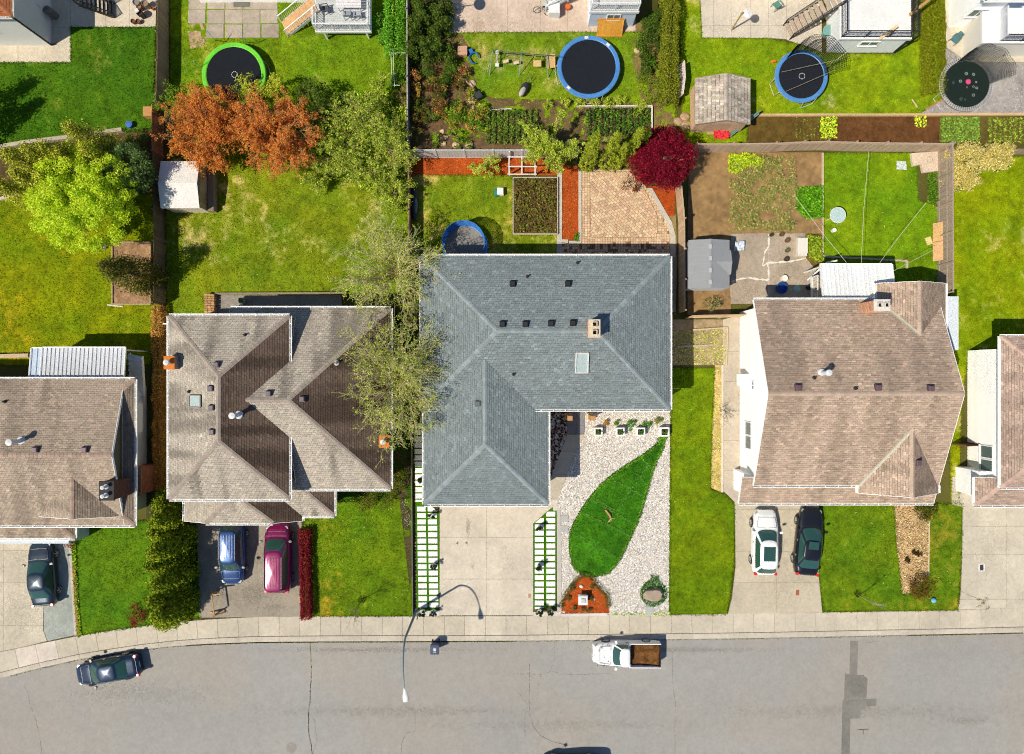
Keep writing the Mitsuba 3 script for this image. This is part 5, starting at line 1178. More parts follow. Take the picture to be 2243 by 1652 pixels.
railing(T5D, [(X0 + 1.2, Y0 + 8, 2.47), (X0 + 1.2, Y0 + .12, 2.47)], 1.0, WH, 0.13); railing(T5D, [(X0 + 1.2, Y0 + .12, 2.47), (X1 - .2, Y0 + .12, 2.47)], 1.0, BK, 0.11, 0.04, 0.02)
TH5 = thing('house', 'white house with slanted window at the top right edge', 'house')
walls(TH5, shapely.box(PX(2078), PY(60), PX(2140), 36), 4.6, WHITE); far_roof(TH5, PX(2078), PX(2140), PY(60), 36, 4.6, C(140, 128, 120)); window(TH5, (PX(2100), PY(60) - .02, 2.2), (1, 0), 1.2, 1.0, 2)
# ribbed patio covers
def patio_cover(label, x0, x1, yt, yb, h0, h1, n, col, dirt):
    """h0: height at the outer (upper) edge, h1 at the house"""
    k = thing('patio_cover', label, 'patio cover')
    X0, X1, Y0, Y1 = PX(x0, h0), PX(x1, h0), PY(yb, h1), PY(yt, h0)
    w = (X1 - X0) / n
    for i in range(n):
        a = X0 + i * w; mb = MB(2); c = jit(col, 0.04, 0.01)
        V = []
        for y, z in ((Y1, h0), (Y0, h1)): V += [(a, y, z + .06), (a + w * .12, y, z + .06), (a + w * .2, y, z), (a + w * .98, y, z), (a + w, y, z + .06)]
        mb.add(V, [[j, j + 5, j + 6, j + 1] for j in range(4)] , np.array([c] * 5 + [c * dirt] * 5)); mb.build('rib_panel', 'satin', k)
    mb = MB(); mb.beam((X0, Y1 + .04, h0 - .05), (X1, Y1 + .04, h0 - .05), 0.09, 0.16, WH)
    mb.beam((X0 - .03, Y1, h0), (X0 - .03, Y0, h1), 0.06, 0.16, WH); mb.beam((X1 + .03, Y1, h0), (X1 + .03, Y0, h1), 0.06, 0.16, WH); mb.build('frame', 'satin', k)
    for x in (X0 + .15, (X0 + X1) / 2, X1 - .15): mb = MB(); mb.box((x, Y1 - .15, h0 / 2 - .03), (0.1, 0.1, h0 - .1), WH); mb.build('post', 'satin', k)
    return k
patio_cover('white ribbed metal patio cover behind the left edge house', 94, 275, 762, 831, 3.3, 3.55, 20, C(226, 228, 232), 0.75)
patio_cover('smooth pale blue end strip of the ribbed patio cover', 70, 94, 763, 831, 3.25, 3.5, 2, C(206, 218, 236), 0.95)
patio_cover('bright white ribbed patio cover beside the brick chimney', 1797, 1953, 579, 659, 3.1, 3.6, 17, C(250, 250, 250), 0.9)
SN = thing('steps', 'white outdoor steps right of the ribbed patio cover', 'stairs')
stairs(SN, P(305, 900) , P(296, 778, 2.4), 1.0, 10, C(226, 230, 236), WH)
SN = thing('steps', 'white railed steps left of the bright white patio cover', 'stairs')
stairs(SN, P(1789, 668), P(1789, 604, 1.6), 0.75, 8, C(226, 206, 186), WH, (WH, 0.2))

# ------------------------------------------------------------------ sheds
SH = thing('shed', 'pale shed with two slope white roof beside the rust orange tree', 'shed')
he = 1.9; s = rroof(PX(352, he), PX(437, he), PY(456, he), PY(353, he), he, 0.24, 'NS')
pl = MB(2)
for g, a in s:
    cs = np.array(g.exterior.coords)[:-1, :2]; v = np.column_stack([cs, zat(a, cs[:, 0], cs[:, 1])]); n = len(v)
    pl.add(np.vstack([v, v - [0, 0, .06]]), [[0, i, i + 1] for i in range(1, n - 1)] + [[n, n + i + 1, n + i] for i in range(1, n - 1)] + [t for i in range(n) for t in ([i, n + i, n + (i + 1) % n], [i, n + (i + 1) % n, (i + 1) % n])], C(244, 238, 232))
pl.build('roof', 'grain', SH)
X0, X1, Y0, Y1 = PX(352, he) + .12, PX(437, he) - .04, PY(456, he) + .1, PY(353, he) - .1
mb = MB(2); mb.prism(shapely.box(X0, Y0, X1, Y1), 0, 1.85, C(214, 200, 180)); mb.build('wall', 'grain', SH)
for i in range(8): mb = MB(3); y = Y0 + (i + .5) * (Y1 - Y0) / 8; mb.box((X1 + .015, y, .93), (.025, (Y1 - Y0) / 8 - .015, 1.8), jit(C(190, 165, 130), .1)); mb.build('wall_board', 'grain', SH)
mb = MB(3); mb.box((X1 + .035, Y0 + 1.9, .95), (.03, 1.3, 1.7), C(200, 180, 150)); mb.build('door', 'grain', SH)
mb = MB(3); mb.box((X1 + .33, (Y0 + Y1) / 2, .35), (.5, Y1 - Y0, .7), C(150, 135, 112), 0, .03); mb.build('log_store', 'grain', None, label='low grey box along the right side of the pale shed', cat='box')
SH = thing('shed', 'wooden shed with silvery wood shake roof and central ridge', 'shed')
he = 1.9; s = rroof(PX(1523, he), PX(1643, he), PY(272, he), PY(172, he), he, 0.42, 'EW')
roof(SH, [s], shingle_col(C(202, 188, 172), 0.32, 0.2, 0.18, 0.05, 71), C(190, 176, 160), C(180, 160, 140), 0.3, 0.2, gut=False, soffit=C(150, 120, 90))
X0, X1, Y0, Y1 = PX(1523, he) + .1, PX(1643, he) - .2, PY(272, he) + .1, PY(172, he) - .2
walls(SH, shapely.box(X0, Y0, X1, Y1), 1.85, C(206, 172, 140)); gable_wall(SH, Y0 + .06, X0, X1, 1.8, 1.9 + .42 * (X1 - X0 + .3) / 2, .42, C(206, 176, 148), 'y')
n = 14
for i in range(n): mb = MB(3); x = X0 + (i + .5) * (X1 - X0) / n; mb.box((x, Y0 - .015, .95), ((X1 - X0) / n - .012, .03, 1.9), jit(C(204, 172, 144), .1)); mb.build('wall_board', 'grain', SH)
SH = thing('shed', 'grey plastic shed with small east gable beside the cracked concrete pad', 'shed')
he = 1.85; a = rroof(PX(1508, he), PX(1598, he), PY(632, he), PY(526, he), he, 0.3, 'EW'); b = rroof(PX(1560, he), PX(1601, he), PY(602, he), PY(548, he), he, 0.36, 'NS')
for g, pln in merge(a, b):
    cs = np.array(g.exterior.coords)[:-1, :2]; vv, ff = trimesh.creation.triangulate_polygon(g, engine='earcut'); z = zat(pln, vv[:, 0], vv[:, 1])
    mb = MB(1); mb.add(np.column_stack([vv, z]), ff, C(158, 160, 164)); mb.build('roof_panel', 'grain', SH)
mb = MB(1)
for i in range(1, 6): y = PY(632, he) + i * (PY(526, he) - PY(632, he)) / 6; mb.beam((PX(1509, he), y, he + .01), (PX(1555, he), y, he + .3 * (PX(1555, he) - PX(1508, he)) + .01), .05, .02, C(164, 166, 170))
mb.build('roof_rib', 'grain', SH)
for y in (540, 566, 592, 618): mb = MB(); mb.box((PX(1556, 2.3), PY(y, 2.3), 2.36), (.26, .34, .06), C(190, 192, 196), 0, .02); mb.build('ridge_clip', 'satin', SH)
walls(SH, shapely.box(PX(1508, he) + .06, PY(632, he) + .05, PX(1598, he) - .06, PY(526, he) - .05), 1.84, C(170, 172, 176))

# ------------------------------------------------------------------ trampolines
def trampoline(label, x, y, R_, pad, mat, h=0.85, net=0.0, ring=0.3, poles=6, top_ring=False, bend=None, mark=None, springs=False, rot=0.2, netcol=(0.012, 0.014, 0.014), polecol=(0.5, 0.55, 0.52), arc=None):
    k = thing('trampoline', label, 'trampoline'); c = P(x, y, h); c[2] = 0
    n = 64; th = np.arange(n) / n * 2 * np.pi
    def circ(r, z): return np.column_stack([c[0] + r * np.cos(th), c[1] + r * np.sin(th), np.full(n, z)])
    mb = MB(1); rin = R_ - ring
    V = np.vstack([circ(0.001, h - .03)] + [circ(rin * f, h - .03 - .02 * (1 - f * f)) for f in (.35, .7, 1.0)])
    F = [[i * n + j, i * n + (j + 1) % n, (i + 1) * n + (j + 1) % n, (i + 1) * n + j] for i in range(3) for j in range(n)]
    mb.add(V, np.array(F), np.array(mat) * (1 + rng.uniform(-.06, .06, (len(V), 1)))); mb.build('mat', 'matte', k)
    if pad is not None:
        mb = MB(); V = np.vstack([circ(rin - .02, h - .01), circ(rin + .04, h + .03), circ(R_ - .04, h + .03), circ(R_, h - .02), circ(R_ + .005, h - .12)])
        seg = (np.arange(n) // 8) % 8
        col = np.tile(np.array([np.array(pad) * (1 + .06 * math.sin(s * 2.4)) for s in seg]), (5, 1))
        F = [[i * n + j, (i + 1) * n + j, (i + 1) * n + (j + 1) % n, i * n + (j + 1) % n][::-1] for i in range(4) for j in range(n)]
        mb.add(V, np.array(F), col); mb.build('safety_pad', 'satin', k)
    if springs:
        mb = MB()
        for a in np.arange(0, 2 * np.pi, 2 * np.pi / 72): d = np.array([math.cos(a), math.sin(a), 0]); mb.beam(c + d * rin + [0, 0, h - .03], c + d * R_ + [0, 0, h - .03], .035, .03, C(226, 224, 222))
        mb.build('springs', 'satin', k, 'stuff')
    mb = MB(); V = np.vstack([circ(R_, h - .02), circ(R_, h - .02)[:1]])[:, :]; mb.tube(np.vstack([circ(R_ - .02, h - .05), circ(R_ - .02, h - .05)[:1]]), .03, 6, C(170, 172, 176), False); mb.build('frame_ring', 'satin', k)
    for i in range(4):
        a = i * math.pi / 2 + rot; w = .28
        p0, p1 = [c + (R_ + .0) * np.array([math.cos(a + s * w), math.sin(a + s * w), 0]) for s in (-1, 1)]
        q0, q1 = [c + (R_ + .12) * np.array([math.cos(a + s * w * .8), math.sin(a + s * w * .8), 0]) for s in (-1, 1)]
        mb = MB(); z = np.array([0, 0, 1.0]); mb.tube([p0 + z * (h - .06), q0 + z * .05, q1 + z * .05, p1 + z * (h - .06)], .025, 6, C(215, 214, 210)); mb.build('leg', 'satin', k)
    if mark:
        mb = MB()
        for a in np.arange(0, 2 * np.pi, 2 * np.pi / 10): d = np.array([math.cos(a), math.sin(a), 0]); e = np.array([-d[1], d[0], 0]); q = c + d * .22 + [.05, 0, h - .025]; mb.quad(q - e * .05 - d * .02, q - e * .05 + d * .02, q + e * .05 + d * .02, q + e * .05 - d * .02, C(220, 222, 224))
        mb.build('ring_mark', 'matte', k)
    if net:
        nb = MB(); lean = bend or (0, 0, 0)
        def npnt(a, f):
            s = 1 + 0.04 * f + (0 if bend is None else bend[2] * f * f * max(0, math.cos(a - bend[3])))
            d = np.array([math.cos(a), math.sin(a), 0]); q = c + d * (rin + .02) * s + [lean[0] * f, lean[1] * f, h + f * net * (1 - .1 * math.cos(poles * a) ** 2)]; return q
        A0, A1 = arc or (0, 2 * np.pi); m = int(110 * (A1 - A0) / 6.283)
        for a in np.linspace(A0, A1, m): 
            for f in (0, .34, .67): nb.beam(npnt(a, f), npnt(a, f + .34), .02, .02, netcol)
        for f in np.linspace(0, 1, 19):
            aa = np.linspace(A0, A1, 37)
            for a, b in zip(aa[:-1], aa[1:]): nb.beam(npnt(a, f), npnt(b, f), .02, .02, netcol)
        nb.build('net', 'matte', k)
        for i in range(poles):
            a = i * 2 * math.pi / poles + rot
            if arc and not (A0 - .1 <= a % 6.283 <= A1 + .1): continue
            d = np.array([math.cos(a), math.sin(a), 0]); mb = MB(); t = npnt(a, 1.0); mb.tube([c + d * (R_ + .05) + [0, 0, .1], c + d * (R_ + .06) + [0, 0, h + .1], (c + d * (R_ + .06) + [0, 0, h + .1]) * .2 + t * .8, t + [0, 0, .04]], .024, 6, polecol); mb.build('pole', 'satin', k)
        if top_ring: mb = MB(); aa = np.linspace(0, 2 * np.pi, 41); mb.tube([npnt(a, 1.0) for a in aa], .02, 6, netcol, False); mb.build('top_ring', 'satin', k)
    return k, c
GT, _ = trampoline('green rimmed trampoline under the rust orange trees', 512, 163, 2.47, C(112, 214, 48), (0.012, 0.014, 0.019), ring=.34, mark=1)
for a, b in (((470, 88), (452, 66)), ((538, 92), (530, 78)), ((440, 146), (424, 134))):
    mb = MB(); mb.tube([P(*a), P(*a, .9), P(*b, 1.9)], .03, 7, C(150, 214, 190)); mb.build('pole', 'satin', GT)
k, c = trampoline('large blue rimmed trampoline without a net beside the swing set', 1289.5, 146.5, 2.42, C(80, 142, 210), (0.013, 0.016, 0.022), ring=.32)
for a in (1.65, .85, 3.95): mb = MB(); d = np.array([math.cos(a), math.sin(a), 0]); mb.box(c + d * 2.24 + [0, 0, .895], (.2, .28, .03), C(238, 230, 214), a); mb.build('pad_label', 'satin', k)
trampoline('blue rimmed trampoline with sagging black net and ring mark', 1755.6, 166.5, 2.04, C(88, 146, 208), (0.014, 0.016, 0.022), net=1.6, ring=.3, mark=1, bend=(.1, .1, .5, .45), poles=5, rot=.35, arc=(0.0, 2.3))
k, c = trampoline('black trampoline with white springs and printed shapes on grey gravel', 2117, 184, 2.08, None, (0.012, 0.02, 0.017), net=1.5, ring=.3, springs=True, bend=(.1, .1, .45, .35), rot=.6, netcol=(.014, .018, .016), arc=(0.0, 2.0))
for dx, dy, r, col in ((.15, .18, .2, C(236, 84, 140)), (-.45, .22, .12, C(150, 170, 168)), (.0, .8, .13, C(150, 168, 168)), (.55, .75, .12, C(150, 168, 168)), (-1.0, .1, .11, C(80, 100, 98)), (-.4, -1.15, .13, C(80, 100, 98)), (-.1, -1.2, .1, C(70, 90, 88)), (.8, -.3, .11, C(150, 168, 168)), (.55, -.2, .1, C(140, 150, 152)), (.55, -.85, .12, C(140, 160, 158)), (.75, .15, .09, C(170, 176, 180)), (.05, -.25, .08, C(150, 120, 140))):
    mb = MB(); q = c + [dx, dy, .832]
    if r == .2: mb.lathe(q, [(r, 0), (r * .8, .004), (.001, .004)], 14, col)
    else: mb.lathe(q, [(r, 0), (r * .95, .004), (r * .6, .004), (r * .55, 0)], 6 if r > .11 else 5, col)
    mb.build('print', 'matte', k)
k, c = trampoline('small blue trampoline with pale mat and round net beside the blue grey roof', 1018, 538, 1.72, C(80, 160, 240), C(150, 146, 142), .75, net=1.55, ring=.2, poles=8, top_ring=True, polecol=C(40, 90, 170), netcol=C(70, 130, 210))
n = 40; mb = MB(); th = np.arange(n + 1) / n * 2 * np.pi
for r0, z0, r1, z1 in ((1.72, .72, 1.78, .12),): mb.add(np.vstack([np.column_stack([c[0] + r * np.cos(th), c[1] + r * np.sin(th), np.full(n + 1, z)]) for r, z in ((r0, z0), (r1, z1))]), [[j, n + 1 + j, n + 2 + j, j + 1] for j in range(n)], C(64, 130, 214))
mb.build('skirt', 'satin', k)
# ------------------------------------------------------------------ vehicles
ZG = {}
def paint(key, col, metallic=0.35, rough=0.18):
    scene[key] = {'type': 'principled', 'base_color': {'type': 'rgb', 'value': list(map(float, col))}, 'metallic': metallic, 'roughness': rough, 'specular': 0.5, 'clearcoat': 1.0, 'clearcoat_gloss': 0.95}
paint('paint_navy', C(36, 60, 92), 0.5); paint('paint_blue', C(34, 78, 140), 0.4); paint('paint_magenta', C(150, 10, 92), 0.3); paint('paint_white', C(250, 250, 250), 0.0, 0.35); paint('paint_black', (0.008, 0.009, 0.016), 0.3, 0.2); paint('paint_dark', (0.022, 0.04, 0.065), 0.5); paint('paint_silver', C(170, 174, 180), 0.6)
scene['trim'] = {'type': 'principled', 'base_color': {'type': 'rgb', 'value': [0.015, 0.015, 0.017]}, 'roughness': 0.4}
def grid(V, m, n, close):
    F = [[i * n + j, i * n + (j + 1) % n, (i + 1) * n + (j + 1) % n, (i + 1) * n + j] for i in range(m - 1) for j in range(n if close else n - 1)]
    return np.array(F)
def car(label, x, y, head, pk, L=4.75, W=1.82, H=1.45, z0=0.03, deck=((-1, .72), (-.93, .92), (-.6, 1.0), (-.3, .98), (.2, .96), (.6, .86), (.88, .74), (1, .58)), cab=(-.74, .40), top=(-.44, .04), topw=.60, nf=3.2, nr=4.0,
        roofk=None, sc=1.07, cat='car', rails=False, sunroof=None, wheels=(.57, -.58), name='parked_car', pickup=False, tail=True, bw=.8):
    k = thing(name, label, cat)
    o = P(x, y); o[2] = z0; hx, hy = np.array(head) / np.linalg.norm(head)
    Rm = np.array([[hx, -hy, 0], [hy, hx, 0], [0, 0, 1.0]])
    def w(V): return (np.asarray(V, float) * sc) @ Rm.T + o
    hl = L / 2
    dx, dz = np.array(deck).T
    t = np.concatenate([[-1, -.995, -.98, -.95], np.linspace(-.9, .9, 37), [.95, .975, .99, 1]])
    hw = W / 2 * np.where(t > 0, (1 - np.abs(t * .985) ** nf * .31) * np.where(t > .93, np.sqrt(np.maximum(0, 1 - ((t - .93) / .075) ** 2 * .3)), 1), (1 - np.abs(t * .985) ** nr * .24) * np.where(t < -.96, .93, 1))
    zt = np.interp(t, dx, dz); th = np.radians(np.linspace(-12, 192, 41))
    e = .42
    V = []
    for a, b, c in zip(t, hw, zt):
        cy = np.sign(np.cos(th)) * np.abs(np.cos(th)) ** e * b; zz = .52 + np.where(np.sin(th) > 0, (c - .52) * np.abs(np.sin(th)) ** .55, -.34 * np.minimum(1, np.abs(np.sin(th)) * 4.8))
        zz = np.where(np.sin(th) > 0, zz + .03 * (1 - (cy / b) ** 2), zz)
        V.append(np.column_stack([np.full(41, a * hl), cy * (1 - .07 * np.clip((.45 - zz) / .3, 0, 1)), zz]))
    V = np.vstack(V); m = len(t)
    F = grid(V, m, 41, False)
    caps = [[0, j + 1, j] for j in range(1, 40)] + [[(m - 1) * 41, (m - 1) * 41 + j, (m - 1) * 41 + j + 1] for j in range(1, 40)]
    F = np.vstack([F[:, [0, 1, 2]], F[:, [0, 2, 3]], np.array(caps)[:, ::-1]])
    body = [trimesh.Trimesh(w(V), F, process=False)]
    # greenhouse
    n = 120; a = np.arange(n) / n * 2 * np.pi; ca, sa = np.cos(a), np.sin(a)
    ux, uy = np.sign(ca) * np.abs(ca) ** .42, np.sign(sa) * np.abs(sa) ** .42
    b0, b1, r0, r1 = (v * hl for v in (*cab, *top))
    def ring(f, zz):
        x0, x1 = b0 + (r0 - b0) * f, b1 + (r1 - b1) * f; yw = W / 2 * (.93 + (topw / (W / 2) * 1.0 - .93) * f ** 1.15)
        bow = .10 * (1 - uy ** 2) * (ux > 0)
        return np.column_stack([(x0 + x1) / 2 + ux * (x1 - x0) / 2 + bow, uy * yw, np.full(n, zz)])
    zb = float(np.interp((cab[0] + cab[1]) / 2, dx, dz)) - .06
    fs = [0, .14, .3, .5, .7, .9, 1.0]
    rings = [ring(f, zb + (H - .05 - zb) * (f ** .92)) for f in fs]
    for s, z in ((.93, H - .024), (.8, H - .004), (.5, H + .022), (.2, H + .036), (.001, H + .039)):
        r = rings[6].copy(); c = r.mean(0); r = c + (r - c) * [s, s, 1]; r[:, 2] = z; rings.append(r)
    V = np.vstack(rings); F = grid(V, len(rings), n, True); G = {'body': [], 'windscreen': [], 'rear_window': [], 'side_window': [], 'side_window_2': []}
    for f in F:
        i, j = divmod(f[0], n); c = (ux[j] + ux[(j + 1) % n]) / 2; s = (uy[j] + uy[(j + 1) % n]) / 2
        g = 'body'
        if 1 <= i <= 4:
            if c > .9 and abs(s) < .93: g = 'windscreen'
            elif c < -.9 and abs(s) < .9 and not pickup: g = 'rear_window'
            elif c < -.9 and abs(s) < .8: g = 'rear_window'
            elif abs(s) > .93 and -.86 < c < .84 and not (-.06 < c < .02 and not pickup): g = 'side_window' if s > 0 else 'side_window_2'
        G[g] += [[f[0], f[1], f[2]], [f[0], f[2], f[3]]]
    W_ = w(V); body.append(trimesh.Trimesh(W_, np.array(G['body']), process=False))
    solid('body', trimesh.util.concatenate(body), pk, k, 38)
    for g, nm in (('windscreen', 'windscreen'), ('rear_window', 'rear_window'), ('side_window', 'side_window'), ('side_window_2', 'side_window')):
        if G[g]: mm = trimesh.Trimesh(W_, np.array(G[g]), process=False); mm.remove_unreferenced_vertices(); solid(nm, mm, 'car_glass', k, 30)
    # a dark cabin floor and dash below the glass is not needed: the panes are tinted
    def bx(nm, c, s, mat, ry=0, par=k, rzz=0):
        q = trimesh.creation.box(s); q = q.subdivide(); q.vertices *= 1 - .12 * (np.abs(q.vertices / (np.array(s) / 2)).min(1, keepdims=True) > .9)
        if rzz: q.apply_transform(trimesh.transformations.rotation_matrix(rzz, [0, 0, 1]))
        q.apply_translation(c); q.vertices = w(q.vertices); return solid(nm, q, mat, par, 30)
    for s in (-1, 1):
        bx('headlight', (hl * .885, s * W * .315, float(np.interp(.9, dx, dz)) - .09), (.24, .3, .09), 'lamp_clear', rzz=-s * .5)
        if tail: bx('tail_light', (-hl * .955, s * W * .385, .83), (.2, .22, .2), 'lamp_red', rzz=s * .3)
        bx('mirror', (hl * (cab[1] - .09), s * (W / 2 + .09), zb + .1), (.16, .22, .15), 'trim' if pk != 'paint_white' else pk, rzz=-s * .3)
        for wx in wheels:
            R_ = .335; c = np.array([wx * hl, s * (W / 2 - .085), R_ - z0 / sc + .0])
            prof = [(R_ - .1, -.11), (R_ - .02, -.11), (R_, -.08), (R_, .07), (R_ - .03, .105), (R_ - .1, .105)]
            def lz(prof, nn=24):
                aa = np.arange(nn) / nn * 2 * np.pi; VV = np.vstack([np.column_stack([r * np.cos(aa), np.full(nn, z * s), r * np.sin(aa)]) for r, z in prof]); FF = grid(VV, len(prof), nn, True); FF = np.vstack([FF[:, [0, 1, 2]], FF[:, [0, 2, 3]]]); q = trimesh.Trimesh(w(VV + c), FF if s < 0 else FF[:, ::-1], process=False); return q
            wk = solid('wheel', lz(prof), 'tyre', k, 40)
            sp = [lz([(R_ - .095, .1), (R_ - .115, .085)])]
            for i in range(5):
                aa = i * 2 * math.pi / 5; q = trimesh.creation.box((.05, .02, R_ - .1)); q.apply_translation((0, 0, (R_ - .1) / 2)); q.apply_transform(trimesh.transformations.rotation_matrix(aa, [0, 1, 0])); q.apply_translation(c + [0, s * .09, 0]); q.vertices = w(q.vertices); sp.append(q)
            solid('rim', trimesh.util.concatenate(sp), 'rim_metal', wk, False)
    bx('number_plate', (-hl - .0, 0, .62), (.03, .42, .13), 'lamp_clear'); bx('front_grille', (hl * .985, 0, .52), (.1, .9, .16), 'trim')
    for s in (-1, 1):
        for xx in (.02, -.42) if not pickup else (.0,): bx('door_handle', (xx * hl, s * W / 2 * .985, .8), (.16, .03, .03), 'trim' if pk != 'paint_black' else 'rim_metal')
    zd = lambda xx, yy: float(np.interp(xx / hl, dx, dz)) + .028
    def seam(pts):
        for a_, b_ in zip(pts[:-1], pts[1:]):
            A_, B_ = np.array([*a_, zd(*a_)]), np.array([*b_, zd(*b_)]); m_ = (A_ + B_) / 2; v_ = B_ - A_; ln_ = np.linalg.norm(v_)
            q = trimesh.creation.box((ln_, .022, .012)); q.apply_transform(trimesh.geometry.align_vectors([1, 0, 0], v_ / ln_)); q.apply_translation(m_); q.vertices = w(q.vertices); sq.append(q)
    sq = []
    for s in (-1, 1): seam([(hl * (cab[1] + .07 + (.80 - cab[1] - .07) * i / 6), s * W * (.37 - .05 * (i / 6) ** 2)) for i in range(7)])
    seam([(hl * .8, W * (.32 - .64 * i / 6)) for i in range(7)])
    if cab[0] > -.86 and not pickup: seam([(hl * -.95, W * (.36 - .72 * i / 6)) for i in range(7)])
    solid('panel_seam', trimesh.util.concatenate(sq), 'trim', k, False)
    if rails:
        for s in (-1, 1):
            q = trimesh.creation.box(((r1 - r0) * .82, .04, .05)); q.apply_translation(((r0 + r1) / 2, s * topw * .92, H + .03)); q.vertices = w(q.vertices); solid('roof_rail', q, 'trim', k, False)
        for i in range(5): q = trimesh.creation.box(((r1 - r0) * .75, .045, .016)); q.apply_translation(((r0 + r1) / 2, (i - 2) * .19, H + .034 - .004 * (i - 2) ** 2)); q.vertices = w(q.vertices); solid('roof_bead', q, pk, k, False)
    if sunroof:
        q = trimesh.creation.box((sunroof[1], sunroof[2], .02)); q = q.subdivide(); q.apply_translation((sunroof[0], 0, H + .03)); q.vertices = w(q.vertices); solid('sunroof', q, 'car_glass', k, False)
    q = trimesh.creation.box((.02, W * .78, .012)); q.apply_translation((hl * (cab[1] + .055), 0, float(np.interp(cab[1] + .05, dx, dz)) + .022)); q.vertices = w(q.vertices); solid('wiper_cowl', q, 'trim', k, False)
    return k, w
car('dark navy sedan parked on the left edge driveway', 106, 1251, (-.077, 1), 'paint_dark', L=4.6, cab=(-.78, .42), top=(-.42, .04))
suv = ((-1, .62), (-.985, .95), (-.9, 1.06), (-.3, 1.05), (.3, 1.04), (.45, 1.02), (.62, .98), (.9, .86), (1, .62))
car('blue boxy wagon with ribbed roof facing the street', 518, 1206, (0.0, -1), 'paint_blue', L=4.45, W=1.76, H=1.68, deck=suv, cab=(-.95, .50), top=(-.80, .20), topw=.62, rails=True, nr=5)
van = ((-1, .62), (-.985, .95), (-.9, 1.1), (-.3, 1.1), (.3, 1.08), (.55, 1.06), (.75, .95), (.92, .82), (1, .6))
car('magenta minivan with long roof rails beside the dark red hedge', 616, 1217, (0.0, 1), 'paint_magenta', L=4.95, W=1.93, H=1.74, deck=van, cab=(-.96, .62), top=(-.86, .24), topw=.66, rails=True, nf=2.8, nr=6, wheels=(.6, -.6))
hatch = ((-1, .66), (-.98, .95), (-.85, 1.04), (-.3, 1.02), (.2, 1.0), (.55, .96), (.85, .82), (1, .6))
car('white car with dark glass sunroof on the light drive', 1668, 1183, (0.02, 1), 'paint_white', L=4.62, W=1.84, H=1.58, deck=hatch, cab=(-.96, .44), top=(-.72, .06), topw=.61, sunroof=(-.62, 1.0, .82), nf=3.0)
car('shiny black sedan beside the white car', 1763, 1181, (0.095, 1), 'paint_black', L=4.85, W=1.85, H=1.46, cab=(-.82, .44), top=(-.46, .02), topw=.6, nf=2.8, sunroof=(-.12, .55, .72))
car('dark navy sedan parked askew along the curved kerb', 246, 1461, (-.984, -.178), 'paint_navy', L=4.6, W=1.78, z0=ZR, cab=(-.74, .46), top=(-.40, .1), topw=.58, nf=2.7)
car('silver van at the near kerb of the road, only its top side in the picture', 1250, 1676, (-1, 0.0), 'paint_silver', L=4.5, W=1.8, H=1.75, z0=ZR, deck=van, cab=(-.96, .55), top=(-.86, .2), topw=.66)
# pickup truck with a bed full of soil
pdeck = ((-1, .42), (-.99, .5), (-.9, .52), (-.06, .52), (-.05, 1.0), (.12, 1.02), (.3, 1.0), (.85, .94), (.97, .86), (1, .6))
k, w = car('white pickup truck with peeling bonnet and soil filled bed', 1369, 1425, (-1, 0.01), 'paint_white', L=4.85, W=1.74, H=1.56, z0=ZR, deck=pdeck, cab=(-.08, .42), top=(-.06, .18), topw=.64, pickup=True, name='pickup_truck', cat='pickup truck', nf=5, nr=30, wheels=(.6, -.6), tail=False)
hl = 4.85 / 2
def wb(nm, c, s, mat):
    q = trimesh.creation.box(s); q.apply_translation(c); q.vertices = w(q.vertices); return solid(nm, q, mat, k, False)
for s in (-1, 1): wb('bed_side', (-hl * .53, s * .84, .80), (hl * .93, .06, .62), 'paint_white'); wb('tail_light', (-hl * .985, s * .8, .8), (.05, .1, .3), 'lamp_red')
wb('tailgate', (-hl * .985, 0, .80), (.05, 1.62, .6), 'trim'); wb('bed_front', (-hl * .075, 0, .86), (.05, 1.62, .66), 'paint_white'); wb('rear_bumper', (-hl * 1.01, 0, .5), (.1, 1.7, .14), 'rim_metal')
g = np.mgrid[0:40, 0:32].reshape(2, -1).T
gx_, gy_ = -hl * .96 + g[:, 0] / 39 * hl * .86, -.80 + g[:, 1] / 31 * 1.60
hh = .86 + .24 * (fb(np.column_stack([gx_ * 1.2, gy_ * 1.2]), 1.5, 4, 77) - .5) + .06 * np.sin((gx_ + 3) * 2)
hh -= .28 * np.clip((gx_ + hl * .2) / .35, 0, 1) ** 2 + .12 * np.clip((np.abs(gy_) - .62) / .2, 0, 1)
V = w(np.column_stack([gx_, gy_, hh])); F = grid(V, 40, 32, False)
mb = MB(); mb.add(V, F[:, [0, 3, 2, 1]], soil_col(C(112, 76, 42), .7, 3.0, 78)(V)); mb.build('soil_load', 'matte', k, label='brown soil heaped in the truck bed')
mb = MB()
for i in range(70):
    q = w([hl * R.uniform(.5, .95), R.uniform(-.78, .78), 0]); sx = R.uniform(.02, .09); q[2] = ZR + 1.07 * float(np.interp((np.dot(q[:2] - P(1369, 1425)[:2], (-1, .01))) / (hl * 1.07), [.3, .85, .97], [1.03, .97, .9])) + .006
    a = R.uniform(0, 3.1); d = np.array([math.cos(a), math.sin(a), 0]) * sx; e = np.array([-d[1], d[0], 0]) * R.uniform(.15, .5); mb.quad(q - d, q - e, q + d, q + e, C(90, 88, 88))
mb.build('peeled_paint', 'matte', k)

for kk, vv in list(scene.items()):
    if isinstance(vv, dict) and vv.get('type') == 'principled': scene[kk] = {'type': 'twosided', 'b': vv}
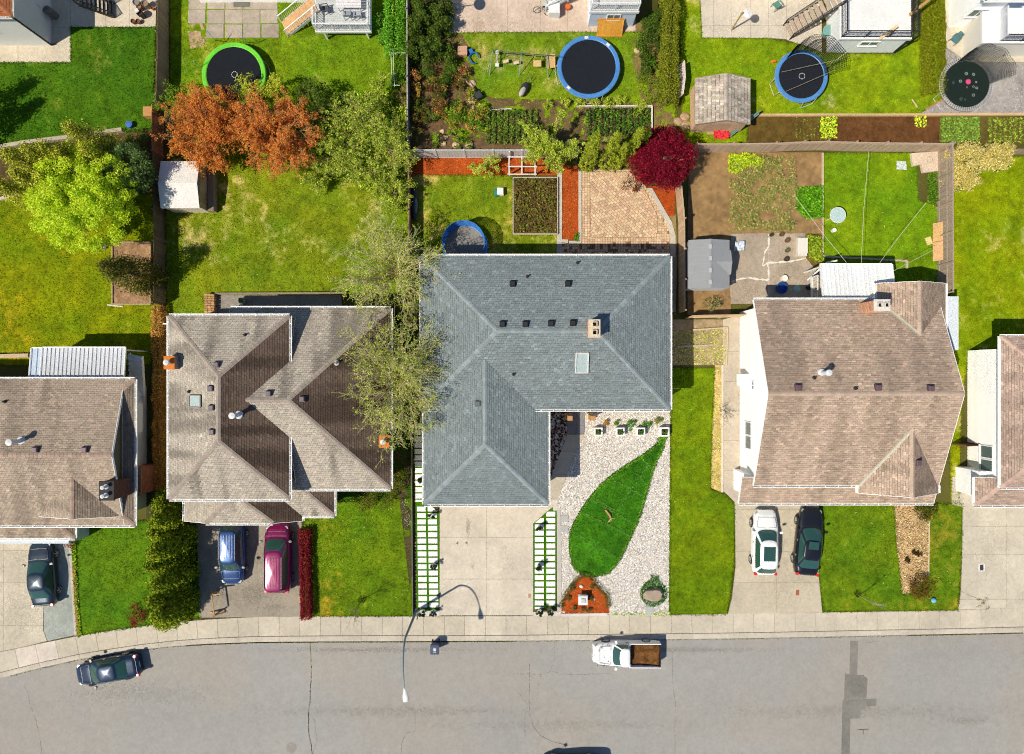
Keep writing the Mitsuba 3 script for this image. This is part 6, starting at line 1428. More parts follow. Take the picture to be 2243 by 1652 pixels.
# ------------------------------------------------------------------ trees and plants
def below(x, y, h): return (W2 + (x - W2) * (1 - h / CH), H2 + (y - H2) * (1 - h / CH))    # foot of what is seen at a place at height h
def L(*cs, k=1.15): return [C(*c, k=k) for c in cs]
LIME = L((188, 206, 48), (162, 184, 38), (210, 220, 78), (136, 160, 34), (176, 198, 44), k=1.45)
RUST = L((200, 124, 50), (180, 104, 42), (216, 146, 72), (160, 96, 44), (160, 130, 60), (196, 106, 40), (176, 120, 70), k=1.55)
OLIVE = L((180, 194, 58), (154, 170, 46), (204, 212, 92), (132, 148, 42), (176, 176, 76), k=1.35)
DARKG = L((78, 100, 38), (98, 122, 44), (60, 80, 32), (120, 138, 54), (88, 108, 46))
MIDG = L((92, 132, 34), (112, 152, 40), (74, 110, 30), (130, 164, 52))
CEDAR = L((188, 184, 62), (148, 152, 46), (212, 204, 92), (112, 120, 38), (84, 94, 32), k=1.35)
THUJA = L((166, 176, 52), (144, 158, 44), (186, 192, 70), (120, 136, 38))
RED = L((146, 24, 50), (114, 20, 40), (172, 46, 70), (82, 18, 30), (134, 30, 44))
DRYB = L((214, 160, 84), (186, 132, 64), (226, 184, 110), (160, 124, 66), (150, 130, 56))
CREAMY = L((232, 212, 140), (216, 194, 116), (242, 226, 164), (196, 178, 96), (170, 166, 70))
def twigs(name, label, base, h, ctr, rad, nl, pal, cat='tree', bark=C(196, 178, 136), leafn=18, size=0.045, ns=6, nt=5, r0=0.09, lw=0.009):
    k = thing(name, label, cat); b = P(*base); c = np.asarray(ctr, float)
    tr, br, lf = MB(), MB(), []
    f = b + (c - b) * [0.25, 0.25, 0.5]
    tr.tube([b, (b + f) / 2 + [R.uniform(-.08, .08), R.uniform(-.08, .08), 0], f], [r0, r0 * .85, r0 * .7], 7, np.array(bark) * .7)
    rd = np.asarray(rad, float)
    def rnd(n): u = rng.normal(size=(n, 3)); return u / np.linalg.norm(u, axis=1, keepdims=True)
    for u in rnd(nl):
        u[2] = abs(u[2]) * .9 - .25; e = c + u * rd * R.uniform(.75, 1.0); m = f * .5 + e * .5 + rnd(1)[0] * .15 + [0, 0, .12 * rd[2]]
        tr.tube([f, m, e], [r0 * .42, r0 * .25, r0 * .08], 5, bark)
        for _ in range(ns):
            t = R.uniform(.3, 1); s = (f * (1 - t) ** 2 + 2 * m * t * (1 - t) + e * t * t); g = s + (rnd(1)[0] + u * .9) * rd.mean() * R.uniform(.22, .42)
            br.tube([s, (s + g) / 2 + rnd(1)[0] * .06, g], [r0 * .14, r0 * .1, lw * .7], 4, jit(bark, .15), False)
            for _ in range(nt):
                t2 = R.uniform(.25, 1); s2 = s * (1 - t2) + g * t2; g2 = s2 + (rnd(1)[0] + u * .7) * rd.mean() * R.uniform(.08, .2)
                br.tube([s2, g2], [lw, lw * .5], 3, jit(bark, .2), False)
                a = rng.uniform(.2, 1.1, (leafn, 1)); lf.append(s2 + (g2 - s2) * a + rng.normal(size=(leafn, 3)) * .07)
    tr.build('trunk', 'matte', k); br.build('twigs', 'matte', k, 'stuff')
    if leafn: mb = MB(); leaves(mb, np.vstack(lf), size, pal); mb.build('leaves', 'leaf', k, 'stuff')
    return k
def at(x, y, h): q = below(x, y, h); p = P(x, y, h); return q, p
b, c = at(452, 283, 3.0); twigs('rust_tree', 'rust orange bushy tree left of its equal, next to the pale shed', b, 5.0, c, (2.75, 2.75, 2.0), 62, RUST, 'tree', C(176, 136, 104), 17, .055, 6, 5, .1)
b, c = at(470, 222, 3.6); tree('rust_tree', 'narrow rust orange shoot leaning over the green rimmed trampoline', 'tree', b, 4.6, (.8, 1.2, 1.0), RUST, 30, 60, .3, .05, nl=8, bark=C(170, 140, 110), asp=.4)
b, c = at(604, 285, 3.2); twigs('rust_tree', 'rust orange bushy tree with pale twigs above the dry speckled lawn', b, 5.1, c, (2.85, 2.5, 2.0), 62, RUST, 'tree', C(190, 156, 124), 17, .055, 6, 5, .1)
for x, y, r in ((545, 196, 1.15), (603, 190, .85)): b, c = at(x, y, 1.8); shrub('lime_shrub', 'lime yellow shrub behind the rust orange trees, ' + ('left one' if x < 570 else 'right one'), *b, r, 2.9, L((200, 204, 66), (176, 186, 50), (214, 214, 90), (140, 156, 40)), 1500, .06)
b, c = at(685, 225, 2.2); tree('dark_tree', 'dark green tree in the shade right of the rust orange trees', 'tree', b, 3.6, (1.3, 1.7, 1.5), DARKG, 60, 80, .35, .06)
b, c = at(640, 300, 1.6); tree('dark_tree', 'dark green undergrowth tree between rust orange leaves and olive thicket', 'tree', below(676, 300, 1.6), 3.0, (1.1, 1.6, 1.3), DARKG, 50, 70, .35, .06)
for i, (x, y, rx, ry, h, w) in enumerate(((790, 265, 2.6, 1.9, 4.4, 'upper middle'), (845, 320, 1.7, 2.2, 4.2, 'right, by the grey capped fence'), (735, 330, 2.2, 1.5, 3.8, 'left, next to the rust orange tree'), (800, 380, 2.4, 1.5, 3.2, 'lower middle'), (700, 385, 1.7, 1.0, 2.4, 'lower left, low'), (860, 420, 1.2, 1.6, 2.8, 'lower right, by the brown fence'), (828, 195, 1.2, 1.1, 2.6, 'top, near the white trellis'))):
    b, c = at(x, y, h * .6); twigs('olive_shrub', 'loose olive shrub with bare twigs in the thicket, ' + w, b, h, c, (rx, ry, h * .42), int(8 + rx * ry * 3.2), OLIVE + MIDG[:2], 'shrub', C(186, 168, 122), 9, .055, 6, 5, .07)
tufts('undergrowth', poly([(640, 250), (760, 200), (893, 215), (893, 470), (840, 440), (790, 410), (640, 350)]), 9000, .3, .1, MIDG + OLIVE, 'low green undergrowth beneath the olive thicket', lean=.2)
hedge('ivy', 'bright green ivy and shrubs along the grey capped fence', [(872, -5), (868, 60), (872, 130)], 1.8, 1.5, L((96, 156, 40), (120, 178, 50), (70, 126, 30), (140, 190, 70)), 900, .07, 'ivy')
hedge('ivy', 'small green bush spilling over the lawn edge by the white railed deck', [(830, 45), (845, 75), (850, 100)], 1.2, 1.0, L((110, 160, 50), (130, 180, 70), (80, 130, 36)), 600, .07, 'ivy')
hedge('fence_plants', 'leafy green growth inside the white trellis by the fence', [(880, 115), (876, 190)], 1.0, .9, MIDG, 700, .07, 'plants')
b, c = at(880, 205, .5); twigs('dry_twigs', 'heap of dry brown twigs against the grey capped fence', b, 1.2, c, (.5, 1.2, .7), 14, [], 'twig heap', C(176, 140, 100), 0, .05, 5, 3, .03)
for x, y, r, h, w in ((380, 205, 1.0, 2.4, 'upper'), (396, 232, .7, 2.0, 'lower'), (352, 222, .7, 1.8, 'left, over the brown fence')): b, c = at(x, y, h * .6); shrub('green_shrub', 'light green shrub left of the rust orange trees, ' + w, *b, r, h, L((120, 150, 40), (90, 122, 34), (146, 170, 60)), 900, .055)
b, c = at(368, 285, 1.0); twigs('bare_shrub', 'bare grey twiggy shrub between the fence end and the rust orange tree', b, 1.6, c, (.8, 1.1, .8), 16, [], 'shrub', C(150, 136, 112), 0, .05, 5, 4, .04)
b, c = at(293, 302, 1.0); shrub('green_shrub', 'small bright shrub at the corner of the pale retaining wall', *b, .8, 1.6, MIDG, 800, .055)
b, c = at(182, 432, 4.3); tree('pale_green_tree', 'big pale green round tree on the yellowish lawn', 'tree', b, 6.8, (3.7, 3.85, 2.4), LIME, 300, 190, .5, .062, shell=.35, nl=40, r0=.18)
b, c = at(283, 372, 3.4); tree('blue_green_tree', 'soft bluish green tree between the big pale green tree and the fence', 'tree', b, 5.0, (1.75, 2.0, 1.7), L((110, 136, 78), (86, 112, 58), (134, 156, 96), (70, 94, 44)), 110, 90, .45, .06)
b, c = at(225, 345, 3.0); tree('dark_tree', 'dark green tree top above the big pale green tree', 'tree', b, 4.4, (1.6, 1.3, 1.5), DARKG + MIDG[:1], 60, 80, .4, .06)
for i, (x, y, h, r) in enumerate(((8, 333, 7.4, 1.5), (52, 322, 7.2, 1.35), (88, 318, 6.8, 1.3), (120, 330, 6.4, 1.3), (26, 378, 7.0, 1.45), (78, 384, 6.6, 1.3), (146, 276, 7.4, 1.5), (178, 322, 6.2, 1.3), (-10, 402, 6.8, 1.4))):
    conifer('golden_conifer', 'yellowish green conifer leaning out above the left edge lawn, ' + ('upper row, first from the left', 'upper row, second from the left', 'upper row, third from the left', 'upper row, fourth from the left', 'lower row, middle', 'lower row, right', 'topmost by the retaining wall', 'right, touching the pale green tree', 'lowest at the left edge')[i], 'conifer', below(x, y, h), h, r, CEDAR, 6500, .07, 'golden conifers by the retaining wall', power=.6)
for x, y, h, r in ((-75, 268, 9.0, 1.5), (-40, 300, 8.0, 1.4)): conifer('tall_conifer', 'tall conifer standing beyond the left edge of the picture', 'conifer', (x, y), h, r, DARKG, 3500, .1, 'conifers beyond the left edge')
conifer('dark_conifer', 'dark conifer leaning across the timber raised bed', 'conifer', (338, 612), 6.7, 1.45, L((104, 104, 44), (78, 84, 36), (140, 134, 60), (60, 66, 30)), 9000, .065, power=.5)
b, c = at(325, 606, 2.4); conifer('dark_conifer', 'short rounded golden conifer at the right end of the raised bed', 'conifer', b, 2.9, .55, L((150, 140, 60), (110, 106, 44), (84, 84, 36)), 1800, .05, power=.45)
hedge('dry_hedge', 'dry brown and orange hedge along the left side of the weathered roof', [(356, 672), (357, 800), (358, 930), (360, 1070)], 0.95, 1.0, DRYB, 900, .06, bump=.25)
CEDF = L((170, 180, 46), (128, 148, 36), (186, 192, 60), (76, 104, 26), (50, 74, 22), k=1.1)
for i, (x, y, h, r) in enumerate(((392, 1090, 3.4, 1.1), (406, 1116, 4.6, 1.2), (386, 1146, 3.6, 1.05), (408, 1178, 5.1, 1.25), (388, 1212, 4.0, 1.1), (410, 1242, 4.9, 1.25), (396, 1280, 4.4, 1.15), (410, 1308, 4.9, 1.2), (398, 1334, 3.4, 1.0))):
    conifer('garden_conifer', ('first', 'second', 'third', 'fourth', 'fifth', 'sixth', 'seventh', 'eighth', 'last')[i] + ' golden green conifer from the house in the screen beside the grey drive', 'conifer', (x, y), h, r, CEDF, 7500, .075, 'conifer screen beside the grey drive', power=.6)
b, c = at(303, 1346, .6); shrub('red_shrub', 'small dark red shrub on the front lawn left of the conifer screen', *b, .8, 1.1, RED, 700, .05)
b, c = at(147, 1192, .6); shrub('red_shrub', 'small red shrub beside the parked dark navy sedan on the left drive', *b, .45, .9, RED, 350, .045)
q = []
for y in np.arange(1195, 1392, 5): q.append((158 + (y - 1195) * .06, y))
tufts('border_plants', LineString([P(*a)[:2] for a in [(163, 1195), (166, 1290), (175, 1390)]]).buffer(.16), 900, .16, .09, LIME + MIDG, 'lime border plants along the brick edge of the front lawn', lean=.12)
hedge('red_hedge', 'dark red barberry hedge beside the magenta minivan', [(672, 1156), (673, 1250), (676, 1350)], .85, .95, L((140, 34, 48), (110, 24, 38), (168, 60, 66), (86, 20, 32), (150, 70, 60)), 1500, .05, bump=.15)
for x, y, r, h, w in ((725, 1092, .6, 1.3, 'at the roof corner'), (795, 1092, 1.0, 1.1, 'left one below the gutter'), (833, 1080, 1.2, 1.5, 'right one below the gutter'), (868, 1055, .9, 1.3, 'in the gap between the houses')): b, c = at(x, y, h * .6); shrub('olive_bush', 'olive green bush on the front lawn edge, ' + w, *b, r, h, L((110, 112, 40), (84, 90, 30), (140, 136, 56)), int(1000 * r), .05)
tufts('white_flowers', poly([(878, 1095), (898, 1095), (900, 1160), (882, 1160)]), 120, .15, .07, [C(240, 240, 225), C(90, 120, 30)], 'small white flowers by the side fence', cat='flowers')
b, c = at(842, 590, 5.4); twigs('twiggy_tree', 'thin leaved twiggy tree above the fence behind the two roofs', below(880, 600, 3), 8, c, (3.6, 3.1, 1.8), 52, OLIVE + MIDG[:2], 'tree', C(216, 200, 158), 5, .05, 7, 6, .1, .011)
b, c = at(860, 828, 6.3); twigs('twiggy_tree', 'thin leaved twiggy tree leaning over both roofs', below(890, 830, 3), 9, c, (2.9, 4.9, 1.9), 64, OLIVE + MIDG[:2], 'tree', C(210, 194, 150), 5, .05, 7, 6, .1, .011)
b, c = at(1452, 345, 3.0); tree('red_maple', 'burgundy red maple at the corner of the paved patio', 'tree', b, 4.3, (2.35, 2.25, 1.4), RED, 230, 105, .42, .065, bark=C(214, 170, 160), shell=.4, nl=34, asp=.45)
b, c = at(1382, 400, 1.2); shrub('maple_shrub', 'small rust red shrub left of the burgundy maple', *b, .75, 1.5, L((150, 60, 40), (110, 70, 40), (130, 30, 44), (100, 100, 40)), 500, .05)
for i, (x, y, h, r) in enumerate(((1283, 366, 7.2, .6), (1323, 365, 7.3, .55), (1346, 369, 5.6, .4), (1369, 354, 7.0, .5), (1392, 342, 5.6, .36))):
    conifer('thuja', ('widest lime green thuja column of the row, at its left end', 'second lime green thuja column from the left end of the row', 'shortest lime green thuja column, third of the row', 'fourth lime green thuja column, left of the burgundy maple', 'thin lime green thuja column half hidden by the burgundy maple')[i], 'thuja', (x, y), h, r, THUJA, 6000 if r > .45 else 3200, .05, power=.36, spray=.12, rough=.3)
b, c = at(1205, 292, 3.0); twigs('fruit_tree', 'loose fruit tree with light leaves above the white panel fence', (1208, 366), 4.4, c, (1.9, 1.9, 1.3), 26, OLIVE + MIDG[:1], 'tree', C(190, 176, 140), 22, .055, 6, 5, .09)
b, c = at(1060, 362, 1.6); twigs('fruit_tree', 'small sparse tree over the rust red mulch strip', (1052, 368), 2.4, c, (1.3, .7, .7), 12, OLIVE, 'tree', C(190, 176, 140), 12, .05, 4, 4, .05)
# thicket and borders of the garden with the large trampoline
random.seed(3)
zones = (('dark evergreen shrub', [(902, 0), (988, 0), (985, 60), (990, 150), (902, 140)], 46, DARKG, .75, 1.6, 0), ('flowering border shrub', [(903, 140), (1040, 150), (1035, 240), (960, 260), (903, 320)], 34, DARKG + DRYB[:1] + MIDG[:1] + L((150, 60, 60)), .6, 1.2, 0),
         ('garden shrub', [(960, 250), (1060, 230), (1060, 320), (965, 322)], 22, MIDG + OLIVE[:2] + DRYB[:1], .6, 1.1, 0), ('border shrub', [(1398, 30), (1440, 30), (1442, 150), (1405, 190)], 18, DARKG + MIDG[:1], .6, 1.3, 0))
for nm, pts, n, pal, r, h, _ in zones:
    pg = poly(pts); q = scatter(pg, n * 2)[:n]
    where = {'dark evergreen shrub': 'dark evergreen shrub in the thicket right of the grey capped fence', 'flowering border shrub': 'mixed green and reddish shrub in the thicket above the white panel fence', 'garden shrub': 'green shrub between rocks in front of the white panel fence', 'border shrub': 'dark shrub in the border right of the large blue trampoline'}[nm]
    for p in q:
        x, y = p[0] * S + W2, H2 - p[1] * S; rr, hh = r * R.uniform(.6, 1.2), h * R.uniform(.6, 1.2)
        if nm == 'dark evergreen shrub': conifer(nm.replace(' ', '_'), where, 'shrub', (x, y), hh * 1.3, rr * .75, pal, 700, .065, where.split(' ', 1)[1] + ' group', power=.6)
        else: shrub(nm.replace(' ', '_'), where, x, y, rr, hh, [pal[R.randrange(len(pal))] for _ in range(3)], 420, .055, group=where + ' group')
random.seed(3)
hedge('clipped_hedge', 'tall yellow green hedge right of the large blue trampoline', [(1461, -10), (1463, 60), (1458, 130), (1461, 200), (1458, 240)], 1.35, 1.9, L((140, 146, 40), (116, 126, 32), (164, 164, 56), (90, 100, 30)), 1500, .055, bump=.2)
hedge('low_hedge', 'wide low yellow green hedge between the two upper right gardens', [(2033, -12), (2038, 60), (2036, 130), (2040, 212)], 1.75, .9, L((138, 142, 30), (120, 130, 24), (156, 156, 44), (98, 110, 24)), 1700, .055, bump=.12)
for x, y in ((1272, 226), (1305, 222), (1333, 226), (1362, 222), (1405, 226), (1240, 222), (1200, 226)): b, c = at(x, y, .5); shrub('round_bush', {1200: 'first', 1240: 'second', 1272: 'third', 1305: 'fourth', 1333: 'fifth', 1362: 'sixth', 1405: 'last'}[x] + ' small round bush from the left in the row below the large blue trampoline', *b, .42, .7, OLIVE, 380, .045)
b, c = at(1425, 190, .8); shrub('green_shrub', 'yellow green loose shrub left of the white leaning panel', *b, 1.1, 1.5, L((150, 160, 50), (120, 136, 40), (96, 116, 36)), 1200, .05)
def crop(label, x0, x1, y0, y1, n, axis, h, pal, w=.22, dens=260):
    mb = MB(); pal = np.array(pal)
    for i in range(n):
        f = (i + .5) / n
        a, b = ((x0 + (x1 - x0) * f, y0), (x0 + (x1 - x0) * f, y1)) if axis == 'v' else ((x0, y0 + (y1 - y0) * f), (x1, y0 + (y1 - y0) * f))
        pg = LineString([P(*a)[:2], P(*b)[:2]]).buffer(w / 2, cap_style='flat'); q = scatter(pg, pg.area * dens)
        pts = np.column_stack([q, rng.uniform(.05, h, len(q))]); leaves(mb, pts, .075, pal, .5)
    mb.build('crop_rows', 'matte', None, 'stuff', label, cat='crops')
crop('dark green crop rows between the thicket and the fruit tree', 1062, 1180, 244, 318, 9, 'v', .5, DARKG, .32, 420)
crop('dark green crop block behind the thuja columns', 1282, 1424, 240, 300, 11, 'v', .5, L((50, 78, 28), (70, 104, 36), (40, 62, 24), (96, 130, 50)), .3, 420)
b, c = at(1394, 246, .4); shrub('yellow_flowers', 'yellow flowering plant at the corner of the dark crop block', *b, .45, .6, L((236, 226, 80), (200, 200, 70), (90, 120, 40)), 300, .04)
crop('thin green crop rows in the brown soil left of the lime plants', 1740, 1795, 258, 308, 7, 'v', .2, L((120, 130, 50), (90, 104, 40)), .1, 120)
crop('lime green vegetable plants in the long soil strip', 1795, 1830, 258, 306, 4, 'v', .4, LIME + MIDG[:1], .28, 320); crop('lime plant tuft on the dark soil strip', 2000, 2026, 256, 280, 3, 'v', .3, LIME, .2, 260)
crop('dense green bed right of the dark soil strip', 2058, 2142, 259, 314, 8, 'v', .35, L((110, 140, 50), (132, 164, 66), (90, 116, 40)), .34, 420); crop('sparse green rows at the right end of the soil strip', 2160, 2260, 259, 314, 9, 'v', .3, L((130, 150, 50), (100, 124, 40), (160, 180, 60)), .2, 240)
stand = poly([(1594, 376), (1600, 345), (1735, 345), (1742, 420), (1738, 508), (1596, 508)])
q = scatter(stand, 7500); qv = fb(q, 1.6, 3, 91); q = q[qv > .36]; mb = MB(); leaves(mb, np.column_stack([q, rng.uniform(.02, .75, len(q)) * np.clip(fb(q, 1.6, 3, 91) * 2 - .4, .1, 1)]), .085, L((140, 142, 70), (112, 126, 56), (180, 164, 100), (96, 116, 44), (196, 180, 120), (110, 140, 50), (130, 150, 60)), .6, .3); mb.build('crop_stand', 'matte', None, 'stuff', 'straw coloured green crop stand in the vegetable garden', cat='crops')
for lbl, pts, n, pal in (('lime green leaves at the top of the crop stand', [(1594, 340), (1640, 338), (1672, 350), (1665, 372), (1640, 365), (1610, 384), (1593, 376)], 1300, LIME), ('bright green vegetable patch along the pale edging', [(1742, 414), (1798, 408), (1799, 478), (1765, 482), (1742, 460)], 2200, L((110, 176, 34), (140, 200, 50), (84, 142, 28))), ('yellow green plants right of the cracked concrete', [(1765, 516), (1797, 520), (1799, 580), (1768, 562)], 1100, L((164, 184, 50), (130, 150, 40), (180, 196, 70))), ('green weeds under the platform by the tall lattice fence', [(2030, 382), (2046, 378), (2050, 445), (2030, 445)], 700, MIDG), ('weeds and brown stems in the timber framed bed', [(1127, 394), (1218, 394), (1218, 511), (1127, 511)], 2600, L((120, 112, 52), (150, 150, 60), (90, 80, 44), (130, 160, 50), (76, 62, 40)))):
    q = scatter(poly(pts), n); mb = MB(); leaves(mb, np.column_stack([q, rng.uniform(.05, .45, len(q))]), .085, pal, .8); mb.build('vegetables', 'leaf', None, 'stuff', lbl, cat='plants')
b, c = at(2118, 350, 1.2); tree('cream_bush', 'cream yellow flowering bush behind the right edge lawn', 'bush', b, 2.1, (1.7, 1.1, 1.0), CREAMY, 90, 90, .4, .06)
b, c = at(2185, 342, 1.2); tree('cream_bush', 'cream yellow bush part touching the right edge fence', 'bush', b, 2.1, (1.2, .95, 1.0), CREAMY, 60, 90, .4, .06); b, c = at(2110, 396, 1.0); tree('cream_bush', 'lower cream yellow bush part over the lawn', 'bush', b, 1.6, (1.3, .6, .8), CREAMY, 45, 80, .35, .06)
b, c = at(1560, 668, .7); shrub('variegated_shrub', 'cream and green variegated shrub left of the brown gable roof', *b, .65, 1.1, L((190, 186, 130), (120, 124, 70), (90, 84, 50)), 500, .05)
b, c = at(1592, 900, 1.0); twigs('bare_shrub', 'bare grey twigs against the white gabled wall', b, 1.4, c, (.7, 1.0, .6), 12, [], 'shrub', C(130, 116, 100), 0, .05, 4, 3, .03)
b, c = at(2029, 1118, .6); shrub('dark_bush', 'dark olive bush at the lower corner of the brown gable roof', *b, .85, 1.0, L((90, 92, 34), (64, 68, 24), (120, 116, 50)), 1500, .05)
b, c = at(2021, 1288, .6); shrub('brown_bush', 'round brown bush at the end of the tan flower bed', *b, .9, 1.1, L((120, 92, 40), (92, 70, 30), (150, 116, 56), (80, 84, 30)), 1600, .05)
q = scatter(fbed, 2000); mb = MB(); leaves(mb, np.column_stack([q, rng.uniform(.03, .14, len(q))]), .07, L((214, 186, 140), (180, 146, 100), (150, 110, 70), (230, 206, 166), (130, 124, 60)), .2, .4); mb.build('dry_plants', 'matte', None, 'stuff', 'dry tan plants covering the front flower bed', cat='plants')
for x, y in ((2003, 1212), (2014, 1214), (1989, 1228)): b, c = at(x, y, .2); shrub('dead_clump', {2003: 'upper left', 2014: 'upper right', 1989: 'lowest'}[x] + ' of three small dark dead clumps in the tan flower bed', *b, .2, .35, L((70, 50, 30), (100, 74, 44)), 160, .04, stems=False)
b = (1879, 1303); twigs('young_tree', 'thin pale young tree on the front lawn near the black sedan', b, 4.2, P(1935, 1334, 3.6), (.35, .35, .6), 7, [], 'tree', C(206, 196, 160), 0, .04, 3, 2, .035)
b = (793, 1312); twigs('young_tree', 'thin bare young tree on the lawn right of the red hedge', b, 4.6, P(770, 1360, 3.8), (.5, .5, .8), 9, [], 'tree', C(160, 140, 110), 0, .04, 4, 3, .035)
for x, y in ((1877, 1300), (793, 1312)): tufts('grass_tuft', Point(*P(x, y)[:2]).buffer(.3), 90, .18, .05, [C(60, 90, 20), C(50, 76, 18)], 'dark grass tuft round the foot of the young tree near the black sedan' if x > 1000 else 'grass tuft round the foot of the young tree by the red hedge', cat='grass')
# front bed of the middle house
for x, y, r, c_ in ((1330, 926, .2, L((200, 160, 90), (160, 120, 60))), (1352, 925, .2, MIDG), (1384, 930, .42, L((90, 150, 40), (70, 120, 30))), (1418, 934, .42, L((80, 130, 40), (100, 150, 40))), (1442, 922, .28, MIDG + L((200, 150, 80)))):
    b, cc = at(x, y, .2); shrub('bed_plant', {1330: 'tan wilted plant above the leftmost white planter', 1352: 'small green plant above the second white planter', 1384: 'bright green bushy plant between second and third white planters', 1418: 'green bushy plant between third and fourth white planters', 1442: 'green plant above the rightmost white planter'}[x], *b, r, .4, c_, int(900 * r), .045, stems=False)
ring = Point(*P(1431, 1299)[:2]).buffer(1.05).difference(Point(*P(1431, 1300)[:2]).buffer(.55))
q = scatter(ring.union(poly([(1424, 1258), (1442, 1262), (1440, 1275), (1424, 1272)])), 1500); mb = MB(); leaves(mb, np.column_stack([q, rng.uniform(.03, .22, len(q))]), .055, L((60, 120, 30), (44, 92, 24), (90, 150, 44)), .6); mb.build('ground_cover', 'leaf', None, 'stuff', 'ring of dark green ground cover round the boulder', cat='plants')
edge = mul.boundary.buffer(.22).difference(poly([(1200, 1330), (1360, 1330), (1360, 1370), (1200, 1370)]))
q = scatter(edge, 1500); mb = MB(); leaves(mb, np.column_stack([q, rng.uniform(.04, .3, len(q))]), .06, L((60, 84, 30), (84, 104, 40), (120, 124, 60), (150, 140, 80)), .5, .3); mb.build('edge_plants', 'leaf', None, 'stuff', 'dark green plants along the edge of the orange mulch', cat='plants')
for i, (x, y) in enumerate(((1254, 1284), (1298, 1284), (1245, 1308), (1296, 1308), (1257, 1330), (1276, 1331), (1290, 1333))): shrub('mulch_plant', ('upper left', 'upper right', 'left', 'right', 'lower left', 'lower middle', 'lower right')[i] + ' small green plant round the lantern in the orange mulch', x, y, .17, .3, L((110, 110, 60), (80, 96, 50), (150, 120, 80)), 90, .04, stems=False)
tufts('weeds', poly([(1230, 1342), (1420, 1342), (1466, 1338), (1470, 1349), (1440, 1350)]).buffer(.02), 260, .1, .06, LIME + MIDG, 'weeds along the back edge of the pavement', lean=.1)
tufts('lavender', poly(m3((545, 400), (590, 390), (590, 470), (540, 465))), 300, .2, .06, MIDG, 'green plant at the lower end of the narrow mulch bed')
tufts('bed_weeds', poly([(1475, 725), (1590, 722), (1588, 798), (1475, 798)]), 1500, .12, .07, OLIVE + L((200, 186, 150)), 'weeds and rubble in the small gravel beds')
tufts('bed_weeds', poly([(1566, 805), (1580, 805), (1580, 1075), (1558, 1066)]), 700, .12, .07, OLIVE + L((214, 184, 126), (226, 200, 150)), 'straw and weeds in the narrow bed by the white gabled wall')
# ------------------------------------------------------------------ small things
def sm(name, label, cat, group=None): return thing(name, label, cat, group)
# street lamp: straight pole, curved arm, flat head
k = sm('street_lamp', 'tall street lamp arching from the pavement edge over the road', 'street lamp')
b = P(912, 1338); hd = P(887.5, 1519, 7.7)
top = b + [0, 0, 5.4]
pts = [b, b + [0, 0, 2.7], top]; d = hd[:2] - b[:2]
arm = [top + np.array([*(d * f), 2.55 * math.sin(f * 1.45) / math.sin(1.45)]) for f in np.linspace(0, 1, 14)]
arm = [np.array([*(top[:2] + d * f ** 1.5), top[2] + 2.35 * (1 - (1 - f) ** 2)]) for f in np.linspace(0, .93, 14)]
mb = MB(); mb.tube(pts, [.1, .085, .07], 10, C(92, 120, 130)); mb.build('pole', 'satin', k)
mb = MB(); mb.tube(arm, np.linspace(.07, .035, 14), 8, C(120, 148, 156)); mb.build('arm', 'satin', k)
e = arm[-1]; t = np.array([*(d / np.linalg.norm(d)), 0])
mb = MB(); mb.tube([e - t * .1, e + t * .1, e + t * .45, e + t * .8, e + t * .86], [.05, .09, .19, .2, .1], 12, C(240, 240, 238)); mb.v[-3:] = mb.v[-3:]
for v in mb.v: v[:, 2] = e[2] + (v[:, 2] - e[2]) * .55
mb.build('lamp_head', 'satin', k)
mb = MB(); mb.lathe(b, [(.2, 0), (.2, .04), (.12, .1), (.1, .12)], 12, C(130, 140, 140)); mb.build('base_plate', 'satin', k)
mb = MB(); mb.tube([b + [.35, .3, 0], b + [.4, .36, 2.4]], .03, 6, C(150, 150, 150)); mb.box(b + [.4, .36, 2.3], (.03, .4, .5), C(90, 110, 90)); mb.build('sign_post', 'satin', None, label='small sign post behind the street lamp', cat='sign')
# wheeled bin in the gutter
k = sm('wheeled_bin', 'dark blue wheeled bin with white lid label by the kerb', 'bin')
q = P(955, 1413); NB = (.022, .03, .06)
mb = MB(); mb.hexa([[q[0] + sx * .24, q[1] + sy * .27, ZR + .08] for sx, sy in ((-1, -1), (1, -1), (1, 1), (-1, 1))], [[q[0] + sx * .31, q[1] + sy * .34, ZR + 1.0] for sx, sy in ((-1, -1), (1, -1), (1, 1), (-1, 1))], NB); mb.build('body', 'satin', k)
mb = MB(); mb.box((q[0], q[1], ZR + 1.04), (.68, .76, .08), np.array(NB) * 1.6, 0, .03); mb.box((q[0], q[1] + .02, ZR + 1.09), (.5, .52, .03), np.array(NB) * 2, 0, .02); lk = mb.build('lid', 'satin', k)
mb = MB(); mb.box((q[0], q[1] + .02, ZR + 1.108), (.2, .2, .006), C(225, 228, 232)); mb.box((q[0], q[1] - .17, ZR + 1.108), (.22, .07, .006), C(190, 196, 205)); mb.build('label', 'matte', lk)
for s in (-1, 1): mb = MB(); a = np.array([q[0] + s * .27, q[1] + .34, ZR + .13]); mb.tube([a - [.03, 0, 0], a + [.03, 0, 0]], .13, 12, (.01, .01, .01)); mb.build('wheel', 'satin', k)
mb = MB(); mb.beam((q[0] - .28, q[1] + .41, ZR + .98), (q[0] + .28, q[1] + .41, ZR + .98), .04, .04, NB); mb.build('handle', 'satin', k)
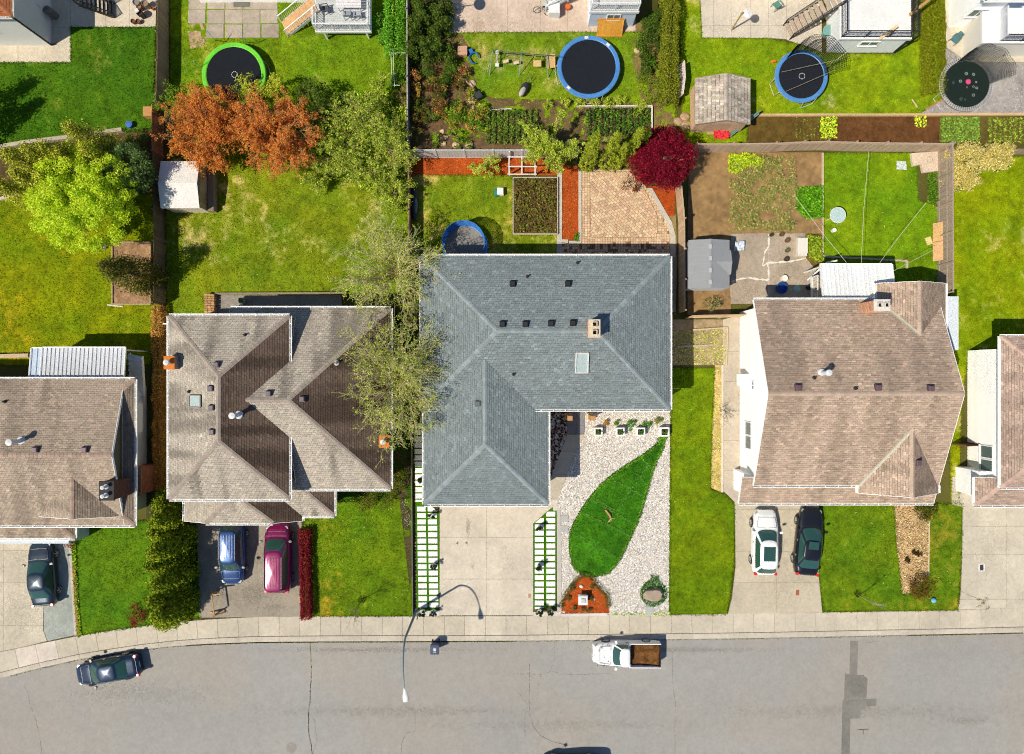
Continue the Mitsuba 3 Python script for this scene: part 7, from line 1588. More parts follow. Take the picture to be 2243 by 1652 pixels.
# planters with topiary beside the drive and the four white ones
def pot(label, x, y, w, h, col, pal, r, ph, group, square=True, n=260):
    k = sm('planter', label, 'planter', group); q = P(x, y)
    mb = MB()
    if square:
        i, o = w / 2 * .66, w / 2
        B = [[q[0] + a * o * .9, q[1] + b * o * .9, .03] for a, b in ((-1, -1), (1, -1), (1, 1), (-1, 1))]; T = [[q[0] + a * o, q[1] + b * o, h] for a, b in ((-1, -1), (1, -1), (1, 1), (-1, 1))]; I = [[q[0] + a * i, q[1] + b * i, h] for a, b in ((-1, -1), (1, -1), (1, 1), (-1, 1))]; J = [[p[0], p[1], h - .1] for p in I]
        V = np.array(B + T + I + J); F = [[j, (j + 1) % 4, 4 + (j + 1) % 4, 4 + j] for j in range(4)] + [[4 + j, 4 + (j + 1) % 4, 8 + (j + 1) % 4, 8 + j] for j in range(4)] + [[8 + j, 8 + (j + 1) % 4, 12 + (j + 1) % 4, 12 + j] for j in range(4)]
        mb.add(V, F, col); mb.build('pot', 'satin', k); mb = MB(); mb.quad(*[np.array(p) for p in J], C(80, 60, 40)); mb.build('soil', 'matte', k)
    else: mb.lathe(q, [(w * .35, .02), (w / 2, h), (w / 2 * .85, h), (w / 2 * .8, h - .08), (.01, h - .08)], 16, col); mb.build('pot', 'satin', k)
    pts, _ = clumps(q + [0, 0, h + ph * .5], (r, r, ph * .5), 10, n // 10, r * .4, .4, zmin=-.9); mb = MB(); leaves(mb, pts, .045, pal); mb.build('plant', 'leaf', k)
for i, x in enumerate((1306.5, 1354, 1398.5, 1451)):
    pot(('leftmost', 'second from left', 'third from left', 'rightmost')[i] + ' of the four white square planters on the pebbles', x + (2 if i < 3 else 1), 945, .66 if i < 3 else .72, .62, C(248, 248, 248), L((70, 120, 50), (50, 96, 40), (110, 150, 60)), .18, .3, 'white square planters on the pebbles', n=160)
TOP = L((40, 60, 30), (60, 84, 36), (30, 44, 24))
for i, (x, y) in enumerate(((946, 1128), (951, 1237), (927, 1338), (951, 1338), (1181, 1155), (1181, 1238), (1182, 1337), (1206, 1337))):
    pot('white pot with dark round topiary ' + ('left of the drive near the roof', 'left of the drive, halfway', 'at the pavement, outermost left of the drive', 'at the pavement, just left of the drive', 'right of the drive near the roof', 'right of the drive, halfway', 'at the pavement, just right of the drive', 'at the pavement, outermost right of the drive')[i], x, y, .4, .42, C(225, 224, 222), TOP, .25, .62, 'topiary pots beside the drive', False, 420)
pot('dark pot hanging at the left edge of the blue grey roof', 922, 1050, .42, .5, (.02, .02, .02), TOP, .2, .3, None, False, 200)
# lantern stone, boulder, driftwood, stones
k = sm('stone_lantern', 'white square stone lantern in the orange mulch', 'garden lantern'); q = P(1275.5, 1309)
mb = MB(); mb.box(q + [0, 0, .1], (.62, .6, .2), C(214, 212, 212), 0, .05); mb.build('base', 'matte', k); mb = MB(); mb.box(q + [0, 0, .4], (.4, .4, .4), C(150, 146, 146), 0, .03); mb.build('lamp_house', 'matte', k); mb = MB(); mb.box(q + [0, 0, .66], (.74, .74, .14), C(238, 238, 240), 0, .06); mb.box(q + [0, 0, .76], (.34, .34, .12), C(210, 208, 208), 0, .05); mb.build('cap', 'matte', k)
def rock(name, label, x, y, s, col, seed, flat=.6, group=None, cat='rock', top=None):
    m = trimesh.creation.icosphere(3); v = m.vertices.copy(); q = v * 1.6 + seed * 7.1
    v *= (1 + .5 * (meshkit.fbm(q, 3, seed) - .5) * 1.6)[:, None]; v *= np.array(s) / 2; v[:, 2] = np.maximum(v[:, 2], -s[2] * .2)
    if top: v[:, 2] = np.minimum(v[:, 2], s[2] / 2 * top)
    m.vertices = v + P(x, y) + [0, 0, s[2] * .18]; c = np.asarray(col)[None] * (1 + .5 * (meshkit.fbm(m.vertices * 3, 4, seed) - .5))[:, None]
    mb = MB(); mb.add(m.vertices, m.faces, c); mb.build(name, 'matte', None, label=label, cat=cat, group=group, smooth=True)
rock('boulder', 'flat brown grey boulder inside the ring of ground cover', 1431, 1300, (1.55, 1.1, 1.1), C(176, 156, 138), 3, top=.6)
for i, (x, y, s) in enumerate(((1273, 1284, .32), (1246, 1310, .22), (1300, 1312, .28), (1235, 1340, .24))): rock('white_stone', 'small white stone in the orange mulch, ' + ('above the lantern', 'left of the lantern', 'right of the lantern', 'in the lower left corner')[i], x, y, (s, s * .8, s * .7), C(236, 222, 206), 10 + i)
for i, (x, y, s) in enumerate(((1035, 184, .55), (1034, 221, .62), (1032, 238, .5), (970, 315, .55), (998, 318, .5), (1027, 319, .6), (969, 288, .4), (975, 302, .45), (1006, 150, .4), (1403, 170, .5), (1395, 112, .45))): rock('garden_rock', ('pale rock above the dark tool cart', 'pale rock just left of the dark tool cart', 'pale rock below the dark tool cart', 'leftmost pale rock in the row above the white panel fence', 'middle pale rock in the row above the white panel fence', 'rightmost pale rock in the row above the white panel fence', 'upper of two pale rocks among the reddish shrubs', 'lower of two pale rocks among the reddish shrubs', 'pale rock left of the swing set lawn', 'lower pale rock right of the large blue trampoline', 'upper pale rock right of the large blue trampoline')[i], x, y, (s, s * .85, s * .6), C(222, 190, 158), 30 + i)
for i, (x, y, s) in enumerate(((1499, 257, .75), (1486, 268, .7), (1502, 275, .75), (1469, 281, .65))): rock('round_stone', ('uppermost', 'left middle', 'right lower', 'lowest, darkest')[i] + ' of four big tan stones above the burgundy maple', x, y, (s, s * .9, s * .6), C(190, 160, 126) if i < 3 else C(140, 116, 90), 50 + i)
k = sm('driftwood', 'forked pale driftwood on the leaf shaped turf', 'driftwood'); q = [P(*a) + [0, 0, z] for a, z in ((l3((818, 1165))[0], .12), (l3((850, 1205))[0], .2), (l3((868, 1240))[0], .1), (l3((835, 1278))[0], .08), (l3((902, 1236))[0], .06), (l3((868, 1262))[0], .06), (l3((840, 1270))[0], .05))]
mb = MB(); mb.tube(q[:3], [.08, .09, .06], 7, C(196, 150, 108)); mb.tube([q[2], q[3]], [.05, .02], 6, C(214, 186, 130)); mb.tube([q[2], q[4]], [.05, .02], 6, C(206, 176, 122)); mb.tube([q[2], q[5], q[6]], [.04, .025, .015], 6, C(214, 190, 140)); mb.build('branch', 'matte', k)
mb = MB(); q0 = P(*t8((840, 1450))[0]) + [0, 0, ZR + .02]
for a, b in (((-.42, .05), (0, 0)), ((0, 0), (.42, .06)), ((0, 0), (.02, -.3))): mb.tube([q0 + [*a, 0], q0 + [*b, .01]], .014, 5, (.05, .04, .035))
mb.build('twig', 'matte', None, label='dark three armed twig lying on the road', cat='twig')
mb = MB(); q = np.array([P(*a) for a in l3((380, 420), (372, 560), (368, 700), (350, 830))]); mb.tube([*(q + [0, 0, .06])], .02, 6, C(150, 30, 40)); a = P(*l3((430, 475))[0]); th = np.linspace(0, 9, 40); mb.tube(np.column_stack([a[0] + (.35 + .02 * th) * np.cos(th), a[1] + .3 * np.sin(th), .06 + .01 * th]), .018, 6, C(160, 34, 44)); mb.build('garden_hose', 'satin', None, label='dark red garden hose beside the entrance path', cat='hose')
# stand on the grey drive
k = sm('wooden_stand', 'low wooden stand casting a long shadow on the grey drive', 'stand'); W3 = C(196, 160, 120)
a, b = P(480, 1340), P(475.5, 1294)
for p, q_ in (((a + [-.72, 0, .03]), (a + [.65, 0, .03])), (a + [0, 0, .05], a + [0, 0, 1.1]), (a + [.1, .05, 1.1], b + [.05, 0, 1.1]), (b + [0, 0, 0], b + [0, 0, 1.1]), (b + [-.05, 0, 1.06], b + [.75, .08, 1.06]), (a + [-.6, 0, .05], a + [0, 0, .7]), (a + [.55, 0, .05], a + [.02, 0, .7])): mb = MB(3); mb.beam(p, q_, .1, .07, W3); mb.build('bar', 'grain', k)
for lbl, x, y, col in (('rusty water cover on the grey drive', 659.5, 1313, C(180, 130, 100)), ('small brown water cover on the drive below the black sedan', 1746.5, 1298, C(170, 100, 76)), ('brown square cover by the wooden stand', 467, 1301, C(190, 150, 100)), ('water cover at the lower right of the wide driveway', 1160, 1305, C(190, 140, 120))): mb = MB(4); mb.box((*P(x, y)[:2], .034), (.34 if x != 1160 else .24, .5 if x != 1160 else .36, .01), C(200, 190, 170)); mb.box((*P(x, y)[:2], .038), (.26 if x != 1160 else .18, .42 if x != 1160 else .3, .014), col); mb.build('water_cover', 'grain', None, label=lbl, cat='cover')
mb = MB(2); mb.box((*P(2149.5, 1243)[:2], .036), (.5, .6, .012), C(236, 232, 226)); mb.box((*P(2149.5, 1243)[:2], .044), (.26, .44, .012), C(70, 66, 70)); mb.build('drain_cover', 'grain', None, label='dark drain cover in a pale square on the right edge drive', cat='drain')
for x, y, nx in ((2152, 1319, 0),):
    ribbon('weed_crack', [(2104, 1295), (2142, 1312), (2150, 1313)], .03, .046, C(150, 140, 90), 'driveway_004', wob=.4)
mb = MB(); q = [P(*a)[:2] for a in t8((1850, 300), (1880, 330), (1905, 300), (1912, 365), (1850, 360), (1880, 320))]; pts = np.vstack([np.array(a) + rng.normal(size=(26, 2)) * .1 for a in q]); blades(mb, pts, .04, np.tile(C(110, 110, 40), (len(pts), 1)), .07, .05, .05); mb.build('drive_weeds', 'matte', None, 'stuff', 'weeds in the cracked corner of the right edge drive', cat='weeds')
mb = MB(); q = P(2042, 1314); mb.lathe(q, [(.1, 0), (.19, .12), (.2, .2), (.12, .3), (.02, .32)], 14, C(120, 190, 226)); mb.build('ball', 'satin', None, label='light blue ball beside the round brown bush', cat='ball')
# garden behind the brown gable roof
k = sm('glass_table', 'round glass garden table on the vivid green lawn', 'table'); q = P(1826, 476)
mb = MB(); mb.lathe(q, [(.58, .68), (.62, .68), (.62, .71), (.58, .71)], 32, C(235, 235, 230)); mb.build('rim', 'satin', k); mb = MB(); mb.lathe(q, [(.58, .695), (.001, .696)], 32, C(196, 218, 216)); mb.build('tabletop', 'gloss', k)
for i in range(4): a = i * math.pi / 2 + .4; mb = MB(); mb.tube([q + [.2 * math.cos(a), .2 * math.sin(a), .68], q + [.66 * math.cos(a), .66 * math.sin(a), 0]], .022, 6, C(225, 225, 220)); mb.build('leg', 'satin', k)
mb = MB(); mb.lathe(P(1823.5, 506), [(.14, 0), (.17, .34), (.16, .36), (.01, .37)], 16, C(245, 245, 240)); mb.build('bucket', 'satin', None, label='small white upturned bucket on the vivid green lawn', cat='bucket')
k = sm('board_sheet', 'large orange plywood board leaning on the tall lattice fence', 'board')
for i in range(2): mb = MB(3); y0, y1 = (490 + i * 42, 490 + i * 42 + 41); a, b_ = P(2036, y0)[:2], P(2036, y1)[:2]; V = [[a[0] + .25, a[1], .05], [b_[0] + .25, b_[1], .05], [b_[0] + .95, b_[1], 1.35], [a[0] + .95, a[1], 1.35]]; V = np.array(V); mb.add(np.vstack([V, V + [-.03, 0, .02]]), [[0, 1, 2, 3], [7, 6, 5, 4], [0, 4, 5, 1], [1, 5, 6, 2], [2, 6, 7, 3], [3, 7, 4, 0]], jit(C(232, 182, 130), .04)); mb.build('panel', 'grain', k)
beam_thing('loose_board', 'short pale board lying beside the leaning plywood', 'board', [(2028, 530), (2040, 526)], .6, .05, C(232, 206, 150))
k = sm('platform', 'low pale concrete platform at the top end of the tall lattice fence', 'platform'); mb = MB(3); mb.prism(poly([(1992, 338), (2052, 334), (2056, 376), (2018, 380), (2014, 362), (1996, 366)]), 0, .25, C(226, 204, 182)); mb.build('slab', 'grain', k); mb = MB(); mb.lathe(P(2036, 350, .25), [(.24, 0), (.24, .04), (.2, .04), (.2, .01)], 18, C(190, 176, 160)); mb.build('ring', 'satin', k)
def crumple(label, x, y, sx, sy, h, col, seed, name='plastic_sheet', cat='plastic sheet'):
    n = 22; g = np.mgrid[0:n, 0:n].reshape(2, -1).T / (n - 1) - .5; z = h * meshkit.fbm(np.column_stack([g * 5, np.full(len(g), seed)]), 3, seed); w_ = 1 - .25 * meshkit.fbm(np.column_stack([g * 3, np.full(len(g), seed + 9)]), 2, seed)
    q = P(x, y); V = np.column_stack([q[0] + g[:, 0] * sx * w_, q[1] + g[:, 1] * sy * w_, .05 + z]); mb = MB(); F = grid(V, n, n, False); mb.add(V, F, col); mb.build(name, 'satin', None, label=label, cat=cat)
crumple('crumpled whitish foil on the vivid green lawn', 1972, 364, .9, .75, .25, C(214, 222, 220), 3); crumple('blue white crumpled tarp beside the grey plastic shed', 1617, 540, .85, .8, .45, C(222, 230, 244), 5, 'tarp', 'tarp'); crumple('red collapsed fabric parasol by the wooden shed', 1577, 298, 1.4, .75, .6, C(236, 60, 70), 8, 'red_parasol', 'parasol')
mb = MB(); a, b_ = P(1596, 300), P(1654, 254); mb.tube([a + [0, 0, .5], b_ + [0, 0, 1.0]], .07, 8, C(110, 150, 140)); mb.tube([a + [0, -.12, .4], b_ + [0, -.14, .8]], .04, 8, C(150, 170, 160)); mb.build('folded_pole', 'satin', None, label='folded green parasol pole leaning between the red fabric and the shed', cat='pole')
for i, (x, y, r, c_) in enumerate(((1687, 516, .15, C(70, 60, 50)), (1709.5, 515, .18, C(110, 86, 60)), (1722, 528, .2, C(120, 90, 60)), (1722, 550, .18, C(110, 104, 60)), (1720, 569, .2, C(80, 64, 50)))): mb = MB(); mb.lathe(P(x, y), [(r * .7, .03), (r, .32), (r * .86, .32), (r * .8, .22), (.01, .22)], 16, c_); mb.build('flower_pot', 'satin', None, label=('small dark pot at the upper edge of the cracked concrete', 'brown pot, topmost right on the cracked concrete', 'largest brown pot on the cracked concrete', 'greenish pot on the cracked concrete', 'dark pot, lowest on the cracked concrete')[i], cat='pot')
k = sm('chest', 'white flat chest at the right edge of the cracked concrete', 'chest'); mb = MB(); q = P(1753, 543); mb.box(q + [0, 0, .24], (.72, 1.42, .42), C(232, 222, 208), 0, .03); mb.build('body', 'satin', k); mb = MB(); mb.box(q + [0, .1, .47], (.78, 1.2, .05), C(240, 232, 220), 0, .02); mb.build('lid', 'satin', k)
mb = MB(); mb.lathe(P(1708, 633), [(.34, .03), (.44, .42), (.46, .44), (.38, .44), (.32, .15), (.01, .13)], 22, C(30, 76, 160)); mb.build('tub', 'satin', None, label='blue round tub in the shade by the brown gable roof', cat='tub')
mb = MB(); mb.lathe(P(1715, 611), [(.2, .03), (.25, .36), (.22, .36), (.2, .3), (.01, .3)], 18, C(244, 240, 228)); mb.build('bucket', 'satin', None, label='white bucket above the blue round tub', cat='bucket')
mb = MB(); mb.lathe(P(1745, 633), [(.28, .03), (.3, .08), (.2, .14), (.01, .16)], 18, C(150, 196, 186)); mb.build('lid', 'satin', None, label='pale teal lid lying right of the blue tub', cat='lid')
mb = MB(); q = P(1770, 630); mb.lathe(q, [(.2, .03), (.22, .4), (.01, .42)], 14, (.02, .02, .025)); mb.build('pot', 'satin', None, label='black pot beside the white railed steps', cat='pot')
mb = MB(); mb.tube([P(1768, 614) + [0, 0, .1], P(1775, 600) + [0, 0, 1.2], P(1785, 585) + [0, 0, 2.0], P(1794, 585) + [0, 0, 2.9]], .07, 8, C(245, 245, 245)); mb.build('drain_pipe', 'satin', None, label='white bent drain pipe at the left end of the bright patio cover', cat='pipe')
g = 'washing lines over the vivid green lawn'
for a, b_, lb in (((1886, 583), (1903, 332), 'nearly upright washing line from the patio cover to the back fence'), ((1862, 585), (1740, 428), 'washing line from the patio cover towards the vegetable garden'), ((1920, 585), (2028, 445), 'washing line from the patio cover towards the platform'), ((1953, 596), (2050, 545), 'short washing line from the patio cover to the leaning plywood')): mb = MB(); p, q = P(*a, 3.0), P(*b_, 1.9); m = (p + q) / 2 - [0, 0, .15]; mb.tube([p, m, q], .014, 5, C(226, 222, 200)); mb.build('washing_line', 'matte', None, label=lb, cat='washing line', group=None)
# garden with the swing set
k = sm('swing_set', 'metal swing set with three frames left of the large blue trampoline', 'swing set'); MT = C(150, 176, 176)
hb = 1.75; bar = [P(1079, 111, hb), P(1142, 117, hb), P(1197, 121, hb)]
mb = MB(); mb.tube([*bar, P(1226, 123, hb)], .035, 8, C(70, 90, 84)); mb.build('top_bar', 'satin', k)
for p, f, f2 in zip(bar, ((1072, 166), (1137, 168), (1201, 172)), ((1086, 118), (1152, 122), (1190, 132))): mb = MB(); mb.tube([p, P(*f)], .03, 7, MT); mb.build('leg', 'satin', k); mb = MB(); mb.tube([p, P(*f2)], .03, 7, (.05, .06, .06)); mb.build('leg', 'satin', k)
mb = MB(); q = P(1089, 128, .5); mb.box(q + [0, .5, 0], (.26, .3, .05), C(236, 234, 226), 0, .02); mb.box(q - [0, .5, 0], (.3, .26, .05), C(236, 234, 226), 0, .02); mb.beam(q + [0, .5, -.02], q - [0, .5, .02], .08, .05, C(225, 222, 215)); mb.tube([q, P(1089, 114, hb)], .02, 5, C(220, 220, 216)); mb.build('glider', 'satin', k)
for x, y in ((1108, 134), (1131, 137)): mb = MB(); q = P(x, y, .45); mb.box(q, (.46, .24, .04), C(232, 206, 170), .2, .01); mb.build('swing_seat', 'satin', k); mb = MB(); mb.tube([q + [-.2, 0, 0], P(x - 3, 116, hb)], .01, 4, (.3, .3, .3)); mb.tube([q + [.2, 0, 0], P(x + 5, 117, hb)], .01, 4, (.3, .3, .3)); mb.build('chains', 'satin', k)
mb = MB(2); q = P(1177, 139, .6); mb.box(q, (.62, .5, .05), C(226, 190, 134), 0, .02); mb.build('bench_seat', 'grain', k); mb = MB(2); mb.beam(q + [-.25, .25, 0], P(1172, 124, hb), .04, .04, C(226, 200, 150)); mb.beam(q + [.28, .25, 0], P(1187, 124, hb), .04, .04, C(226, 200, 150)); mb.build('hanger', 'grain', k)
mb = MB(2); a, b_ = P(1206, 120, 1.5), P(1207, 149, .5); mb.beam(a, b_, .62, .05, C(240, 200, 140)); mb.beam(a + [-.3, 0, .06], b_ + [-.3, 0, .06], .05, .12, C(236, 196, 136)); mb.beam(a + [.3, 0, .06], b_ + [.3, 0, .06], .05, .12, C(236, 196, 136)); mb.build('slide', 'grain', k)
k = sm('wheelbarrow', 'black and grey covered barrow on the lawn below the swing set', 'barrow'); q = P(1147, 200); mb = MB(); m = trimesh.creation.icosphere(2); m.vertices = m.vertices * [.3, .62, .3]; m.apply_transform(trimesh.transformations.rotation_matrix(-.5, [0, 0, 1])); m.vertices[:, 2] = np.maximum(m.vertices[:, 2], -.15); mb.add(m.vertices + q + [0, 0, .35], m.faces, (.03, .03, .035)); mb.build('tray', 'satin', k, smooth=True); mb = MB(); m2 = m.copy(); m2.vertices = m2.vertices * .72 + [-.1, -.22, .12]; mb.add(m2.vertices + q + [0, 0, .38], m2.faces, C(190, 180, 176)); mb.build('bag', 'satin', k, smooth=True)
for s in (-1, 1): mb = MB(); mb.beam(q + [s * .15 + .2, .45, .35], q + [s * .12 + .55, .95, .55], .035, .035, (.02, .02, .02)); mb.build('handle', 'satin', k)
mb = MB(); q = P(1014, 117); mb.hexa([[q[0] + sx * .3, q[1] + sy * .28, 0] for sx, sy in ((-1, -1), (1, -1), (1, 1), (-1, 1))], [[q[0] + sx * .36, q[1] + sy * .34, .5] for sx, sy in ((-1, -1), (1, -1), (1, 1), (-1, 1))], C(216, 168, 138)); mb.build('clay_box', 'matte', None, label='terracotta box planter at the upper left of the swing set lawn', cat='planter')
mb = MB(); q = P(1038, 126); th = np.linspace(0, 5.2, 26); mb.tube(np.column_stack([q[0] + .36 * np.cos(th), q[1] - .15 + .42 * np.sin(th), .25 + .1 * np.sin(th * 2)]), .05, 6, C(40, 110, 190)); mb.box(q + [-.2, .38, .2], (.3, .35, .3), C(50, 120, 200), .4, .05); mb.build('blue_toy', 'satin', None, label='blue plastic ride toy beside the terracotta box', cat='toy')
k = sm('hand_cart', 'dark tool cart with striped handle near the pale rocks', 'cart'); q = P(1046, 211); mb = MB(); mb.box(q + [.1, -.1, .35], (.5, .55, .5), C(60, 62, 66), .5, .05); mb.build('tub', 'satin', k)
for i in range(3): mb = MB(); mb.beam(q + [-.1 - .06 * i, .1 + .1 * i, .5], q + [-.75 - .06 * i, .7 + .1 * i, .7], .04, .04, (C(70, 120, 90), C(220, 130, 60), C(200, 196, 190))[i]); mb.build('tool', 'satin', k)
k = sm('leaning_panel', 'pinkish white panel standing against the tall yellow green hedge', 'panel'); a, b_ = P(1482, 148), P(1480, 222); mb = MB(); V = np.array([a + [.02, 0, .02], b_ + [.02, 0, .02], b_ + [.28, .1, 1.15], b_ * .5 + a * .5 + [.36, 0, 1.35], a + [.3, 0, 1.2]]); mb.add(np.vstack([V, V + [.05, 0, 0]]), [[0, 1, 2], [0, 2, 3], [0, 3, 4], [5, 7, 6], [5, 8, 7], [5, 9, 8]] + [t for i in range(5) for t in ([i, i + 5, (i + 1) % 5 + 5], [i, (i + 1) % 5 + 5, (i + 1) % 5])], C(240, 222, 222)); mb.build('sheet', 'satin', k)
k = sm('bicycle', 'small bicycle leaning by the white cabinet on the pink patio', 'bicycle')
for x, y in ((1176, 26), (1199, 31)): mb = MB(); q = P(x, y) + [0, 0, .28]; th = np.linspace(0, 2 * np.pi, 25); mb.tube(np.column_stack([q[0] + .28 * np.cos(th), q[1] + .1 * np.sin(th), q[2] + .26 * np.sin(th)]), .025, 5, (.02, .02, .02), False); mb.build('wheel', 'satin', k)
mb = MB(); a, b_ = P(1176, 26) + [0, 0, .28], P(1199, 31) + [0, 0, .28]; m = (a + b_) / 2; mb.tube([a, m + [.05, .1, .3], b_], .02, 5, C(120, 130, 140)); mb.tube([m + [.05, .1, .3], a * .8 + b_ * .2 + [0, .1, .45]], .02, 5, C(120, 130, 140)); mb.box(m + [.1, .1, .42], (.2, .1, .05), (.02, .02, .02)); mb.build('frame', 'satin', k)
mb = MB(); mb.box(P(1213, 28) + [0, 0, .45], (.85, .95, .9), C(240, 240, 240), 0, .04); mb.build('cabinet', 'satin', None, label='white cabinet beside the bicycle on the pink patio', cat='cabinet')
mb = MB(); q = P(1243, 20); mb.lathe(q, [(.16, .03), (.22, .4), (.01, .4)], 14, C(226, 110, 50)); mb.build('orange_pot', 'satin', None, label='orange pot right of the white cabinet', cat='pot')
k = sm('hoop_stand', 'black pole with round dark hoop board at the left edge of the pink patio', 'basketball hoop'); a = P(977, 36); mb = MB(); mb.tube([a, a + [0, 0, 2.3]], .05, 8, (.02, .02, .022)); mb.tube([a + [0, 0, 2.2], P(1001, 36) + [0, 0, 2.6]], .035, 7, (.02, .02, .022)); mb.build('pole', 'satin', k); mb = MB(); q = P(1007, 36) + [0, 0, 2.6]; mb.lathe(q, [(.45, 0), (.45, .03), (.01, .04)], 22, (.05, .05, .055)); mb.build('board', 'satin', k)
k = sm('trellis', 'white double bar trellis standing on the ivy by the grey capped fence', 'trellis')
for a, b_ in (((856, 110), (890, 109)), ((853, 117), (890, 116)), ((856, 112), (859, 178)), ((861, 112), (864, 190)), ((852, 187), (876, 187))): mb = MB(); mb.beam(P(*a, .9), P(*b_, .9), .04, .05, C(214, 226, 196)); mb.build('bar', 'satin', k)
for x, y in ((857, 111), (860, 186), (888, 111)): mb = MB(); mb.beam(P(x, y), P(x, y) + [0, 0, .9], .05, .05, C(214, 226, 196)); mb.build('leg', 'satin', k)
# yard behind the blue grey roof
k = sm('kayak', 'dark covered kayak stored along the brown fence', 'kayak'); a, b_ = P(908, 398), P(909, 484); t = np.linspace(0, 1, 14); mb = MB(); mb.tube(a + (b_ - a) * t[:, None] + [0, 0, .32], .34 * np.sin(np.pi * (.04 + .92 * t)) ** .6, 10, (.03, .032, .036)); mb.build('hull', 'satin', k, smooth=True)
mb = MB(); mb.tube(a + (b_ - a) * t[5:12, None] + [.12, 0, .5], .16 * np.sin(np.pi * np.linspace(.05, .95, 7)) ** .6, 8, C(130, 134, 140)); mb.build('cover', 'satin', k, smooth=True)
k = sm('cooler', 'small teal and white toy box on the lawn behind the blue grey roof', 'box'); q = P(1093, 422); mb = MB(); mb.box(q + [.12, 0, .25], (.5, .55, .5), C(246, 244, 240), 0, .05); mb.build('body', 'satin', k); mb = MB(); mb.box(q + [-.2, -.08, .18], (.28, .55, .34), C(40, 130, 140), .15, .06); mb.build('lid', 'satin', k)
k = sm('arbour', 'white slatted arbour frame over the rust red mulch', 'arbour')
for x in (1115, 1143, 1172): mb = MB(); mb.beam(P(x, 342, 1.9), P(x, 381, 1.9), .09, .1, C(236, 226, 216)); mb.build('beam', 'satin', k)
for y in (344, 365, 382): mb = MB(); mb.beam(P(1112, y, 2.0), P(1176, y, 2.0), .07, .08, C(240, 230, 220)); mb.build('crossbar', 'satin', k)
for x, y in ((1116, 350), (1172, 350), (1116, 384), (1172, 384)): mb = MB(); mb.box(P(x, y) + [0, 0, .95], (.1, .1, 1.9), C(236, 226, 216)); mb.build('post', 'satin', k)
k = sm('log_store', 'stack of split logs at the corner of the weathered roof', 'wood pile'); x0, x1, y0, y1 = PX(454), PX(476), PY(692), PY(645)
for i in range(9):
    for j in range(3):
        for z in range(3):
            mb = MB(3); mb.tube([[x0 + (j) * .26 + R.uniform(0, .05), y0 + (i + .5) * (y1 - y0) / 9, .14 + z * .17 + R.uniform(0, .03)], [x0 + (j + .95) * .26, y0 + (i + .5) * (y1 - y0) / 9 + R.uniform(-.04, .04), .14 + z * .17]], .085, 6, jit(C(206, 164, 116), .25, .06)); mb.build('log', 'grain', k)
for lbl, y, pal in (('round pot with green plant on the shaded patio', 660, MIDG), ('pale ringed round pot on the shaded patio', 674.5, TOP)): pot(lbl, 533, y, .5, .4, C(200, 200, 196), pal, .18, .2, None, False, 140)
# top left corner and the slab patio
for i, (x, y, r, h, c_) in enumerate(((307, 13, .28, .6, C(140, 136, 130)), (326, 16, .26, .6, C(150, 130, 110)), (311, 22, .2, .5, C(170, 110, 76)), (296, 51, .18, .35, C(120, 80, 60)), (307, 51, .18, .35, C(124, 84, 62)), (316, 38, .24, .7, C(60, 40, 36)), (338, 22, .12, .3, C(190, 90, 40)))): mb = MB(); mb.lathe(P(x, y), [(r * .75, .03), (r, h), (r * .88, h), (r * .8, h - .1), (.01, h - .1)], 16, c_); mb.build('garden_pot', 'satin', None, label=('large grey pot at the upper fence corner', 'large tan pot at the upper fence corner', 'small clay pot between the large pots', 'left one of the twin brown pots by the lush lawn', 'right one of the twin brown pots by the lush lawn', 'tall dark brown pot in the upper fence corner', 'small orange pot beside the fence')[i], cat='pot')
mb = MB(); q = P(311, 35); mb.box(q + [0, 0, .5], (.34, .34, .5), (.03, .03, .03), .6); mb.box(q + [0, 0, .77], (.3, .3, .03), C(225, 225, 225), .6); mb.build('lantern', 'satin', None, label='black and white lantern cube among the pots', cat='lantern')
AS = thing('steps', 'black railed steps at the top edge left of the fence', 'stairs'); stairs(AS, P(252, 24), P(170, -6, 2.0), 1.1, 9, C(90, 90, 88), BK, (BK, .14))
mb = MB(3); q = P(334, 251); mb.box(q + [0, 0, .35], (.75, .75, .7), C(200, 150, 96), 0, .02); mb.box(q + [.36, 0, .4], (.05, .95, .8), C(226, 150, 110)); mb.build('wooden_box', 'grain', None, label='brown wooden box at the jog of the left fence', cat='box')
mb = MB(); mb.lathe(P(288, 276), [(.24, 0), (.26, .4), (.01, .42)], 12, C(60, 110, 190)); mb.build('blue_barrel', 'satin', None, label='small blue barrel at the end of the pale retaining wall', cat='barrel')
mb = MB(); mb.lathe(P(229, 541), [(.2, .0), (.25, .15), (.2, .16), (.01, .1)], 14, C(90, 90, 90)); mb.build('stone_bowl', 'satin', None, label='grey bowl left of the raised bed top corner', cat='bowl')
mb = MB(2); q = P(530, 3); mb.box((*q[:2], .07), (1.25, .9, .04), C(120, 118, 112)); mb.build('door_mat', 'grain', None, label='dark grey mat on the slab patio', cat='mat')
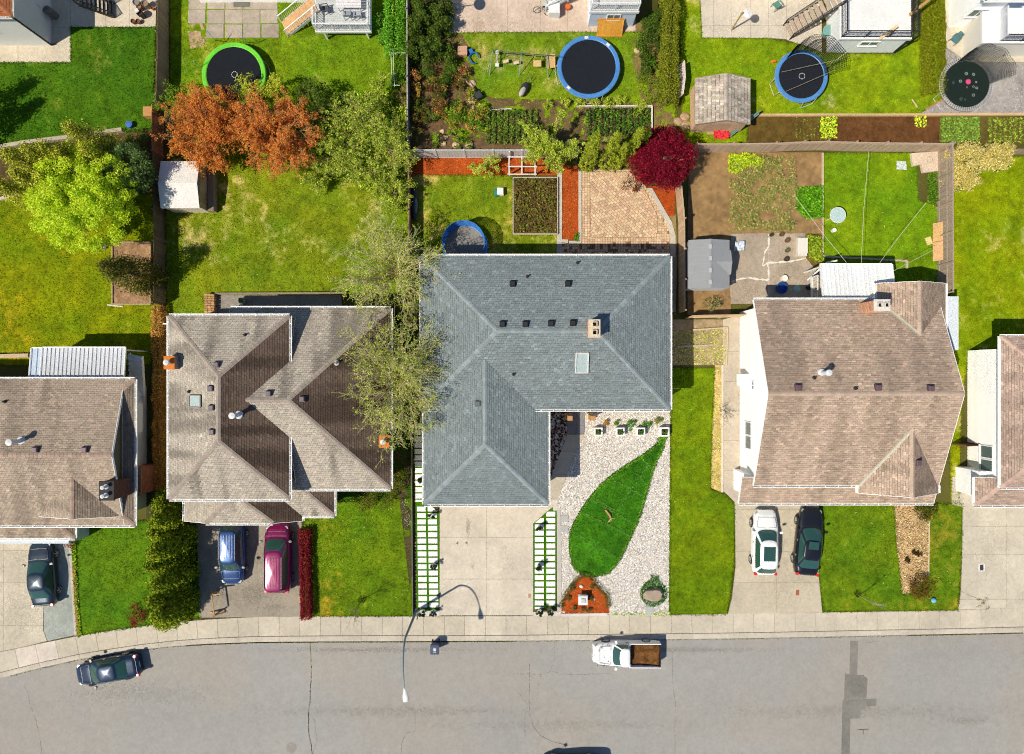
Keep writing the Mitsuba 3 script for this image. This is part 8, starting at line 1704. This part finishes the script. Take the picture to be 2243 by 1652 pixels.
# upper right gardens
chair('teal garden chair on the pale patio left of the black stairs', P(1697, 17), .6, C(90, 140, 130)); chair('teal garden chair in the top right corner patio', P(2085, 92), 2.4, C(84, 130, 136))
k = sm('round_table', 'teal table under the black railed stairs', 'table'); q = P(1806, 76); mb = MB(); mb.lathe(q, [(.42, .66), (.44, .68), (.42, .7), (.01, .71)], 20, C(120, 166, 160)); mb.build('tabletop', 'satin', k); mb = MB(); mb.tube([q, q + [0, 0, .66]], .05, 8, C(110, 150, 146)); mb.lathe(q, [(.26, .02), (.26, .05), (.05, .08)], 14, C(110, 150, 146)); mb.build('stand', 'satin', k)
k = sm('washing_post', 'yellowish washing post with round disc on the pale patio', 'post'); q = P(1602, 66); mb = MB(); mb.tube([q, q + [0, 0, 2.6]], .06, 8, C(190, 164, 96)); mb.build('pole', 'satin', k); mb = MB(); mb.lathe(q + [.45, .05, 2.3], [(.33, 0), (.34, .03), (.01, .1)], 18, C(238, 236, 236)); mb.beam(q + [0, 0, 2.3], q + [.45, .05, 2.3], .04, .04, C(190, 190, 190)); mb.build('disc', 'satin', k)
beam_thing('pole', 'brown wooden pole leaning below the top right deck', 'pole', [(2190, 127), (2226, 102)], .1, .1, C(150, 76, 40), .3); beam_thing('plank', 'brown plank on the ground between hedge and black trampoline', 'plank', [(2027, 240), (2064, 218)], .14, .08, C(184, 140, 84)); beam_thing('plank', 'short pale stick beside the low hedge', 'plank', [(1997, 218), (2009, 236)], .08, .06, C(220, 196, 150))
for lb, a, b_ in (('thin cable from the blue trampoline towards the white store room', (1712, 158, 1.2), (1880, 121, 2.2)), ('second thin cable above the blue netted trampoline', (1722, 200, 1.2), (1846, 146, 1.8))): mb = MB(); mb.tube([P(*a), P(*b_)], .013, 4, C(180, 176, 150)); mb.build('cable', 'matte', None, label=lb, cat='cable')
mb = MB(); mb.box(P(1693, 136) + [0, 0, .1], (.34, .2, .2), C(236, 130, 40), .2, .03); mb.build('orange_toy', 'satin', None, label='small orange toy left of the blue netted trampoline', cat='toy')
mb = MB(3); mb.box(P(1562, 293) + [0, 0, .06], (1.0, .2, .12), C(190, 160, 120)); mb.build('crate_board', 'grain', None, label='board lying in front of the wooden shed', cat='board')
